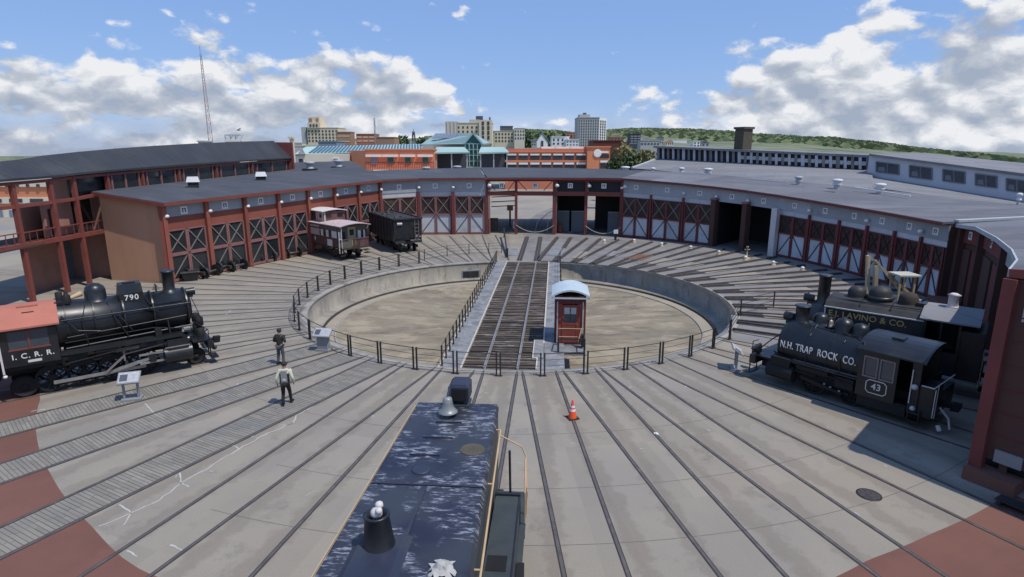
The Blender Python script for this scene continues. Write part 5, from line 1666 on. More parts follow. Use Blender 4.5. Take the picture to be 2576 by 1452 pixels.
lettering('lettering', 'N.H. TRAP  ROCK  CO.', 0.43, (X(3.0), 1.11, 1.93), (-1, 0, 0), (0, 0, 1), 'white_paint', tr, curve=1.11, depth=0.008, sp=1.08, xs=.66)
MB().lathe((X(1.75), 0, 2.8), (0, 0, 1), [(0, .36), (.1, .28), (.65, .29), (.68, .34), (.74, .34), (.74, .26)], 20).build('smokestack', 'loco_black', tr)
MB().lathe((X(2.35), -.45, 2.6), (0, 0, 1), [(0, .38), (.2, .32), (.5, .3), (.6, .2), (.66, .02)], 16).build('sand_dome', 'loco_black', tr)
bell(tr, X(3.0), .12, 2.85, .8)
MB().lathe((X(3.55), .1, 2.75), (0, 0, 1), [(0, .42), (.15, .36), (.4, .35), (.55, .26), (.63, .03)], 20).build('steam_dome', 'loco_green', tr)
MB().lathe((X(4.2), .1, 2.75), (0, 0, 1), [(0, .38), (.12, .32), (.36, .31), (.48, .22), (.55, .03)], 20).build('sand_dome', 'loco_green', tr)
MB().path([(X(4.3), .5, 2.78), (X(4.55), .65, 2.68), (X(4.65), .75, 2.3)], .03).path([(X(2.3), .5, 2.78), (X(2.15), .9, 2.35)], .02).path([(X(4.5), .3, 2.85), (X(4.7), .3, 3.0)], .04).build('side_piping', 'loco_black', tr)
hl = MB().lathe((X(1.2), 0, 2.92), (1, 0, 0), [(-.2, .17), (.15, .2), (.2, .2)], 14).box(X(1.35), X(1.1), -.12, .12, 2.6, 2.8).build('headlight', 'loco_black', tr)
MB().lathe((X(1.0), 0, 2.92), (1, 0, 0), [(0, .17), (.01, .16)], 14).build('lens', 'glass_dark', hl)
MB().lathe((X(2.7), -.6, 2.55), (0, 0, 1), [(0, .16), (.5, .15), (.55, .05)], 10).path([(X(1.9), .3, 2.82), (X(3.2), .45, 2.8), (X(4.6), .5, 2.85)], .022).path([(X(3.9), .2, 2.9), (X(3.9), .8, 2.55), (X(3.95), 1.13, 1.9), (X(4.0), 1.15, 1.3)], .02).path([(X(2.55), .25, 2.9), (X(2.55), .85, 2.5), (X(2.6), 1.13, 1.6), (X(2.6), 1.1, 1.1)], .018).build('tank_piping', 'loco_black', tr)
# front deck, buffer beam, cylinders
MB().box(X(.45), X(.2), -1.3, 1.3, .75, 1.15).box(X(1.6), X(.3), -1.15, 1.15, 1.1, 1.16).build('buffer_beam', 'loco_black', tr)
MB().box(X(.3), X(.05), .5, 1.3, .25, .31).box(X(.3), X(.05), -1.3, -.5, .25, .31).tube((X(.2), 1.2, .3), (X(.2), 1.2, .8), .03).tube((X(.2), .6, .3), (X(.2), .6, .8), .03).path([(X(.25), 1.2, 1.15), (X(.25), 1.2, 1.75), (X(.3), .8, 1.75)], .02).build('pilot_steps', 'loco_black', tr)
MB().path([(X(.3), 1.0, 1.2), (X(.9), .9, 1.9), (X(1.3), .8, 2.3)], .03).lathe((X(.45), .85, 1.2), (.4, .2, .6), [(0, .1), (.3, .26), (.34, .26)], 12).build('front_lamp', 'loco_black', tr)
for s in (-1, 1):
    MB().tube((X(2.2), s * 1.08, .72), (X(1.05), s * 1.08, .72), .36, n=18).box(X(2.05), X(1.2), s * 1.08 - .26, s * 1.08 + .26, 1.0, 1.38).build('cylinder', 'loco_under', tr)
    MB().beam((X(2.5), s * 1.15, .72), (X(4.2), s * 1.15, .5), .06, .11).beam((X(2.9), s * 1.0, .5), (X(4.4), s * 1.0, .5), .05, .1).box(X(3.1), X(2.2), s * 1.12 - .04, s * 1.12 + .04, .9, .97).build('side_rod', 'loco_under', tr)
    MB().box(X(4.7), X(1.2), s * 1.2 - .1, s * 1.2 + .1, 1.30, 1.35).build('running_board', 'loco_black', tr)
for k, (dx, z) in enumerate([(3.5, .72), (3.75, .66), (4.1, .6), (3.1, 1.2)]):
    MB().ball((X(dx), 1.18, z), .05, 6, 4).build('bright_fitting', 'steel_bright', tr)
for x in (2.9, 4.4):
    driver(tr, X(x), .56)
MB().box(X(7.2), X(.4), -.52, .52, .5, 1.1).build('frame', 'loco_under', tr)
MB().box(X(6.5), X(4.8), .9, 1.25, .35, .75).box(X(4.6), X(3.9), 1.0, 1.2, .75, 1.2).tube((X(2.3), 1.1, 1.15), (X(3.6), 1.1, 1.15), .17, n=12).path([(X(1.2), 1.1, 1.5), (X(2.2), 1.22, 1.25), (X(4.6), 1.22, 1.0)], .035).build('injector_piping', 'loco_under', tr)
# cab
cz0, cz1 = .75, 2.68
MB().box(X(6.1), X(4.72), 1.22, 1.3, cz0, 1.55).box(X(4.9), X(4.72), 1.22, 1.3, 1.55, 2.4).box(X(6.1), X(6.0), 1.22, 1.3, 1.55, 2.4).box(X(6.1), X(4.72), 1.22, 1.3, 2.4, cz1).box(X(6.7), X(4.72), -1.3, -1.22, cz0, cz1).box(X(4.8), X(4.72), -1.22, 1.22, 1.0, cz1 + .2).build('cab_side', 'loco_green', tr)
w_ = MB().box(X(6.0), X(4.9), 1.24, 1.26, 1.55, 2.4).build('cab_window', 'window_glass', tr)
m = MB()
for xa, xb in ((4.9, 5.42), (5.48, 6.0)):
    m.box(X(xb), X(xa), 1.28, 1.31, 2.34, 2.4).box(X(xb), X(xa), 1.28, 1.31, 1.55, 1.61).box(X(xa + .05), X(xa), 1.28, 1.31, 1.61, 2.34).box(X(xb), X(xb - .05), 1.28, 1.31, 1.61, 2.34)
m.build('sash', 'brace_gray', w_)
MB().box(X(6.85), X(6.55), 1.18, 1.28, .6, cz1).box(X(6.85), X(6.78), -1.2, 1.2, .6, 1.7).box(X(6.8), X(4.8), -1.2, 1.2, .7, .8).build('cab_rear', 'loco_green', tr)
mr = MB()
for i in range(10):
    y0, y1 = -1.42 + 2.84 * i / 10, -1.42 + 2.84 * (i + 1) / 10
    z0, z1 = [2.6 + .44 * (1 - abs(y / 1.42) ** 2.3) for y in (y0, y1)]
    mr.hexa([(X(7.0), y0, z0), (X(4.62), y0, z0), (X(4.62), y1, z1), (X(7.0), y1, z1), (X(7.0), y0, z0 + .06), (X(4.62), y0, z0 + .06), (X(4.62), y1, z1 + .06), (X(7.0), y1, z1 + .06)])
ro = mr.build('cab_roof', 'jacket_black', tr)
MB().box(X(5.9), X(5.5), .1, .55, 3.05, 3.13).build('roof_hatch', 'loco_green', ro)
lettering('cab_number', '43', 0.36, (X(5.45), 1.305, 1.22), (-1, 0, 0), (0, 0, 1), 'off_white', tr, depth=0.006)
m = MB()
rw, rh = .36, .26
pts = [(-rw, -rh + .1), (-rw + .1, -rh), (rw - .1, -rh), (rw, -rh + .1), (rw, rh - .1), (rw - .1, rh), (-rw + .1, rh), (-rw, rh - .1)]
for (a, b), (c, d) in zip(pts, pts[1:] + pts[:1]):
    m.beam((X(5.45) - a, 1.31, 1.22 + b), (X(5.45) - c, 1.31, 1.22 + d), .03, .03)
m.build('number_frame', 'off_white', tr)
# rear bunker and steps
MB().box(X(7.3), X(6.85), .2, 1.2, .55, 1.75).box(X(7.3), X(6.85), -1.2, .2, .55, 1.4).build('bunker', 'loco_black', tr)
MB().path([(X(6.9), 1.22, 1.75), (X(7.3), 1.22, 1.75), (X(7.3), -1.0, 1.75)], .025).path([(X(7.34), .9, .5), (X(7.34), .9, 1.8)], .02).build('bunker_rail', 'off_white', tr)
MB().box(X(7.0), X(6.6), 1.05, 1.35, .3, .36).box(X(7.0), X(6.6), 1.05, 1.35, .62, .68).tube((X(6.62), 1.3, .3), (X(6.62), 1.3, .8), .025).tube((X(6.98), 1.3, .3), (X(6.98), 1.3, .8), .025).build('cab_steps', 'loco_black', tr)
MB().ball((X(6.72), 1.34, 1.66), .12, 8, 6).ball((X(6.74), 1.3, .82), .1, 8, 6).build('marker_lamp', 'pane_light', tr)
MB().path([(X(6.6), 1.34, 1.0), (X(6.6), 1.34, 2.3)], .02).build('grab_iron', 'off_white', tr)
MB().path([(X(7.34), 1.15, .6), (X(7.34), 1.15, 1.7)], .02).build('grab_iron', 'off_white', tr)
coupler(tr, X(7.3), -1); coupler(tr, X(.2), 1)
MB().path([(X(7.35), .4, .8), (X(7.7), .5, .5), (X(7.8), .6, .15)], .04).build('rear_hose', 'off_white', tr)
MB().tube((X(7.5), .9, .3), (X(7.6), .95, .12), .08).build('hose_coupling', 'off_white', tr)

for s_ in (-1, 1):      # rivet rows along the tank and cab
    m = MB()
    for k in range(30):
        m.ball((X(1.6 + k * .105), s_ * 1.04, 1.42), .014, 5, 3)
    for k in range(18):
        m.ball((X(4.8 + k * .075), s_ * 1.305, 2.62), .012, 5, 3)
    o = m.build('rivet_row', 'loco_green', tr); o['kind'] = 'stuff'

# ---- second tank locomotive E.J. LAVINO & CO. (right, behind)
p, h = place(49.2, 18.2)
lv = thing('tank_locomotive', 'weathered gray tank locomotive with gold lettering behind the lettered black one', 'locomotive', p, h)
yw = 1.18
pr = [(-yw, 1.15), (yw, 1.15), (yw, 3.05), (yw - .22, 3.3), (.45, 3.45), (-.45, 3.45), (-yw + .22, 3.3), (-yw, 3.05)]
MB().prism([(X(1.5), y, z) for y, z in pr], (-3.9, 0, 0)).build('saddle_tank', 'lav_gray', lv)
MB().lathe((X(.7), 0, 2.15), (-1, 0, 0), [(0, .3), (.02, .75), (.08, .85), (.9, .85)], 24).build('smokebox', 'loco_black', lv)
MB().beam((X(1.5), yw + .02, 3.06), (X(5.4), yw + .02, 3.06), .05, .05).beam((X(1.55), yw + .02, 1.2), (X(1.55), yw + .02, 3.0), .05, .05).beam((X(3.4), yw + .01, 1.2), (X(3.4), yw + .01, 2.6), .03, .05).build('tank_rib', 'off_white', lv)
lettering('lettering', 'E.J. LAVINO & CO.', 0.38, (X(3.25), yw + .012, 2.78), (-1, 0, 0), (0, 0, 1), 'gold_paint', lv, depth=0.006, sp=1.02)
MB().lathe((X(1.15), 0, 2.9), (0, 0, 1), [(0, .36), (.15, .27), (1.3, .27), (1.32, .31), (1.42, .31), (1.42, .22)], 18).build('smokestack', 'loco_black', lv)
hl = MB().lathe((X(.45), 0, 3.1), (1, 0, 0), [(-.3, .16), (.1, .18), (.14, .18)], 14).box(X(.9), X(.5), -.1, .1, 2.8, 2.95).build('headlight', 'loco_black', lv)
MB().lathe((X(.30), 0, 3.1), (1, 0, 0), [(0, .16), (.01, .15)], 12).build('lens', 'pane_light', hl)
for d, nm, s, mt in ((2.55, 'sand_dome', .92, 'lav_gray'), (3.5, 'steam_dome', 1.15, 'lav_gray'), (4.6, 'sand_dome', .95, 'rust_under')):
    MB().lathe((X(d), 0, 3.4), (0, 0, 1), [(0, .5 * s), (.08, .42 * s), (.12, .42 * s), (.4 * s, .4 * s), (.56 * s, .3 * s), (.64 * s, .03)], 20).build(nm, mt, lv)
MB().lathe((X(3.5), 0, 3.53), (0, 0, 1), [(0, .56), (.1, .58), (.14, .5)], 20).build('dome_ring', 'loco_black', lv)
MB().box(X(.45), X(.2), -1.3, 1.3, .8, 1.2).box(X(1.5), X(.3), -1.1, 1.1, 1.15, 1.2).build('buffer_beam', 'loco_black', lv)
for s in (-1, 1):
    MB().tube((X(1.9), s * 1.08, .75), (X(.8), s * 1.08, .75), .36, n=16).box(X(1.75), X(.95), s * 1.08 - .26, s * 1.08 + .26, 1.0, 1.3).build('cylinder', 'loco_under', lv)
    MB().beam((X(2.4), s * 1.0, .55), (X(5.2), s * 1.0, .55), .05, .1).build('side_rod', 'loco_under', lv)
for x in (2.5, 3.85, 5.2):
    driver(lv, X(x), .56)
MB().box(X(7.6), X(.5), -.5, .5, .7, 1.2).build('frame', 'loco_under', lv)
MB().box(X(6.7), X(5.4), 1.22, 1.3, .9, 1.9).box(X(5.5), X(5.4), 1.22, 1.3, 1.9, 3.22).box(X(6.06), X(5.98), 1.22, 1.3, 1.9, 3.22).box(X(6.7), X(6.62), 1.22, 1.3, 1.9, 3.22).box(X(6.7), X(5.4), -1.3, -1.22, .9, 3.22).box(X(5.48), X(5.4), -1.2, 1.2, 1.1, 3.1).box(X(7.5), X(6.7), -1.2, 1.2, .8, 2.9).build('cab_side', 'loco_black', lv)
mr = MB()
for i in range(8):
    y0, y1 = -1.5 + 3.0 * i / 8, -1.5 + 3.0 * (i + 1) / 8
    z0, z1 = [3.2 + .34 * (1 - (y / 1.5) ** 2) for y in (y0, y1)]
    mr.hexa([(X(7.3), y0, z0), (X(5.25), y0, z0), (X(5.25), y1, z1), (X(7.3), y1, z1), (X(7.3), y0, z0 + .06), (X(5.25), y0, z0 + .06), (X(5.25), y1, z1 + .06), (X(7.3), y1, z1 + .06)])
ro = mr.build('cab_roof', 'gable_gray', lv)
MB().box(X(6.4), X(6.0), -.25, .25, 3.58, 3.63).lathe((X(6.2), 0, 3.6), (0, 0, 1), [(0, .2), (.5, .2), (.52, .26), (.6, .1)], 10).build('roof_ventilator', 'off_white', ro)
MB().tube((X(6.7), -.9, 3.1), (X(7.05), -.9, 3.15), .18, n=12).build('rear_headlight', 'pane_light', lv)
MB().path([(X(7.55), 1.1, .6), (X(7.55), 1.1, 2.2)], .025).path([(X(7.55), .7, .6), (X(7.55), .7, 2.0)], .02).build('grab_iron', 'rail_cream', lv)
coupler(lv, X(7.5), -1); coupler(lv, X(.2), 1)
MB().box(X(7.9), X(7.55), .35, .8, .35, .45).box(X(8.0), X(7.7), -.4, .2, .25, .6).build('rear_steps', 'loco_under', lv)

MB().path([(X(1.6), .6, 3.38), (X(3.0), .75, 3.42), (X(5.3), .75, 3.45)], .025).path([(X(2.9), .3, 3.5), (X(2.9), 1.0, 3.3), (X(2.95), 1.22, 2.4)], .022).path([(X(4.1), .3, 3.5), (X(4.1), 1.0, 3.32), (X(4.15), 1.22, 1.5)], .022).path([(X(5.1), .2, 3.7), (X(5.3), .2, 3.9)], .05).box(X(5.3), X(4.95), -.3, .3, 3.42, 3.62).build('tank_piping', 'loco_black', lv)
for s_ in (-1, 1):
    m = MB()
    for k in range(36):
        m.ball((X(1.6 + k * .105), s_ * 1.185, 1.3), .016, 5, 3); m.ball((X(1.6 + k * .105), s_ * 1.185, 2.98), .016, 5, 3)
    o = m.build('rivet_row', 'lav_gray', lv); o['kind'] = 'stuff'

# ---- small cream crane behind the tank locomotives
cr_ = thing('yard_crane', 'cream coloured yard crane with a bent boom and canopy behind the tank locomotives', 'crane', G(2215, 845), world=True)
Yc = 33.0
apex = D(2184, 643, Yc)
foot = D(2180, 792, Yc); elbow = D(2203, 655, Yc - .2); toe = D(2292, 742, Yc - .6)
z0c = Vector((foot.x, foot.y, 0.9))
MB().beam(z0c, apex, .16, .2).beam(z0c + Vector((.45, 0, 0)), elbow + Vector((0.05, 0, -.3)), .2, .2).build('mast', 'crane_cream', cr_)
m = MB().beam(apex, toe, .14, .12).beam(elbow, toe + Vector((-.1, 0, -.4)), .12, .1)
for k in range(6):
    a = lerp(apex, toe, (k + .5) / 6); b = lerp(elbow, toe + Vector((-.1, 0, -.4)), (k + .3) / 6); m.beam(a, b, .08, .08)
m.build('boom', 'crane_cream', cr_)
cn = D(2276, 690, Yc - .8)
MB().cbox((cn.x, cn.y, cn.z - .05), 1.15, 1.1, .09).build('canopy', 'cream_edge', cr_)
m = MB()
for sx in (-.45, .35):
    for sy in (-.4, .4):
        m.beam((cn.x + sx, cn.y + sy, cn.z), (cn.x + sx, cn.y + sy, 1.2), .08, .08)
m.build('canopy_post', 'crane_cream', cr_)
MB().cbox((cn.x - .4, cn.y, 0.75), 3.4, 2.2, .5).build('crane_deck', 'loco_under', cr_)
MB().cbox((cn.x + .3, cn.y, 1.25), 1.0, 1.2, .9).build('engine_box', 'crane_cream', cr_)
for sx in (-1.4, .6):
    for sy in (-.78, .78):
        o = MB().lathe((cn.x + sx, cn.y + sy - .05, .4), (0, 1, 0), [(0, .4), (.12, .4)], 16).build('wheel', 'loco_under', cr_)

# ---- diesel switcher hood in the foreground
p, h = place(-4.05, 26.35)
sw = thing('diesel_switcher', 'scuffed dark blue switcher hood with bell and headlight in the foreground', 'locomotive', p, h)
HWD, HZ = 1.06, 3.78
hw = lambda d: HWD + .024 * d
MB().hexa([(X(9.5), -hw(9.5), 1.5), (X(.12), -HWD, 1.5), (X(.12), HWD, 1.5), (X(9.5), hw(9.5), 1.5), (X(9.5), -hw(9.5), HZ - .1), (X(.05), -HWD, HZ - .1), (X(.05), HWD, HZ - .1), (X(9.5), hw(9.5), HZ - .1)]).build('hood', 'switcher_green', sw)
for d0, d1 in ((0.0, 3.9), (3.92, 7.2), (7.22, 9.5)):
    MB().hexa([(X(d1), -hw(d1) - .02, HZ - .1), (X(d0), -hw(d0) - .02, HZ - .1), (X(d0), hw(d0) + .02, HZ - .1), (X(d1), hw(d1) + .02, HZ - .1), (X(d1), -hw(d1) + .04, HZ), (X(d0 + .03), -hw(d0) + .04, HZ), (X(d0 + .03), hw(d0) - .04, HZ), (X(d1), hw(d1) - .04, HZ)]).build('hood_top', 'hood_paint', sw)
MB().box(X(7.1), X(3.98), -.03, .03, HZ, HZ + .02).box(X(3.93), X(3.89), -HWD, HWD, HZ - .02, HZ + .015).build('panel_seam', 'switcher_roof', sw)
for d, w0, w1 in ((1.15, -.28, .35), (1.95, -.2, .5), (2.75, -.05, .6)):
    MB().box(X(d + .03), X(d), w0, w1, HZ, HZ + .03).build('lift_bar', 'switcher_roof', sw)
MB().beam((X(9.4), hw(9.4) + .03, HZ - .07), (X(.1), HWD + .03, HZ - .07), .018, .03).build('edge_strip', 'rail_cream', sw)
MB().lathe((X(2.45), -.72, HZ), (0, 0, 1), [(0, .27), (.012, .27)], 18).build('rust_patch', 'chimney_brick', sw)
MB().lathe((X(3.35), .22, HZ), (0, 0, 1), [(0, .2), (.02, .2), (.025, .16)], 18).build('filler_lid', 'switcher_roof', sw)
# bell on a bracket, headlight
m = MB().lathe((X(.78), .12, HZ + .5), (0, 0, -1), [(0, .04), (.025, .09), (.04, .11), (.16, .125), (.27, .15), (.35, .21), (.385, .25), (.4, .25), (.385, .21)], 24).build('bell', 'bell_gray', sw)
MB().tube((X(.78), .12, HZ + .49), (X(.46), .12, HZ + .6), .03).tube((X(.46), .12, HZ), (X(.46), .12, HZ + .62), .04).build('bell_bracket', 'switcher_roof', m)
hb = MB().box(X(.28), X(-.34), -.33, .19, HZ + .16, HZ + .52).hexa([(X(.28), -.33, HZ + .52), (X(-.34), -.33, HZ + .52), (X(-.34), .19, HZ + .52), (X(.28), .19, HZ + .52), (X(.24), -.24, HZ + .6), (X(-.3), -.24, HZ + .6), (X(-.3), .10, HZ + .6), (X(.24), .10, HZ + .6)]).build('headlight', 'switcher_roof', sw)
MB().box(X(.295), X(.28), -.28, .14, HZ + .2, HZ + .49).build('housing_back', 'loco_under', hb)
MB().box(X(.22), X(-.2), -.28, -.2, HZ, HZ + .16).box(X(.22), X(-.2), .06, .14, HZ, HZ + .16).box(X(.3), X(-.2), -.34, .18, HZ - .01, HZ + .06).build('headlight_stand', 'switcher_green', hb)
# exhaust stack with a white bird-scare ball on top
MB().lathe((X(5.85), .36, HZ), (.05, .05, 1), [(0, .33), (.05, .28), (.09, .26), (.56, .20), (.60, .22), (.62, .22), (.62, .165), (.4, .155)], 24, caps=False).build('exhaust_stack', 'loco_black', sw)
MB().ball((X(5.82), .39, HZ + .64), .10, 10, 6).ball((X(5.75), .36, HZ + .74), .07, 8, 6).ball((X(5.88), .33, HZ + .72), .06, 8, 6).build('stack_cap', 'off_white', sw)
MB().hexa([(X(6.9), -.12, HZ), (X(5.5), -.12, HZ), (X(5.5), .82, HZ), (X(6.9), .82, HZ), (X(6.8), .0, HZ + .09), (X(5.6), .0, HZ + .09), (X(5.6), .7, HZ + .09), (X(6.8), .7, HZ + .09)]).build('stack_saddle', 'switcher_roof', sw)
m = MB()
gx = {}
for a in range(9):
    for b in range(8):
        gx[a, b] = (X(6.3) + (a - 4) * .06 + random.uniform(-.03, .03), -.74 + (b - 4) * .06 + random.uniform(-.03, .03), HZ + .015 + max(0, .14 - .03 * math.hypot(a - 4, b - 4)) * random.uniform(.2, 1.3))
for a in range(8):
    for b in range(7):
        if math.hypot(a - 3.5, b - 3) < 3.2 + random.uniform(-.9, .9):
            m.face([gx[a, b], gx[a + 1, b], gx[a + 1, b + 1]]); m.face([gx[a, b], gx[a + 1, b + 1], gx[a, b + 1]])
m.build('crumpled_sheet', 'chip', sw)
m = MB()
for d in (.1, 3.84, 4.0, 7.14):
    for k in range(22):
        m.ball((X(d), -.98 + k * .0935, HZ), .012, 5, 3)
for k in range(40):
    m.ball((X(.2 + k * .18), hw(.2 + k * .18) - .08, HZ), .012, 5, 3); m.ball((X(.2 + k * .18), -hw(.2 + k * .18) + .08, HZ), .012, 5, 3)
o = m.build('rivet_row', 'hood_paint', sw); o['kind'] = 'stuff'
# running board, battery box, steps and rails on the right side
MB().box(X(9.5), X(.3), -1.85, -HWD, 1.38, 1.46).box(X(9.5), X(.3), HWD, 1.75, 1.38, 1.46).build('running_board', 'switcher_green', sw)
MB().box(X(6.0), X(1.75), -1.72, -1.16, 1.46, 2.25).build('battery_box', 'switcher_green', sw)
MB().box(X(1.78), X(1.7), -1.74, -1.14, 1.5, 2.3).box(X(6.05), X(1.7), -1.74, -1.70, 2.20, 2.27).build('box_lip', 'loco_black', sw)
MB().box(X(4.35), X(3.9), -1.60, -1.2, 2.24, 2.262).build('box_hatch', 'loco_under', sw)
MB().box(X(9.4), X(6.2), -1.74, -1.2, 1.46, 2.15).build('battery_box', 'switcher_green', sw)
MB().path([(X(.75), -HWD - .12, 3.42), (X(8.6), -hw(8.6) - .12, 3.42)], .023, 8).path([(X(.75), -HWD - .12, 3.42), (X(.75), -HWD, 3.42)], .02).path([(X(3.2), -hw(3.2) - .12, 3.42), (X(3.2), -HWD, 3.42)], .02).path([(X(5.8), -hw(5.8) - .12, 3.42), (X(5.8), -HWD, 3.42)], .02).build('hand_rail', 'rail_cream', sw)
MB().path([(X(.78), -HWD - .1, 3.3), (X(.78), -1.72, 3.0), (X(.85), -1.82, 2.8), (X(1.3), -1.86, 2.2), (X(1.3), -1.86, 1.5)], .019, 8).path([(X(1.05), -1.82, 2.85), (X(1.7), -1.84, 2.3), (X(1.7), -1.84, 1.5)], .019, 8).build('step_rail', 'rail_cream', sw)
MB().tube((X(1.0), -1.45, 1.46), (X(.9), -1.42, 2.95), .03).box(X(.9), X(.3), -1.8, -1.1, .5, .56).tube((X(.9), -1.78, .5), (X(.9), -1.78, 1.4), .03).build('stanchion', 'loco_black', sw)
for x in (1.6, 3.6, 6.2, 8.4):
    for y in (-.78, .78):
        disc_wheel(sw, X(x), y, .48)
MB().box(X(9.5), X(.1), -1.2, 1.2, 1.0, 1.38).box(X(4.6), X(.8), -1.0, -.9, .3, .9).box(X(4.6), X(.8), .9, 1.0, .3, .9).build('frame', 'loco_under', sw)
MB().box(X(3.6), X(3.1), -1.9, -1.74, 1.0, 1.5).build('fuel_cap', 'loco_under', sw)
coupler(sw, X(.1), 1)

# ---- brown caboose
p, h = place(-134.7, 21.3)
cb = thing('caboose', 'brown and pink wooden caboose with white roofs and a cupola', 'caboose', p, h)
cb.scale = (1.04, 1.1, 1.06)
LN = 10.4
FZ, RZ = 1.15, 3.0
MB().box(X(LN - .9), X(.75), -1.32, 1.32, FZ, RZ).build('body', 'caboose_brown', cb)
for s in (-1, 1):
    for d0, d1, mt in ((LN - 1.0, LN - 1.6, 'off_white'), (LN - 1.95, 4.0, 'caboose_pink'), (3.7, 3.3, 'off_white'), (2.75, 2.3, 'off_white'), (1.75, .85, 'off_white')):
        MB().box(X(max(d0, d1)), X(min(d0, d1)), s * 1.335 - .012, s * 1.335 + .012, 1.95, 2.55).build('side_panel', mt, cb)
    for d in (LN - 1.95, 3.1, 2.15):
        w_ = MB().box(X(d + .12), X(d - .28), s * 1.33 - .02, s * 1.33 + .02, 1.9, 2.62).build('window', 'glass_dark', cb)
        MB().box(X(d + .18), X(d - .34), s * 1.33 - .03, s * 1.33 + .03, 1.86, 1.92).build('sill', 'caboose_green', w_)
    MB().box(X(3.6), X(.75), s * 1.335 - .014, s * 1.335 + .014, 2.6, 2.98).build('letter_board', 'caboose_green', cb)
    MB().box(X(LN - 1.5), X(4.0), s * 1.335 - .014, s * 1.335 + .014, 2.68, 2.86).build('letter_strip', 'caboose_pink', cb)
    MB().prism([(X(4.9), s * 1.33, 1.35), (X(4.75), s * 1.33, 1.6), (X(4.9), s * 1.33, 1.85), (X(5.05), s * 1.33, 1.6)], (0, s * .012, 0)).build('emblem', 'off_white', cb)
    MB().box(X(2.6), X(1.7), s * 1.34 - .012, s * 1.34 + .012, FZ, 1.75).build('patch_panel', 'off_white', cb)
    m = MB()
    for k in range(14):
        d = .9 + k * .5
        m.box(X(d + .012), X(d - .012), s * 1.33 - .008, s * 1.33 + .008, FZ, 1.9)
    m.build('board_joint', 'rust_under', cb)
# end wall with door
ex = X(.75)
MB().box(ex, ex + .05, -1.3, 1.3, FZ, RZ).build('end_wall', 'caboose_green', cb)
dr = MB().box(ex + .05, ex + .09, -.38, .38, FZ, 2.85).build('end_door', 'caboose_door', cb)
MB().box(ex + .09, ex + .10, -.2, .2, 2.1, 2.65).build('pane', 'glass_dark', dr)
for y0, y1, mt in ((-1.25, -.95, 'off_white'), (-.95, -.62, 'glass_dark'), (.6, .9, 'off_white'), (.9, 1.15, 'glass_dark'), (1.15, 1.3, 'off_white')):
    MB().box(ex + .05, ex + .08, y0, y1, 1.75, 2.5).build('end_panel', mt, cb)
m = MB()
for k in range(9):
    y = 1.25 - k * .17
    m.box(X(.12), X(.06), y - .02, y + .02, FZ - .1, 1.85)
m.box(X(.12), X(.04), -1.3, 1.3, 1.82, 1.9)
m.build('end_railing', 'caboose_brown', cb)
for y0, y1 in ((.35, 1.28), (-.2, .0)):
    MB().box(X(.16), X(.10), y0, y1, FZ - .1, 1.8).build('platform_panel', 'caboose_brown', cb)
MB().box(X(.16), X(.10), -1.28, -.3, FZ - .1, 1.75).build('platform_panel', 'caboose_green', cb)
MB().path([(X(.06), -1.3, .7), (X(.06), -1.3, 3.0)], .03).path([(X(.06), -1.55, .7), (X(.06), -1.55, 2.6)], .03).path([(X(.06), -1.3, 1.95), (X(.06), -1.55, 1.95)], .02).build('grab_post', 'off_white', cb)
MB().path([(X(LN - .05), 1.3, .7), (X(LN - .05), 1.3, 3.0)], .03).build('grab_post', 'off_white', cb)
for d in (0.0, LN - .75):
    MB().box(X(d + .75), X(d), -1.35, 1.35, FZ - .16, FZ - .02).build('end_platform', 'rust_under', cb)
# roofs and cupola
def arc_roof(par, d0, d1, hw, z, rise, mat, name='roof'):
    m = MB()
    for i in range(8):
        y0, y1 = -hw + 2 * hw * i / 8, -hw + 2 * hw * (i + 1) / 8
        z0_, z1_ = [z + rise * (1 - (y / hw) ** 2) for y in (y0, y1)]
        m.hexa([(X(d1), y0, z0_), (X(d0), y0, z0_), (X(d0), y1, z1_), (X(d1), y1, z1_), (X(d1), y0, z0_ + .07), (X(d0), y0, z0_ + .07), (X(d0), y1, z1_ + .07), (X(d1), y1, z1_ + .07)])
    return m.build(name, mat, par)
arc_roof(cb, -.1, LN + .1, 1.5, RZ, .2, 'caboose_pink')
MB().box(X(6.3), X(3.6), -1.05, 1.05, RZ + .05, 4.05).build('cupola', 'caboose_brown', cb)
arc_roof(cb, 3.4, 6.5, 1.2, 4.05, .14, 'off_white', 'cupola_roof')
for s in (-1, 1):
    MB().box(X(5.0), X(3.65), s * 1.06 - .012, s * 1.06 + .012, 3.2, 4.02).build('cupola_panel', 'caboose_pink', cb)
    for d in (4.1, 5.4):
        MB().box(X(d + .2), X(d - .2), s * 1.075 - .012, s * 1.075 + .012, 3.5, 3.85).build('cupola_window', 'glass_dark', cb)
for y in (-.55, .55):
    MB().box(X(3.6), X(3.585), y - .25, y + .25, 3.5, 3.85).build('cupola_window', 'glass_dark', cb)
MB().box(X(3.6), X(3.59), -1.0, -.85, 3.1, 4.0).build('cupola_trim', 'caboose_pink', cb)
MB().lathe((X(LN - 1.1), .5, RZ + .1), (0, 0, 1), [(0, .09), (1.1, .09), (1.12, .2), (1.4, .24), (1.45, .05)], 10).build('stove_pipe', 'off_white', cb)
for tx in (1.9, LN - 1.9):
    for dx in (-.75, .75):
        for y in (-.78, .78):
            disc_wheel(cb, X(tx + dx), y, .42, 'rust_under')
    for s in (-1, 1):
        MB().box(X(tx + 1.15), X(tx - 1.15), s * .95 - .06, s * .95 + .06, .5, .68).box(X(tx + .4), X(tx - .4), s * .95 - .08, s * .95 + .08, .3, .85).build('truck_frame', 'rust_under', cb)
MB().box(X(LN), X(.05), -.25, .25, .8, 1.05).box(X(LN - .9), X(.8), -1.2, 1.2, .98, FZ).build('underframe', 'rust_under', cb)
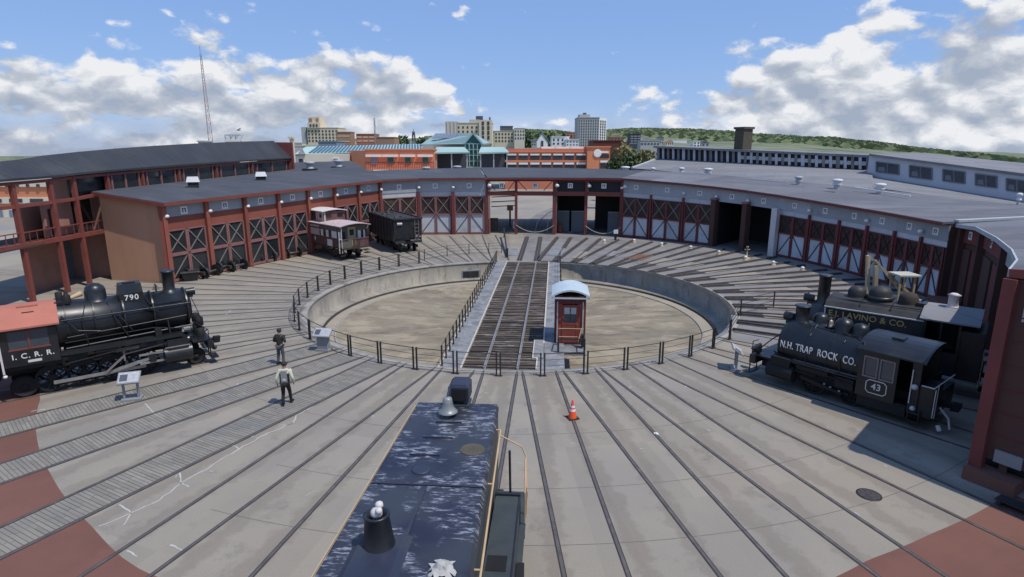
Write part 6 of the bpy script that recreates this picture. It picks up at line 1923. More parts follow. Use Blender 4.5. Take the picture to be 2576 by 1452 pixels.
MB().path([(X(4.0), 1.1, 1.0), (X(4.4), 1.1, .55), (X(5.6), 1.1, .55), (X(6.0), 1.1, 1.0)], .035).build('truss_rod', 'off_white', cb)
coupler(cb, X(.05), 1)
for s in (-1, 1):
    MB().box(X(.6), X(.1), s * 1.2 - .2, s * 1.2 + .2, .42, .47).box(X(.6), X(.1), s * 1.2 - .2, s * 1.2 + .2, .72, .77).build('end_steps', 'rust_under', cb)

# ---- black hopper car
p, h = place(-150.2, 21.7)
hc = thing('hopper_car', 'black steel hopper car standing beside the brown caboose', 'hopper car', p, h)
MB().hexa([(X(8.6), -1.45, 1.2), (X(.5), -1.45, 1.2), (X(.5), 1.45, 1.2), (X(8.6), 1.45, 1.2), (X(8.6), -1.45, 3.35), (X(.3), -1.45, 3.35), (X(.3), 1.45, 3.35), (X(8.6), 1.45, 3.35)]).build('body', 'iron_black', hc)
for s in (-1, 1):
    m = MB()
    for k in range(9):
        d = .55 + k * .98
        m.box(X(d + .06), X(d - .06), s * 1.47 - .05, s * 1.47 + .05, 1.1, 3.4)
    m.build('side_rib', 'iron_black', hc)
    MB().box(X(8.7), X(.2), s * 1.5 - .07, s * 1.5 + .07, 3.32, 3.46).build('top_rail', 'girder', hc)
    lettering('reporting_mark', '- - - -', .3, (X(1.9 + .5 * s), s * 1.475, 3.12), (-s, 0, 0), (0, 0, 1), 'off_white', hc, depth=.003)
MB().box(X(.4), X(.2), -1.5, 1.5, 3.32, 3.46).build('top_rail', 'girder', hc)
MB().box(X(8.5), X(.5), -1.35, 1.35, 3.2, 3.36).build('load', 'lav_gray', hc)
m = MB()
for k in range(14):
    m.ball((X(random.uniform(.8, 8.2)), random.uniform(-1.1, 1.1), 3.36), random.uniform(.15, .35), 7, 4, .6)
m.build('coal_lump', 'lav_gray', hc)
fx = X(.5)
MB().box(fx + .02, fx + .06, .3, 1.3, 1.4, 2.6).box(fx + .02, fx + .05, -1.2, -.1, 1.4, 2.5).build('end_panel', 'loco_black', hc)
lad = MB()
for y in (.75, 1.15):
    lad.tube((fx + .2, y, 1.2), (fx + .2, y, 3.3), .03)
for k in range(6):
    lad.tube((fx + .2, .75, 1.35 + k * .36), (fx + .2, 1.15, 1.35 + k * .36), .02)
lad.build('ladder', 'brace_gray', hc)
MB().tube((fx + .15, -1.1, 2.9), (fx + .15, -.6, 2.9), .14, n=10).ball((fx + .1, .95, 1.55), .1, 8, 6).ball((fx + .1, 1.3, 1.5), .07, 8, 6).build('marker_lamp', 'pane_light', hc)
MB().box(X(8.6), X(.1), -.35, .35, .85, 1.15).box(X(.5), X(.1), -1.4, 1.4, .95, 1.15).build('underframe', 'girder', hc)
MB().hexa([(X(5.5), -.9, .45), (X(3.2), -.9, .45), (X(3.2), .9, .45), (X(5.5), .9, .45), (X(6.4), -1.4, 1.2), (X(2.4), -1.4, 1.2), (X(2.4), 1.4, 1.2), (X(6.4), 1.4, 1.2)]).build('discharge_chute', 'girder', hc)
for tx in (1.5, 7.2):
    for dx in (-.8, .8):
        for y in (-.78, .78):
            disc_wheel(hc, X(tx + dx), y, .42)
    for s in (-1, 1):
        MB().box(X(tx + 1.2), X(tx - 1.2), s * .97 - .06, s * .97 + .06, .45, .7).build('truck_frame', 'loco_under', hc)
coupler(hc, X(.1), 1)
MB().path([(X(.0), -.5, .9), (X(-.1), -.9, .5), (X(-.05), -1.2, .9)], .04).build('brake_gear', 'loco_under', hc)

# ---- spare wheelsets parked in front of the left wing
WS = [(487, 700, 1), (531, 697, 0), (566, 684, 0), (600, 681, 0), (638, 664, 0), (672, 660, 0), (705, 652, 0), (738, 648, 0)]
src = None
for i, (u, v, big) in enumerate(WS):
    q = G(u, v)
    d = Vector((CX - q.x, CY - q.y, 0)); rz = math.atan2(d.y, d.x)
    lab = 'rusty black railway wheelset on the apron, %s from the tan wall' % W_[i]
    if src is None:
        src = thing('wheelset', lab, 'wheelset', q, rz, group='wheelsets parked by the red doors')
        MB().lathe((0, -.85, .46), (0, 1, 0), [(0, .07), (.15, .07), (.16, .1), (.8, .085), (1.54, .1), (1.55, .07), (1.7, .07)], 12).build('axle', 'rail_steel', src)
        for y in (-.66, .66):
            disc_wheel(src, 0, y, .46, 'iron_black')
        MB().box(-.25, .25, -1.0, -.8, .34, .6).box(-.25, .25, .8, 1.0, .34, .6).build('axle_box', 'rust_under', src)
    else:
        copy_thing(src, q, rz + random.uniform(-.15, .15), lab)
q = G(483, 705)
tb = thing('coal_bucket', 'black sloping iron bucket beside the first wheelset', 'bucket', q, .5)
MB().hexa([(-.5, -.4, .05), (.4, -.4, .05), (.4, .4, .05), (-.5, .4, .05), (-.75, -.55, .75), (.6, -.55, .75), (.6, .55, .75), (-.75, .55, .75)]).build('body', 'iron_black', tb)
MB().box(-.76, .62, -.58, -.52, .7, .78).box(-.76, .62, .52, .58, .7, .78).build('rim', 'rail_steel', tb)
MB().box(-.4, .3, -.3, -.2, 0, .06).box(-.4, .3, .2, .3, 0, .06).build('skid', 'iron_black', tb)

# ---------------------------------------------------------------- people
def skin_obj(name, joints, edges, mat, parent, sub=2, root=0):
    """continuous skinned surface over a skeleton; joints: (x, y, z, rx, ry)"""
    me = bpy.data.meshes.new(name)
    me.from_pydata([j[:3] for j in joints], edges, [])
    o = link(name, me, parent)
    sk = o.modifiers.new('Skin', 'SKIN')
    sk.use_smooth_shade = True
    lay = me.skin_vertices[0].data
    for i, j in enumerate(joints):
        lay[i].radius = (j[3], j[4] if len(j) > 4 else j[3])
        lay[i].use_root = (i == root)
    sb = o.modifiers.new('Subdivision', 'SUBSURF')
    sb.levels = sub; sb.render_levels = sub
    me.materials.append(MAT[mat])
    return o


def person(label, loc, rz, hgt, pose, mats, lean=0.0):
    """x forward, y left. pose: dict with arm and leg joint positions"""
    t = thing('person', label, 'person', loc, rz)
    k = hgt / 1.75
    J = {'pelvis': (0, 0, .95), 'waist': (.0 + lean * .3, 0, 1.1), 'chest': (.0 + lean, 0, 1.32), 'neck': (lean * 1.2, 0, 1.50), 'head0': (lean * 1.4 + .01, 0, 1.58), 'head1': (lean * 1.5 + .03, 0, 1.67)}
    for s, n in ((1, 'l'), (-1, 'r')):
        J['sh' + n] = (lean, s * .19, 1.42)
        J['el' + n] = pose['el' + n]; J['wr' + n] = pose['wr' + n]
        J['hip' + n] = (0, s * .09, .90); J['kn' + n] = pose['kn' + n]; J['an' + n] = pose['an' + n]
        w = Vector(pose['wr' + n]); d = (w - Vector(pose['el' + n])).normalized()
        J['pa' + n] = tuple(w + d * .075)
        a = pose['an' + n]
        J['toe' + n] = (a[0] + .14, a[1] + s * .02, max(a[2] - .06, .03))
    R = dict(pelvis=(.14, .11), waist=(.13, .10), chest=(.16, .105), neck=(.055, .055), head0=(.075, .085), head1=(.085, .10))
    for n in 'lr':
        R.update({'sh' + n: (.06, .06), 'el' + n: (.042, .042), 'wr' + n: (.03, .03), 'pa' + n: (.042, .02), 'hip' + n: (.085, .085), 'kn' + n: (.06, .06), 'an' + n: (.042, .042), 'toe' + n: (.035, .03)})

    def mk(name, keys, links, mat, g=0.0, scale={}):
        js = []
        for q in keys:
            r = R[q]; f = scale.get(q, 1.0)
            js.append(tuple(c * k for c in J[q]) + ((r[0] + g) * k * f, (r[1] + g) * k * f))
        return skin_obj(name, js, [(keys.index(a), keys.index(b)) for a, b in links], mat, t)
    body = ['pelvis', 'waist', 'chest', 'neck', 'head0', 'head1'] + [a + n for n in 'lr' for a in ('sh', 'el', 'wr', 'pa', 'hip', 'kn', 'an', 'toe')]
    L_ = [('pelvis', 'waist'), ('waist', 'chest'), ('chest', 'neck'), ('neck', 'head0'), ('head0', 'head1')]
    for n in 'lr':
        L_ += [('chest', 'sh' + n), ('sh' + n, 'el' + n), ('el' + n, 'wr' + n), ('wr' + n, 'pa' + n), ('pelvis', 'hip' + n), ('hip' + n, 'kn' + n), ('kn' + n, 'an' + n), ('an' + n, 'toe' + n)]
    b = mk('body', body, L_, 'skin')
    # fingers and thumb of each hand
    for n, s in (('l', 1), ('r', -1)):
        w = Vector(J['wr' + n]); d = (w - Vector(J['el' + n])).normalized(); pa = Vector(J['pa' + n])
        side = Vector((1, 0, 0))
        m = MB()
        for q, (o_, ln) in enumerate(((-.03, .06), (-.01, .075), (.01, .07), (.03, .055))):
            p0 = pa + side * o_ + d * .01; p1 = p0 + d * ln * .6; p2 = p1 + (d + Vector((.25, -s * .5, 0))).normalized() * ln * .5
            m.tube(p0 * k, p1 * k, .010, .009, 6); m.tube(p1 * k, p2 * k, .009, .007, 6)
        p0 = pa + side * .035 - d * .04
        m.tube(p0 * k, (p0 + side * .03 + d * .03) * k, .011, .010, 6); m.tube((p0 + side * .03 + d * .03) * k, (p0 + side * .035 + d * .065) * k, .010, .008, 6)
        m.build('fingers', 'skin', b)
    mk('jacket', ['pelvis', 'waist', 'chest', 'neck', 'shl', 'ell', 'wrl', 'shr', 'elr', 'wrr'], [('pelvis', 'waist'), ('waist', 'chest'), ('chest', 'neck'), ('chest', 'shl'), ('shl', 'ell'), ('ell', 'wrl'), ('chest', 'shr'), ('shr', 'elr'), ('elr', 'wrr')], mats['jacket'], .022, {'neck': 1.0, 'pelvis': 1.02})
    if 'back' in mats:
        m = MB()
        x = lean - .155
        m.hexa([(x + .02, -.12, .98), (x + .02, .12, .98), (x + .05, .12, .98), (x + .05, -.12, .98), (x, -.11, 1.45), (x, .11, 1.45), (x + .05, .11, 1.45), (x + .05, -.11, 1.45)])
        m.v = [tuple(c * k for c in v) for v in m.v]
        m.build('back_panel', mats['back'], t)
        for s in (-1, 1):
            m = MB().hexa([(x + .03, s * .135, .98), (x + .03, s * .175, .98), (x + .12, s * .185, .98), (x + .12, s * .13, .98), (x + .025, s * .12, 1.32), (x + .03, s * .16, 1.32), (x + .12, s * .18, 1.32), (x + .12, s * .13, 1.32)])
            m.v = [tuple(c * k for c in v) for v in m.v]
            m.build('side_panel', 'cloth_black', t)
    mk('trousers', ['pelvis', 'hipl', 'knl', 'anl', 'hipr', 'knr', 'anr'], [('pelvis', 'hipl'), ('hipl', 'knl'), ('knl', 'anl'), ('pelvis', 'hipr'), ('hipr', 'knr'), ('knr', 'anr')], mats['trousers'], .016)
    for n in 'lr':
        a = J['an' + n]; q = J['toe' + n]
        m = MB().hexa([tuple(c * k for c in v) for v in ((a[0] - .07, a[1] - .05, max(a[2] - .09, 0)), (q[0] + .09, q[1] - .05, max(q[2] - .03, 0)), (q[0] + .09, q[1] + .05, max(q[2] - .03, 0)), (a[0] - .07, a[1] + .05, max(a[2] - .09, 0)),
                                                         (a[0] - .06, a[1] - .045, a[2] + .03), (q[0] + .07, q[1] - .04, q[2] + .04), (q[0] + .07, q[1] + .04, q[2] + .04), (a[0] - .06, a[1] + .045, a[2] + .03))])
        m.build('shoe', 'shoe', t)
    h = J['head1']
    MB().ball(((h[0] - .015) * k, 0, (h[2] + .01) * k), .112 * k, 14, 8, 1.05, -.35).build('hair', mats['hair'], t)
    f = MB()
    f.lathe(((h[0] + .085) * k, 0, (h[2] - .02) * k), (1, 0, -.3), [(0, .018 * k), (.03 * k, .012 * k)], 6)
    f.build('nose', 'skin', b)
    for s in (-1, 1):
        MB().ball(((h[0] + .08) * k, s * .035 * k, (h[2] + .0) * k), .012 * k, 6, 4).build('eye', 'shoe', b)
        MB().ball(((h[0] - .005) * k, s * .095 * k, (h[2] - .02) * k), .028 * k, 6, 5, 1.4).build('ear', 'skin', b)
    MB().box((h[0] + .075) * k, (h[0] + .088) * k, -.025 * k, .025 * k, (h[2] - .075) * k, (h[2] - .066) * k).build('mouth', 'cab_red_dark', b)
    return t


q = G(708, 917)
person('standing person in a dark olive jacket and gray trousers near the pit railing', q, rad(80), 1.78,
       dict(ell=(-.01, .30, 1.15), elr=(-.01, -.30, 1.15), wrl=(.14, .18, 1.12), wrr=(.14, -.18, 1.12), knl=(.03, .12, .50), knr=(.03, -.12, .50), anl=(-.02, .14, .09), anr=(-.02, -.14, .09)),
       dict(jacket='cloth_olive', trousers='cloth_gray', hair='hair_dark'), .03)
q = G(722, 1019)
person('walking person in a pale jacket with silver back and black trousers', q, rad(97), 1.82,
       dict(ell=(-.06, .30, 1.13), elr=(-.02, -.30, 1.13), wrl=(.02, .30, .90), wrr=(.10, -.30, .90), knl=(.05, .11, .50), knr=(.16, -.11, .53), anl=(-.10, .12, .09), anr=(.22, -.12, .10)),
       dict(jacket='cloth_cream', trousers='cloth_black', hair='hair_dark', back='cloth_silver'), .05)

# ---------------------------------------------------------------- cone, signs, ground lights
q = G(1440, 1052)
cn = thing('traffic_cone', 'orange traffic cone with pink and white bands on the concrete', 'traffic cone', q, .35)
MB().cbox((0, 0, 0), .42, .42, .04).build('base', 'rubber', cn)
MB().lathe((0, 0, .04), (0, 0, 1), [(0, .165), (.27, .115)], 20).build('lower_body', 'cone_orange', cn)
MB().lathe((0, 0, .31), (0, 0, 1), [(0, .116), (.09, .099)], 20).build('white_band', 'white_paint', cn)
MB().lathe((0, 0, .40), (0, 0, 1), [(0, .099), (.06, .088)], 20).build('middle_body', 'cone_pink', cn)
MB().lathe((0, 0, .46), (0, 0, 1), [(0, .088), (.08, .072)], 20).build('white_band', 'white_paint', cn)
MB().lathe((0, 0, .54), (0, 0, 1), [(0, .072), (.2, .04), (.22, .03)], 20).build('upper_body', 'cone_pink', cn)
tag(MB().hexa([(0, 0, 0), (.16, .05, 0), (.12, .2, 0), (-.02, .15, 0), (0, 0, .012), (.16, .05, .015), (.12, .2, .012), (-.02, .15, .03)]).build('paper_scrap', 'white_paint'), 'scrap of white paper on the concrete beside a rail', 'paper').location = G(2268, 1098 - 10) * 0 + G(1648, 1095)

W3 = [(333, 1006, 0.32, .82, .5, 'gray interpretive panel on two legs in front of the red roofed locomotive', 2),
      (815, 882, -.15, .95, .5, 'gray interpretive panel on a pedestal beside the pit railing', 1),
      (1850, 928, 1.3, 0.95, .5, 'gray interpretive panel seen edge on beside the lettered tank locomotive', 2)]
for u, v, rz, w, d, lab, legs in W3:
    q = G(u, v)
    t = thing('information_panel', lab, 'sign', q, rz, group='interpretive panels')
    MB().cbox((0, 0, 0), .75, .45, .10).build('foot', 'sign_metal', t)
    if legs == 2:
        for s in (-.26, .26):
            MB().box(s - .04, s + .04, -.05, .05, .1, .9).build('leg', 'sign_metal', t)
    else:
        MB().box(-.28, .28, -.16, .16, .1, .85).build('pedestal', 'sign_metal', t)
    pn = MB().hexa([(-w / 2, -d / 2, .78), (w / 2, -d / 2, .78), (w / 2, d / 2, 1.12), (-w / 2, d / 2, 1.12), (-w / 2, -d / 2 - .02, .83), (w / 2, -d / 2 - .02, .83), (w / 2, d / 2 - .02, 1.17), (-w / 2, d / 2 - .02, 1.17)]).build('panel', 'sign_metal', t)
    sl = .34 / d
    def sp(x, y):
        return (x, y - .02, .835 + (y + d / 2) * sl)
    MB().prism([sp(-w / 2 + .04, -d / 2 + .04), sp(w / 2 - .04, -d / 2 + .04), sp(w / 2 - .04, d / 2 - .04), sp(-w / 2 + .04, d / 2 - .04)], (0, -.003, .006)).build('print', 'sign_panel', pn)
    MB().prism([sp(-w / 2 + .08, -d / 2 + .1), sp(-w / 2 + .36, -d / 2 + .1), sp(-w / 2 + .36, d / 2 - .12), sp(-w / 2 + .08, d / 2 - .12)], (0, -.005, .010)).build('picture', 'city_dark', pn)

GLT = [(1520, 612), (1595, 611), (1664, 620), (1737, 628), (1808, 641), (1875, 655), (1945, 668), (2018, 683), (2080, 702)]
for i, (u, v) in enumerate(GLT):
    q = G(u, v)
    t = thing('track_marker', 'small white lamp on a rusty foot between yard rails, %s from the open bays' % W_[i], 'lamp', q, random.uniform(0, 3), group='white lamps between the yard rails')
    MB().lathe((0, 0, 0), (0, 0, 1), [(0, .22), (.12, .2), (.2, .14)], 10).build('foot', 'lamp_tan', t)
    MB().ball((0, 0, .30), .16, 10, 6, .9).build('globe', 'lamp_white', t)
q = G(1548, 604)
pd = thing('switch_stand', 'short dark switch stand with white target by the panelled doors', 'switch stand', q)
MB().box(-.12, .12, -.12, .12, 0, .8).build('post', 'iron_black', pd)
MB().cbox((0, -.14, .75), .5, .06, .45).build('target', 'white_paint', pd)
q = G(1865, 652)
pd = thing('brass_stanchion', 'small tan stanchion with round foot in front of the dark pier', 'stanchion', G(1878, 650))
MB().lathe((0, 0, 0), (0, 0, 1), [(0, .32), (.08, .3), (.12, .06), (1.0, .06), (1.02, .12), (1.15, .1)], 10).build('post', 'lamp_tan', pd)
MB().tube((-.25, 0, .85), (.25, 0, .85), .04).build('arm', 'lamp_tan', pd)

# things standing in the open middle bays and beyond
q = G(1283, 578, 0)
sg = thing('switch_signal', 'brown railway signal post standing in the yard beyond the open bays', 'signal', Vector((q.x, 79, 0)))
MB().box(-.12, .12, -.12, .12, 0, 2.6).build('post', 'chimney_brick', sg)
MB().box(-.4, .4, -.15, .15, 2.3, 3.0).build('signal_head', 'city_brown', sg)
MB().box(-.3, .3, -.3, .3, 0, .25).build('base', 'concrete_gray', sg)
q = G(1243, 583)
sk = thing('utility_cabinet', 'dark rusty utility cabinet just inside the open bays', 'cabinet', q)
MB().box(-.5, .5, -.35, .35, .15, 1.7).build('body', 'rust_under', sk)
MB().box(-.46, -.02, -.37, -.35, .2, 1.6).build('door', 'chimney_brick', sk)
MB().box(.02, .46, -.37, -.35, .2, 1.6).build('door', 'chimney_brick', sk)
MB().box(-.55, .55, -.4, .4, 0, .15).build('plinth', 'concrete_gray', sk)
q = G(1295, 582)
wb = thing('white_notice_board', 'small white notice board at the foot of the second red column', 'notice board', q)
MB().box(-.22, .22, -.03, .03, .35, 1.25).build('board', 'off_white', wb)
MB().box(-.04, .04, -.03, .03, 0, .35).build('post', 'sign_metal', wb)
MB().box(-.1, .1, -.04, -.03, .6, .85).build('symbol', 'cab_red', wb)
q = G(1408, 585)
rd = thing('tarpaulin_bundle', 'tapering red tarpaulin bundle beside the gray inner doors', 'bundle', q)
MB().lathe((0, 0, 0), (0, 0, 1), [(0, .4), (.3, .42), (.8, .25), (1.3, .15), (1.35, .05)], 12).build('body', 'cab_red', rd)
MB().lathe((0, 0, 1.0), (0, 0, 1), [(0, .23), (.05, .23)], 12).build('band', 'cab_red_dark', rd)

# ---------------------------------------------------------------- far ground and hills
RIDGE = [(-2500, 400), (-400, 425), (0, 425), (400, 402), (640, 374), (728, 362), (900, 356), (1000, 352), (1180, 342), (1240, 336), (1330, 330), (1400, 333), (1470, 338), (1530, 333), (1600, 328), (1650, 326), (1740, 330), (1860, 340), (2000, 345), (2100, 352), (2300, 372), (2450, 388), (2576, 404), (2800, 412), (3300, 405), (4500, 380)]
mb = MB()
prof = [(150, 0.0), (190, 0.0), (300, .05), (600, .14), (1200, .30), (2000, .62), (2700, .9), (3200, 1.0), (3900, .9), (5200, .55)]
rows = []
NA = 260
for i in range(NA + 1):
    a = -PI + 2 * PI * i / NA
    aa = max(-1.25, min(1.25, a))
    u = 1288 + 1500 * math.tan(aa) * 1.0 / CT
    v = itab(RIDGE, max(-2500, min(4500, u)))
    el = D(u, v, 1000 * math.cos(aa)) - Vector((0, 0, CAM_H))
    tanel = el.z / math.hypot(el.x, el.y)
    row = []
    for r, f in prof:
        jit = math.sin(a * 37 + r * .01) * .5 + math.sin(a * 91 + r * .003) * .35 + math.sin(a * 211 + r) * .25
        zt = CAM_H + tanel * 3200
        z = -0.5 + (zt + .5) * f + jit * 6.0 * (f if r > 500 else 0)
        if r < 200:
            z = -0.06
        row.append((r * math.sin(a), r * math.cos(a), z))
    rows.append(row)
for i in range(NA):
    for j in range(len(prof) - 1):
        mb.face([rows[i][j], rows[i + 1][j], rows[i + 1][j + 1], rows[i][j + 1]], True)
struct(mb.build('hills', 'hill', recalc=False))


def hill_z(a, r):
    f = (a + PI) / (2 * PI) * NA
    i = min(int(f), NA - 1); t = f - i
    for j in range(len(prof) - 1):
        if prof[j][0] <= r <= prof[j + 1][0]:
            s = (r - prof[j][0]) / (prof[j + 1][0] - prof[j][0])
            z0 = lerp(rows[i][j][2], rows[i][j + 1][2], s); z1 = lerp(rows[i + 1][j][2], rows[i + 1][j + 1][2], s)
            return lerp(z0, z1, t)
    return 0


mw = MB()
for i in range(16000):
    a = rad(random.uniform(-8, 46)); r = random.uniform(1100, 3300)
    if math.sin(a * 31 + r * .004) + math.sin(a * 77 - r * .009) + random.uniform(-1.2, 1.2) < .1:
        continue
    s = random.uniform(3.5, 8)
    p = Vector((r * math.sin(a), r * math.cos(a), hill_z(a, r) + s * .5))
    e = Vector((math.cos(a), -math.sin(a), 0)) * s * random.uniform(.8, 1.6)
    u_ = Vector((random.uniform(-.6, .6), random.uniform(-.6, .6), 1)) * s
    mw.face([p - e, p - u_ * .6, p + e, p + u_ * .7])
o = mw.build('far_wood', 'far_leaf', recalc=False)
o['kind'] = 'stuff'; o['label'] = 'patchy woods covering the green hills behind the town'

# ---------------------------------------------------------------- town beyond the roundhouse
def block(name, label, u0, u1, vt, vb, Y, mat, dep=None, rows=0, ncols=0, wmat='city_window', rz=0.0, ww=.5, wh=.55, cap=True, top=.1, bot=.08, cat='building', sidemat=None, side=0):
    """box building: front face spans u0..u1 and vt..vb at distance Y; windows are parts"""
    a = D(u0, vt, Y); b = D(u1, vt, Y); base = D(u0, vb, Y)
    w = b.x - a.x
    dep = dep or w * .8
    t = thing(name, label, cat, ((a.x + b.x) / 2, Y, min(0, base.z)), world=True)
    zb = min(base.z, 0) - 6
    MB().box(a.x, b.x, Y, Y + dep, zb, a.z).build('wall', mat, t)
    if sidemat:
        x = a.x if side < 0 else b.x
        MB().box(x - .15, x + .15, Y + .1, Y + dep - .1, zb, a.z - .2).build('side_wall', sidemat, t)
    if cap:
        MB().box(a.x - .2, b.x + .2, Y - .25, Y + dep + .2, a.z, a.z + max(.3, (a.z - base.z) * .03)).build('parapet', mat, t)
    H_ = a.z - base.z
    me = None
    for i in range(rows):
        for j in range(ncols):
            cx_ = a.x + w * (j + .5) / ncols
            cz_ = base.z + H_ * (bot + (1 - top - bot) * (i + .5) / rows)
            if me is None:
                sw_, sh_ = w / ncols * ww / 2, H_ * (1 - top - bot) / rows * wh / 2
                o = MB().box(-sw_, sw_, -.12, .05, -sh_, sh_).build('window', wmat, t); me = o.data
            else:
                o = link('window', me, t)
            o.location = (cx_, Y, cz_)
    return t, a, b, base


# mall behind the middle range
Ym = 150
t, a, b, base = block('brick_mall', 'orange brick mall block with green shutters and a terrace', 918, 1091, 378, 440, Ym, 'mall_orange', dep=26)
sa = D(878, 378, Ym + 10); 
MB().hexa([(sa.x, Ym + 10, -4), (a.x - .02, Ym + .05, -4), (a.x - .02, Ym + 20, -4), (sa.x, Ym + 20, -4), (sa.x, Ym + 10, a.z - .1), (a.x - .02, Ym + .05, a.z - .1), (a.x - .02, Ym + 20, a.z - .1), (sa.x, Ym + 20, a.z - .1)]).build('side_wing', 'mall_orange', t)
for (ua, ub, mt) in ((930, 952, 'slate_blue'), (972, 993, 'green_pane'), (1016, 1036, 'green_pane'), (1060, 1080, 'green_pane')):
    p, q = D(ua, 393, Ym), D(ub, 412, Ym)
    w_ = MB().box(p.x + .3, q.x - .3, Ym - .2, Ym + .1, q.z, p.z - .3).build('shuttered_window', mt, t)
    MB().box(p.x - .9, q.x + .9, Ym - .5, Ym + .1, p.z - .2, p.z + .35).build('lintel', 'mall_white', w_)
p, q = D(918, 408, Ym - 6), D(1091, 420, Ym - 6)
MB().box(p.x, q.x, Ym - 6, Ym - .3, q.z - 1, q.z - .6).build('terrace', 'mall_red', t)
rl = MB().box(p.x, q.x, Ym - 6, Ym - 5.9, p.z - .1, p.z + .05)
for k in range(40):
    x = lerp(p.x, q.x, k / 39); rl.box(x - .05, x + .05, Ym - 6, Ym - 5.9, q.z - .8, p.z)
rl.build('terrace_railing', 'steel_red_old', t)
for k in range(4):
    x0 = lerp(p.x, q.x, .12 + k * .22); MB().box(x0, x0 + 4.2, Ym - 6.3, Ym - 6.0, q.z - 1.5, q.z - .7).build('white_band', 'mall_white', t)
    MB().box(x0, x0 + 4.2, Ym - 6.3, Ym - 6.0, q.z - 3.2, q.z - 1.5).build('lower_opening', 'city_window', t)
MB().box(p.x, q.x, Ym - 6.2, Ym - .3, -3, q.z - 1.5).build('lower_wall', 'mall_red', t)
# cream wing with long ribbed skylight
t, a, b, base = block('skylit_arcade', 'cream arcade wing with a long teal ribbed skylight roof', 733, 878, 388, 425, 158, 'mall_cream', dep=8, cap=False)
s0, s1 = D(740, 388, 157), D(1065, 380, 190); r0, r1 = D(770, 369, 164), D(1062, 362, 196)
MB().prism([s0, s1, r1, r0], (0, .3, -.3)).build('skylight_roof', 'teal_pale', t)
for k in range(34):
    f0 = k / 34 + .09 * (1 - k / 34); f1 = f0 + .016
    A, B_ = lerp(s0, s1, f0), lerp(r0, r1, f0); A2, B2 = lerp(s0, s1, f1), lerp(r0, r1, f1)
    up = Vector((0, -.15, .12))
    MB().prism([lerp(A, B_, .06) + up, lerp(A2, B2, .06) + up, lerp(A2, B2, .92) + up, lerp(A, B_, .92) + up], (0, -.02, .04)).build('glazing', 'skylight', t)
MB().prism([D(733, 390, 157.5), D(768, 388, 157), D(760, 372, 162), D(745, 372, 163)], (0, .3, -.2)).build('hip_roof', 'gable_gray', t)
for u in (757, 845):
    p = D(u, 397, 158); w_ = MB().box(p.x - .8, p.x + .8, 157.8, 158.1, p.z - 1.8, p.z).build('window', 'mall_white', t)
    MB().box(p.x - .55, p.x + .55, 157.7, 157.8, p.z - 1.6, p.z - .25).build('pane', 'window_glass', w_)
# teal gabled entrance
Yt = 162
t = thing('glazed_entrance', 'teal roofed glass entrance with gable and two lower canopies', 'building', (D(1180, 400, Yt).x, Yt, 0), world=True)
el_, er_, rdg = D(1060, 374, Yt), D(1208, 370, Yt), D(1186, 335, Yt)
g0, g1, gp = D(1168, 362, Yt - 2), D(1214, 362, Yt - 2), D(1190, 336, Yt - 2)
MB().prism([D(1058, 364, Yt + 4), g0 + Vector((-.1, 0, 0)), gp, D(1092, 340, Yt + 16)], (0, .4, -.4)).build('roof', 'teal_roof', t)
MB().prism([gp, g1, D(1232, 360, Yt + 10), D(1200, 340, Yt + 12)], (0, .4, -.4)).build('roof', 'teal_roof', t)
for k in range(9):
    A = D(1090 + k * 8.2, 350, Yt + 7 - k * .5); B_ = D(1100 + k * 8.2, 338, Yt + 9 - k * .6)
    MB().beam(A + Vector((0, -.6, .2)), B_ + Vector((0, -.6, .2)), .9, .15).build('skylight_bar', 'slate_blue', t)
MB().prism([D(1062, 378, Yt + 3), D(1170, 378, Yt), D(1170, 363, Yt), D(1062, 365, Yt + 3)], (0, .5, 0)).build('clerestory_wall', 'teal_pale', t)
MB().prism([g0, g1, gp], (0, .5, 0)).build('gable_glass', 'teal_dark', t)
p, q = D(1170, 362, Yt - 2), D(1212, 420, Yt - 2)
MB().box(p.x, q.x, Yt - 2, Yt - 1.5, q.z, p.z).build('glass_wall', 'teal_dark', t)
for k in range(5):
    x = lerp(p.x, q.x, k / 4); MB().box(x - .12, x + .12, Yt - 2.2, Yt - 2, q.z, p.z).build('mullion', 'teal_pale', t)
for k in range(5):
    z = lerp(q.z, p.z, k / 4); MB().box(p.x, q.x, Yt - 2.18, Yt - 2, z - .08, z + .08).build('transom', 'teal_pale', t)
MB().beam(g0 + Vector((0, -.3, 0)), gp + Vector((0, -.3, .1)), .3, .4).beam(gp + Vector((0, -.3, .1)), g1 + Vector((0, -.3, 0)), .3, .4).build('gable_trim', 'teal_roof', t)
for ua, ub, uc, ud in ((1092, 1180, 1096, 1172), (1204, 1280, 1210, 1274)):
    A, B_, C_, D_ = D(ua + 6, 370, Yt - 3), D(ub - 12, 370, Yt - 3), D(ub, 382, Yt - 10), D(ua, 384, Yt - 10)
    MB().prism([A, B_, C_, D_], (0, 0, -.35)).build('canopy_roof', 'teal_pale', t)
    p, q = D(uc, 384, Yt - 4), D(ud, 428, Yt - 4)
    MB().box(p.x, q.x, Yt - 4, Yt - 3, q.z - 2, p.z + 1).build('recess', 'city_dark', t)
    for k in range(3):
        x = lerp(D(ua + 5, 400, Yt - 9.5).x, D(ub - 5, 400, Yt - 9.5).x, k / 2); MB().box(x - .15, x + .15, Yt - 9.6, Yt - 9.3, q.z - 3, p.z).build('canopy_column', 'vent_gray', t)
    for k in range(3):
        x0 = lerp(p.x, q.x, k / 3 + .03); MB().box(x0, x0 + (q.x - p.x) * .27, Yt - 10, Yt - 9.9, q.z - 1.0, q.z).build('white_band', 'mall_white', t)
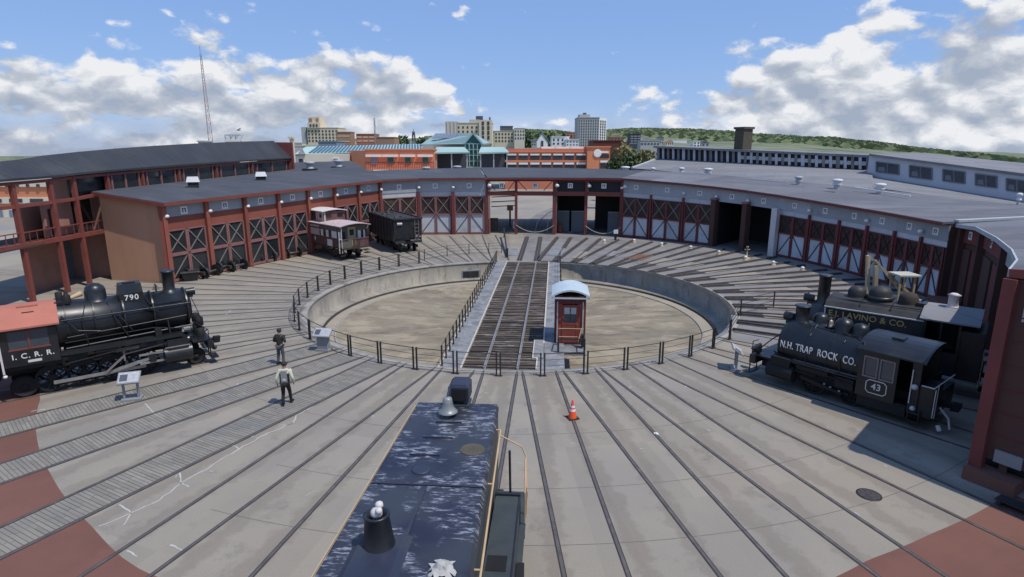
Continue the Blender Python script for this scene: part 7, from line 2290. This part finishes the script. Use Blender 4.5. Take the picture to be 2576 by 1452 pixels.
# long orange car-park range to the right
Yr = 158
t, a, b, base = block('brick_car_park', 'long orange brick range with white bands right of the glass entrance', 1270, 1478, 374, 440, Yr, 'mall_red', dep=20, cap=False)
p0, p1 = D(1270, 385, Yr), D(1478, 385, Yr)
for vv0, vv1, mt, nm in ((380, 383.5, 'mall_orange', 'string_course'), (403, 408, 'mall_orange', 'string_course')):
    z0, z1 = D(1300, vv1, Yr).z, D(1300, vv0, Yr).z
    MB().box(p0.x, p1.x, Yr - .35, Yr - .02, z0, z1).build(nm, mt, t)
for row, (v0, v1, v2) in enumerate(((387, 391, 402), (409, 414, 428))):
    for k in range(7):
        u0, u1 = 1276 + k * 29, 1299 + k * 29
        A, B_, C_ = D(u0, v0, Yr), D(u1, v1, Yr), D(u1, v2, Yr)
        w_ = MB().box(A.x, B_.x, Yr - .25, Yr + .1, C_.z, B_.z).build('window', 'city_window', t)
        MB().box(A.x, B_.x, Yr - .4, Yr + .1, B_.z, A.z).build('lintel', 'mall_white', w_)
p = D(1360, 372, Yr)
for k in range(3):
    A, B_ = D(1362 + k * 38, 369, Yr + 3), D(1394 + k * 38, 375, Yr + 3)
    MB().box(A.x, B_.x, Yr + 3, Yr + 4, B_.z, A.z).build('roof_parapet', 'mall_white', t)
t, a, b, base = block('clock_tower', 'orange brick corner tower with a round white dial on its front', 1478, 1535, 371, 440, Yr - 2, 'mall_orange', dep=14)
c = D(1503, 386, Yr - 2)
MB().lathe((c.x, Yr - 2.05, c.z), (0, -1, 0), [(0, 1.0), (.15, 1.0), (.16, .9)], 18).build('dial', 'mall_white', t)
A, B_ = D(1512, 381, Yr - 2), D(1530, 385, Yr - 2)
MB().box(A.x, B_.x, Yr - 2.2, Yr - 2, B_.z, A.z).build('lintel', 'mall_white', t)
for v0, v1 in ((388, 398), (404, 409), (411, 424)):
    A, B_ = D(1510, v0, Yr - 2), D(1532, v1, Yr - 2)
    MB().box(A.x, B_.x, Yr - 2.2, Yr - 2, B_.z, A.z).build('window' if v0 != 404 else 'lintel', 'city_window' if v0 != 404 else 'mall_white', t)
# town blocks
t, a, b, base = block('deco_tower', 'tan art deco office tower with a stepped square top at upper left', 772, 850, 322, 362, 420, 'city_tan', dep=20, rows=4, ncols=9, wh=.6)
A, B_ = D(757, 320, 421), D(772, 362, 421)
MB().box(A.x, B_.x, 421, 438, B_.z, A.z).build('side_wing', 'city_gray', t)
A, B_ = D(773, 308, 419), D(805, 322, 419); MB().box(A.x, B_.x, 419, 436, B_.z, A.z).build('tower_shaft', 'city_tan', t)
A2, B2_ = D(776, 294, 420), D(804, 308, 420); sh = MB().box(A2.x, B2_.x, 420, 432, B2_.z, A2.z).build('tower_top', 'city_tan', t)
MB().box(A2.x - .1, A2.x + 2.2, 419.6, 431, B2_.z, A2.z - 1).build('tower_louver', 'city_brown', sh)
MB().box(A2.x + 5, A2.x + 6.5, 419.7, 420, B2_.z + .3, A2.z - 1).build('tower_louver', 'city_brown', sh)
for k in range(3):
    x = lerp(A.x, B_.x, .25 + k * .25); MB().box(x - .6, x + .6, 418.8, 419.1, B_.z + .8, A.z - 1.2).build('window', 'city_window', t)
block('brown_tower', 'narrow brown brick block with dark cap beside the deco tower', 846, 882, 333, 365, 330, 'city_brown', dep=8, rows=2, ncols=1, ww=.8, wh=.15, wmat='city_tan')
block('brick_block', 'low red brick office block with pale bands left of the radio mast', 896, 942, 338, 362, 340, 'city_brick', dep=12, rows=2, ncols=3, ww=.8, wh=.3, wmat='city_tan')
block('low_brick_roof', 'low brown building roof just right of the radio mast', 948, 992, 346, 365, 330, 'city_brown', dep=14)
t, a, b, base = block('tan_hotel', 'large tan stone building with a dark penthouse above the glass entrance', 1148, 1238, 310, 362, 380, 'city_tan', dep=22, rows=4, ncols=8, ww=.38, wh=.5)
A, B_ = D(1120, 306, 379), D(1152, 345, 379); w_ = MB().box(A.x, B_.x, 379, 396, B_.z, A.z).build('gray_wing', 'city_gray', t)
for k in range(3):
    x = lerp(A.x, B_.x, .2 + k * .3); MB().box(x - .5, x + .5, 378.8, 379, B_.z, A.z - .5).build('pier', 'city_tan', w_)
A, B_ = D(1205, 302, 378), D(1238, 362, 378); w_ = MB().box(A.x, B_.x, 378, 392, B_.z, A.z).build('corner_tower', 'city_tan', t)
for i in range(4):
    for j in range(2):
        x = lerp(A.x, B_.x, .3 + .42 * j); z = lerp(A.z, B_.z, .14 + .2 * i); MB().box(x - .7, x + .7, 377.8, 378.1, z - 1.1, z + 1.1).build('window', 'city_window', w_)
A, B_ = D(1180, 301, 385), D(1207, 312, 385); MB().box(A.x, B_.x, 385, 395, B_.z, A.z).build('penthouse', 'city_gray', t)
A, B_ = D(1197, 292, 386), D(1214, 303, 386); MB().box(A.x, B_.x, 386, 392, B_.z, A.z).build('penthouse', 'city_dark', t)
A, B_ = D(1230, 295, 384), D(1234, 303, 384); MB().box(A.x, B_.x, 384, 385, B_.z, A.z).build('chimney', 'city_dark', t)
block('ochre_block', 'ochre stepped office block right of the tan stone building', 1244, 1300, 330, 362, 460, 'city_tan', dep=20, rows=3, ncols=7, ww=.5)
block('dark_block', 'dark low rise block on top of the ochre office block', 1258, 1290, 318, 332, 470, 'city_dark', dep=14)
block('yellow_block', 'pale yellow gabled block with small dark windows beside the ochre block', 1294, 1320, 323, 355, 450, 'mall_cream', dep=16, rows=3, ncols=4)
# white gabled church front and houses
t = thing('gabled_church', 'white steep gabled church front above the orange range', 'building', (D(1363, 370, 330).x, 330, 0), world=True)
A, B_, C_ = D(1351, 372, 330), D(1378, 372, 330), D(1364, 338, 330)
E_, F_ = D(1351, 358, 330), D(1378, 358, 330)
w_ = MB().prism([A, B_, F_, C_, E_], (0, 14, 0)).build('front', 'city_white', t)
MB().prism([C_ + Vector((0, -.3, .3)), F_ + Vector((.6, -.3, 0)), F_ + Vector((.6, 14, 0)), C_ + Vector((0, 14, .3))], (0, 0, .3)).build('roof', 'slate_blue', t)
c = D(1364, 360, 330); MB().box(c.x - .6, c.x + .6, 329.7, 330.1, c.z - 2.2, c.z + 1.2).build('window', 'city_window', t)
block('white_house', 'white house with slate windows between the church and the tall tower', 1388, 1432, 345, 368, 345, 'city_white', dep=12, rows=2, ncols=4, ww=.4, wh=.5)
block('white_annex', 'long white annex at the foot of the tall white tower', 1424, 1456, 352, 369, 340, 'city_white', dep=10, rows=2, ncols=4, ww=.5, wh=.3)
block('red_roof_row', 'dark brick row on the skyline behind the white house', 1425, 1458, 334, 352, 500, 'city_brick', dep=10, rows=1, ncols=4)
t, a, b, base = block('tall_tower', 'tall white and gray office tower, the highest on the skyline', 1455, 1508, 297, 370, 400, 'city_gray', dep=22, rows=10, ncols=9, ww=.42, wh=.55, top=.05, bot=.02)
MB().hexa([(b.x, 400.05, base.z - 8), (D(1526, 300, 409).x, 409, base.z - 8), (D(1526, 300, 409).x - 3, 423, base.z - 8), (b.x - .2, 421, base.z - 8), (b.x, 400.05, a.z + .1), (D(1526, 300, 409).x, 409, a.z + .1), (D(1526, 300, 409).x - 3, 423, a.z + .1), (b.x - .2, 421, a.z + .1)]).build('side_face', 'city_white', t)
e0_, e1_ = Vector((b.x, 400.05, 0)), Vector((D(1526, 300, 409).x, 409, 0)); dd = (e1_ - e0_).normalized(); nn_ = Vector((dd.y, -dd.x, 0))
for i in range(10):
    for j in range(3):
        q = lerp(e0_, e1_, .2 + .3 * j); z = lerp(base.z, a.z, .05 + .093 * i)
        MB().beam(q - dd * 1.0 + nn_ * .06 + Vector((0, 0, z)), q + dd * 1.0 + nn_ * .06 + Vector((0, 0, z)), .12, 1.3).build('window', 'city_window', t)
A, B_ = D(1458, 288, 404), D(1484, 297, 404); MB().box(A.x, B_.x, 404, 414, B_.z, A.z).build('plant_room', 'city_gray', t)
A, B_ = D(1468, 284, 405), D(1475, 289, 405); MB().box(A.x, B_.x, 405, 409, B_.z, A.z).build('plant_room', 'city_dark', t)
block('maroon_block', 'low maroon brick block at the right foot of the tall tower', 1493, 1562, 355, 380, 240, 'cab_red_dark', dep=16)
block('brown_low', 'low brown flat roofed building on the hill side', 1536, 1570, 346, 362, 380, 'city_brown', dep=12, rows=1, ncols=4)
block('glass_tower', 'small dark glass tower right of the trees', 1586, 1612, 337, 366, 360, 'city_dark', dep=9, rows=4, ncols=3, ww=.7, wh=.3, wmat='city_gray')
block('pale_range', 'long pale low building behind the trees on the right', 1612, 1660, 354, 370, 340, 'city_gray', dep=8, rows=1, ncols=6, ww=.6, wh=.3)
block('white_depot', 'small bright white building on the green hillside', 1690, 1728, 352, 362, 700, 'city_white', dep=14)
block('cream_range', 'long cream building behind the end of the red gallery', 733, 830, 367, 392, 250, 'mall_cream', dep=20)
block('gray_gable_house', 'gray roofed house in front of the deco tower', 800, 846, 357, 378, 240, 'slate_blue', dep=12)
block('brick_stack', 'cream brick stack rising at the end of the gallery roof', 728, 736, 349, 420, 100, 'city_tan', dep=.6, cat='chimney')
# block seen through the open gallery frames at the left
t, a, b, base = block('brick_store', 'orange and cream store block seen through the gallery frames', -160, 330, 432, 560, 92, 'mall_orange', dep=6, cap=False)
for v0, v1, mt, nm in ((432, 470, 'mall_cream', 'upper_band'), (497, 512, 'mall_cream', 'middle_band'), (525, 560, 'mall_cream', 'lower_band')):
    z0, z1 = D(0, v1, 92).z, D(0, v0, 92).z
    MB().box(a.x - .05, b.x + .05, 91.8, 92.02, z0, z1).build(nm, mt, t)
for k in range(12):
    A, B_ = D(-140 + k * 26, 463, 92), D(-131 + k * 26, 470, 92); MB().box(A.x, B_.x, 91.7, 91.9, B_.z, A.z).build('window', 'city_window', t)
for k in range(7):
    A, B_ = D(-130 + k * 52, 500, 92), D(-96 + k * 52, 509, 92); MB().box(A.x, B_.x, 91.7, 91.9, B_.z, A.z).build('window', 'city_window', t)
    A, B_ = D(-130 + k * 52, 528, 92), D(-92 + k * 52, 545, 92); MB().box(A.x, B_.x, 91.7, 91.9, B_.z, A.z).build('window', 'slate_blue', t)

# small houses and shops filling the streets between the larger blocks
HS = [(955, 352, 'city_brick'), (975, 356, 'city_tan'), (1000, 355, 'slate_blue'), (1020, 352, 'city_gray'), (1052, 356, 'city_brown'), (1075, 350, 'city_brick'), (1100, 348, 'city_gray'), (1305, 348, 'city_tan'), (1322, 346, 'city_white'),
      (1338, 352, 'city_gray'), (1349, 357, 'city_brick'), (1400, 343, 'slate_blue'), (1415, 347, 'city_white'), (1443, 345, 'city_gray'), (1540, 340, 'city_tan'), (1556, 352, 'city_white'), (1572, 358, 'city_brick'), (1622, 345, 'city_white'), (1640, 350, 'city_tan'), (1655, 347, 'city_gray'),
      (1675, 357, 'city_tan'), (1745, 355, 'city_white'), (1765, 360, 'city_gray'), (888, 352, 'city_tan'), (868, 357, 'slate_blue'), (745, 360, 'city_tan')]
TONE = {'city_brick': 'red brick', 'city_tan': 'tan', 'slate_blue': 'slate blue', 'city_gray': 'gray', 'city_brown': 'brown', 'city_white': 'white'}
ORD = W_ + ['thirteenth', 'fourteenth', 'fifteenth', 'sixteenth', 'seventeenth', 'eighteenth', 'nineteenth', 'twentieth', 'twenty first', 'twenty second', 'twenty third', 'twenty fourth', 'twenty fifth', 'twenty sixth']
for i, (u, vt, mt) in enumerate(sorted(HS)):
    Y = random.uniform(430, 640)
    w = random.uniform(10, 20)
    t, a, b, base = block('town_house', 'small %s town house on the skyline, %s from the left' % (TONE[mt], ORD[i]), u, u + w, vt, vt + 16, Y, mt, dep=10, rows=2, ncols=random.choice((2, 3, 4)), cap=i % 3 == 0)
    t['group'] = 'small houses on the skyline'
    if i % 3:
        m_ = Vector(((a.x + b.x) / 2, Y, a.z + (b.x - a.x) * .28))
        MB().prism([(a.x - .3, Y - .3, a.z), (b.x + .3, Y - .3, a.z), m_], (0, 10.6, 0)).build('roof', ['slate_blue', 'city_dark', 'city_brown'][i % 3], t)

# ---------------------------------------------------------------- masts
def mast(name, label, u, vt, vb, Y, w, seg, mats, n=3):
    top, bot = D(u, vt, Y), D(u, vb, Y)
    t = thing(name, label, 'mast', (bot.x, Y, 0), world=True)
    zb = min(bot.z, 0) - 2
    zt = top.z
    for k in range(seg):
        z0 = lerp(zb, zt, k / seg); z1 = lerp(zb, zt, (k + 1) / seg)
        s0 = w * (1 - .75 * k / seg); s1 = w * (1 - .75 * (k + 1) / seg)
        m = MB()
        c0 = [Vector((bot.x + s0 * math.cos(2 * PI * j / n + .5), Y + s0 * math.sin(2 * PI * j / n + .5), z0)) for j in range(n)]
        c1 = [Vector((bot.x + s1 * math.cos(2 * PI * j / n + .5), Y + s1 * math.sin(2 * PI * j / n + .5), z1)) for j in range(n)]
        r = w * .07
        for j in range(n):
            m.tube(c0[j], c1[j], r, n=4); m.tube(c0[j], c1[(j + 1) % n], r * .7, n=4); m.tube(c0[j], c0[(j + 1) % n], r * .7, n=4)
        m.build('lattice_section', mats[k % len(mats)], t)
    MB().tube((bot.x, Y, zt), (bot.x, Y, zt + (zt - zb) * .06), w * .06, n=5).build('antenna', mats[0], t)
    return t


mast('radio_mast', 'tall red and gray lattice radio mast above the gallery roof', 530, 135, 368, 300, 1.6, 14, ['mast_red', 'mast_gray'])
mast('antenna_mast', 'slim dark antenna mast above the brick blocks', 944, 297, 350, 330, 1.2, 5, ['mast_gray'])
mast('church_spire', 'small pointed dark lattice spire on the town skyline', 1041, 331, 356, 360, 2.6, 3, ['city_dark'], 4)
t, a, b, base = block('rooftop_plant', 'pale rooftop plant block with white lattice frames above the gallery', 568, 600, 357, 372, 150, 'mall_cream', dep=5)
for k in range(6):
    x = lerp(a.x, b.x, k / 5); MB().beam((x, 150.5, a.z), (x + (.8 if k % 2 else -.6), 151, a.z + 1.6), .14, .14).build('lattice_bar', 'vent_gray', t)
MB().box(a.x - .3, b.x + .3, 150.4, 151, a.z + 1.5, a.z + 1.75).build('lattice_top', 'vent_gray', t)
block('roof_box', 'small gray roof box just left of the rooftop plant', 498, 514, 357, 370, 150, 'city_gray', dep=4, cat='box')
p = D(602, 328, 120)
bd = tag(MB().hexa([(-.35, 0, 0), (-.05, -.1, -.05), (.0, .1, -.05), (-.3, .12, .02), (-.35, 0, .04), (-.05, -.1, .06), (0, .1, .06), (-.3, .12, .05)]).face([(-.1, 0, .03), (.1, .55, .3), (-.2, .5, .26)]).face([(-.1, 0, .03), (.25, -.5, .12), (-.05, -.55, .1)]).hexa([(0, -.06, -.03), (.2, -.03, 0), (.2, .03, 0), (0, .06, -.03), (0, -.06, .05), (.2, -.02, .04), (.2, .02, .04), (0, .06, .05)]).build('bird', 'bird_black'), 'small black bird in flight above the gallery roof', 'bird')
bd.location = p
bd.scale = (1.6, 1.6, 1.6)

# ---------------------------------------------------------------- trees
def leaf_blob(name, mat, par, c, rx, ry, rz, n, s):
    m = MB()
    for i in range(n):
        while True:
            d = Vector((random.uniform(-1, 1), random.uniform(-1, 1), random.uniform(-1, 1)))
            if .25 < d.length < 1:
                break
        wob = 1 + .28 * math.sin(d.x * 7 + c[0]) * math.cos(d.z * 6 + c[1])
        p = Vector((c[0] + d.x * rx * wob, c[1] + d.y * ry * wob, c[2] + d.z * rz * wob))
        a = Vector((random.uniform(-1, 1), random.uniform(-1, 1), random.uniform(-1, 1))).normalized() * s * random.uniform(.6, 1.3)
        b = a.cross(Vector((random.uniform(-1, 1), random.uniform(-1, 1), random.uniform(-1, 1)))).normalized() * s * random.uniform(.5, 1)
        m.face([p - a, p + b, p + a, p - b])
    return m.build(name, mat, par, recalc=False)


def tree(label, u, vt, vb, Y, w, mat, n=700, dens=.36):
    top, bot = D(u, vt, Y), D(u, vb, Y)
    zb = min(0, bot.z)
    t = thing('tree', label, 'tree', (bot.x, Y, zb), world=True)
    h = top.z - zb
    m = MB()
    m.tube((bot.x, Y, zb), (bot.x + .1, Y, zb + h * .6), h * .025 + .1, h * .012 + .05, 7)
    for k in range(7):
        a = k * 2.4; z = zb + h * (.3 + .05 * k)
        m.tube((bot.x + .05, Y, z), (bot.x + math.cos(a) * w * .35, Y + math.sin(a) * w * .35, z + h * .2), .08, .03, 5)
    m.build('trunk', 'bark', t)
    leaf_blob('crown', mat, t, (bot.x, Y, zb + h * .64), w * .5, w * .5, h * .36, n, dens)
    return t


TR = [(1543, 385, 428, 105, 2.6, 'leaf_green', 'thin green tree just right of the orange corner tower'), (1571, 355, 425, 120, 4.2, 'leaf_olive', 'tallest olive tree beside the gray monitor building'), (1600, 372, 422, 125, 4.5, 'leaf_olive', 'round olive tree second from the monitor gable'),
      (1628, 374, 418, 122, 4.0, 'leaf_olive', 'olive tree partly behind the monitor building gable'), (1585, 380, 424, 110, 3.2, 'leaf_green', 'small dark green tree in front of the olive trees')]
for u, vt, vb, Y, w, mt, lab in TR:
    tree(lab, u, vt, vb, Y, w, mt)
for i, (u, vt, Y, w) in enumerate([(1012, 341, 420, 9), (1062, 346, 430, 8), (1330, 330, 520, 12), (1385, 332, 540, 14), (1350, 333, 560, 12), (1420, 334, 560, 10)]):
    tree('distant dark green tree on the town skyline, %s from the left' % W_[i], u, vt, 364, Y, w, 'leaf_green', 260, 1.5)['group'] = 'trees on the skyline'
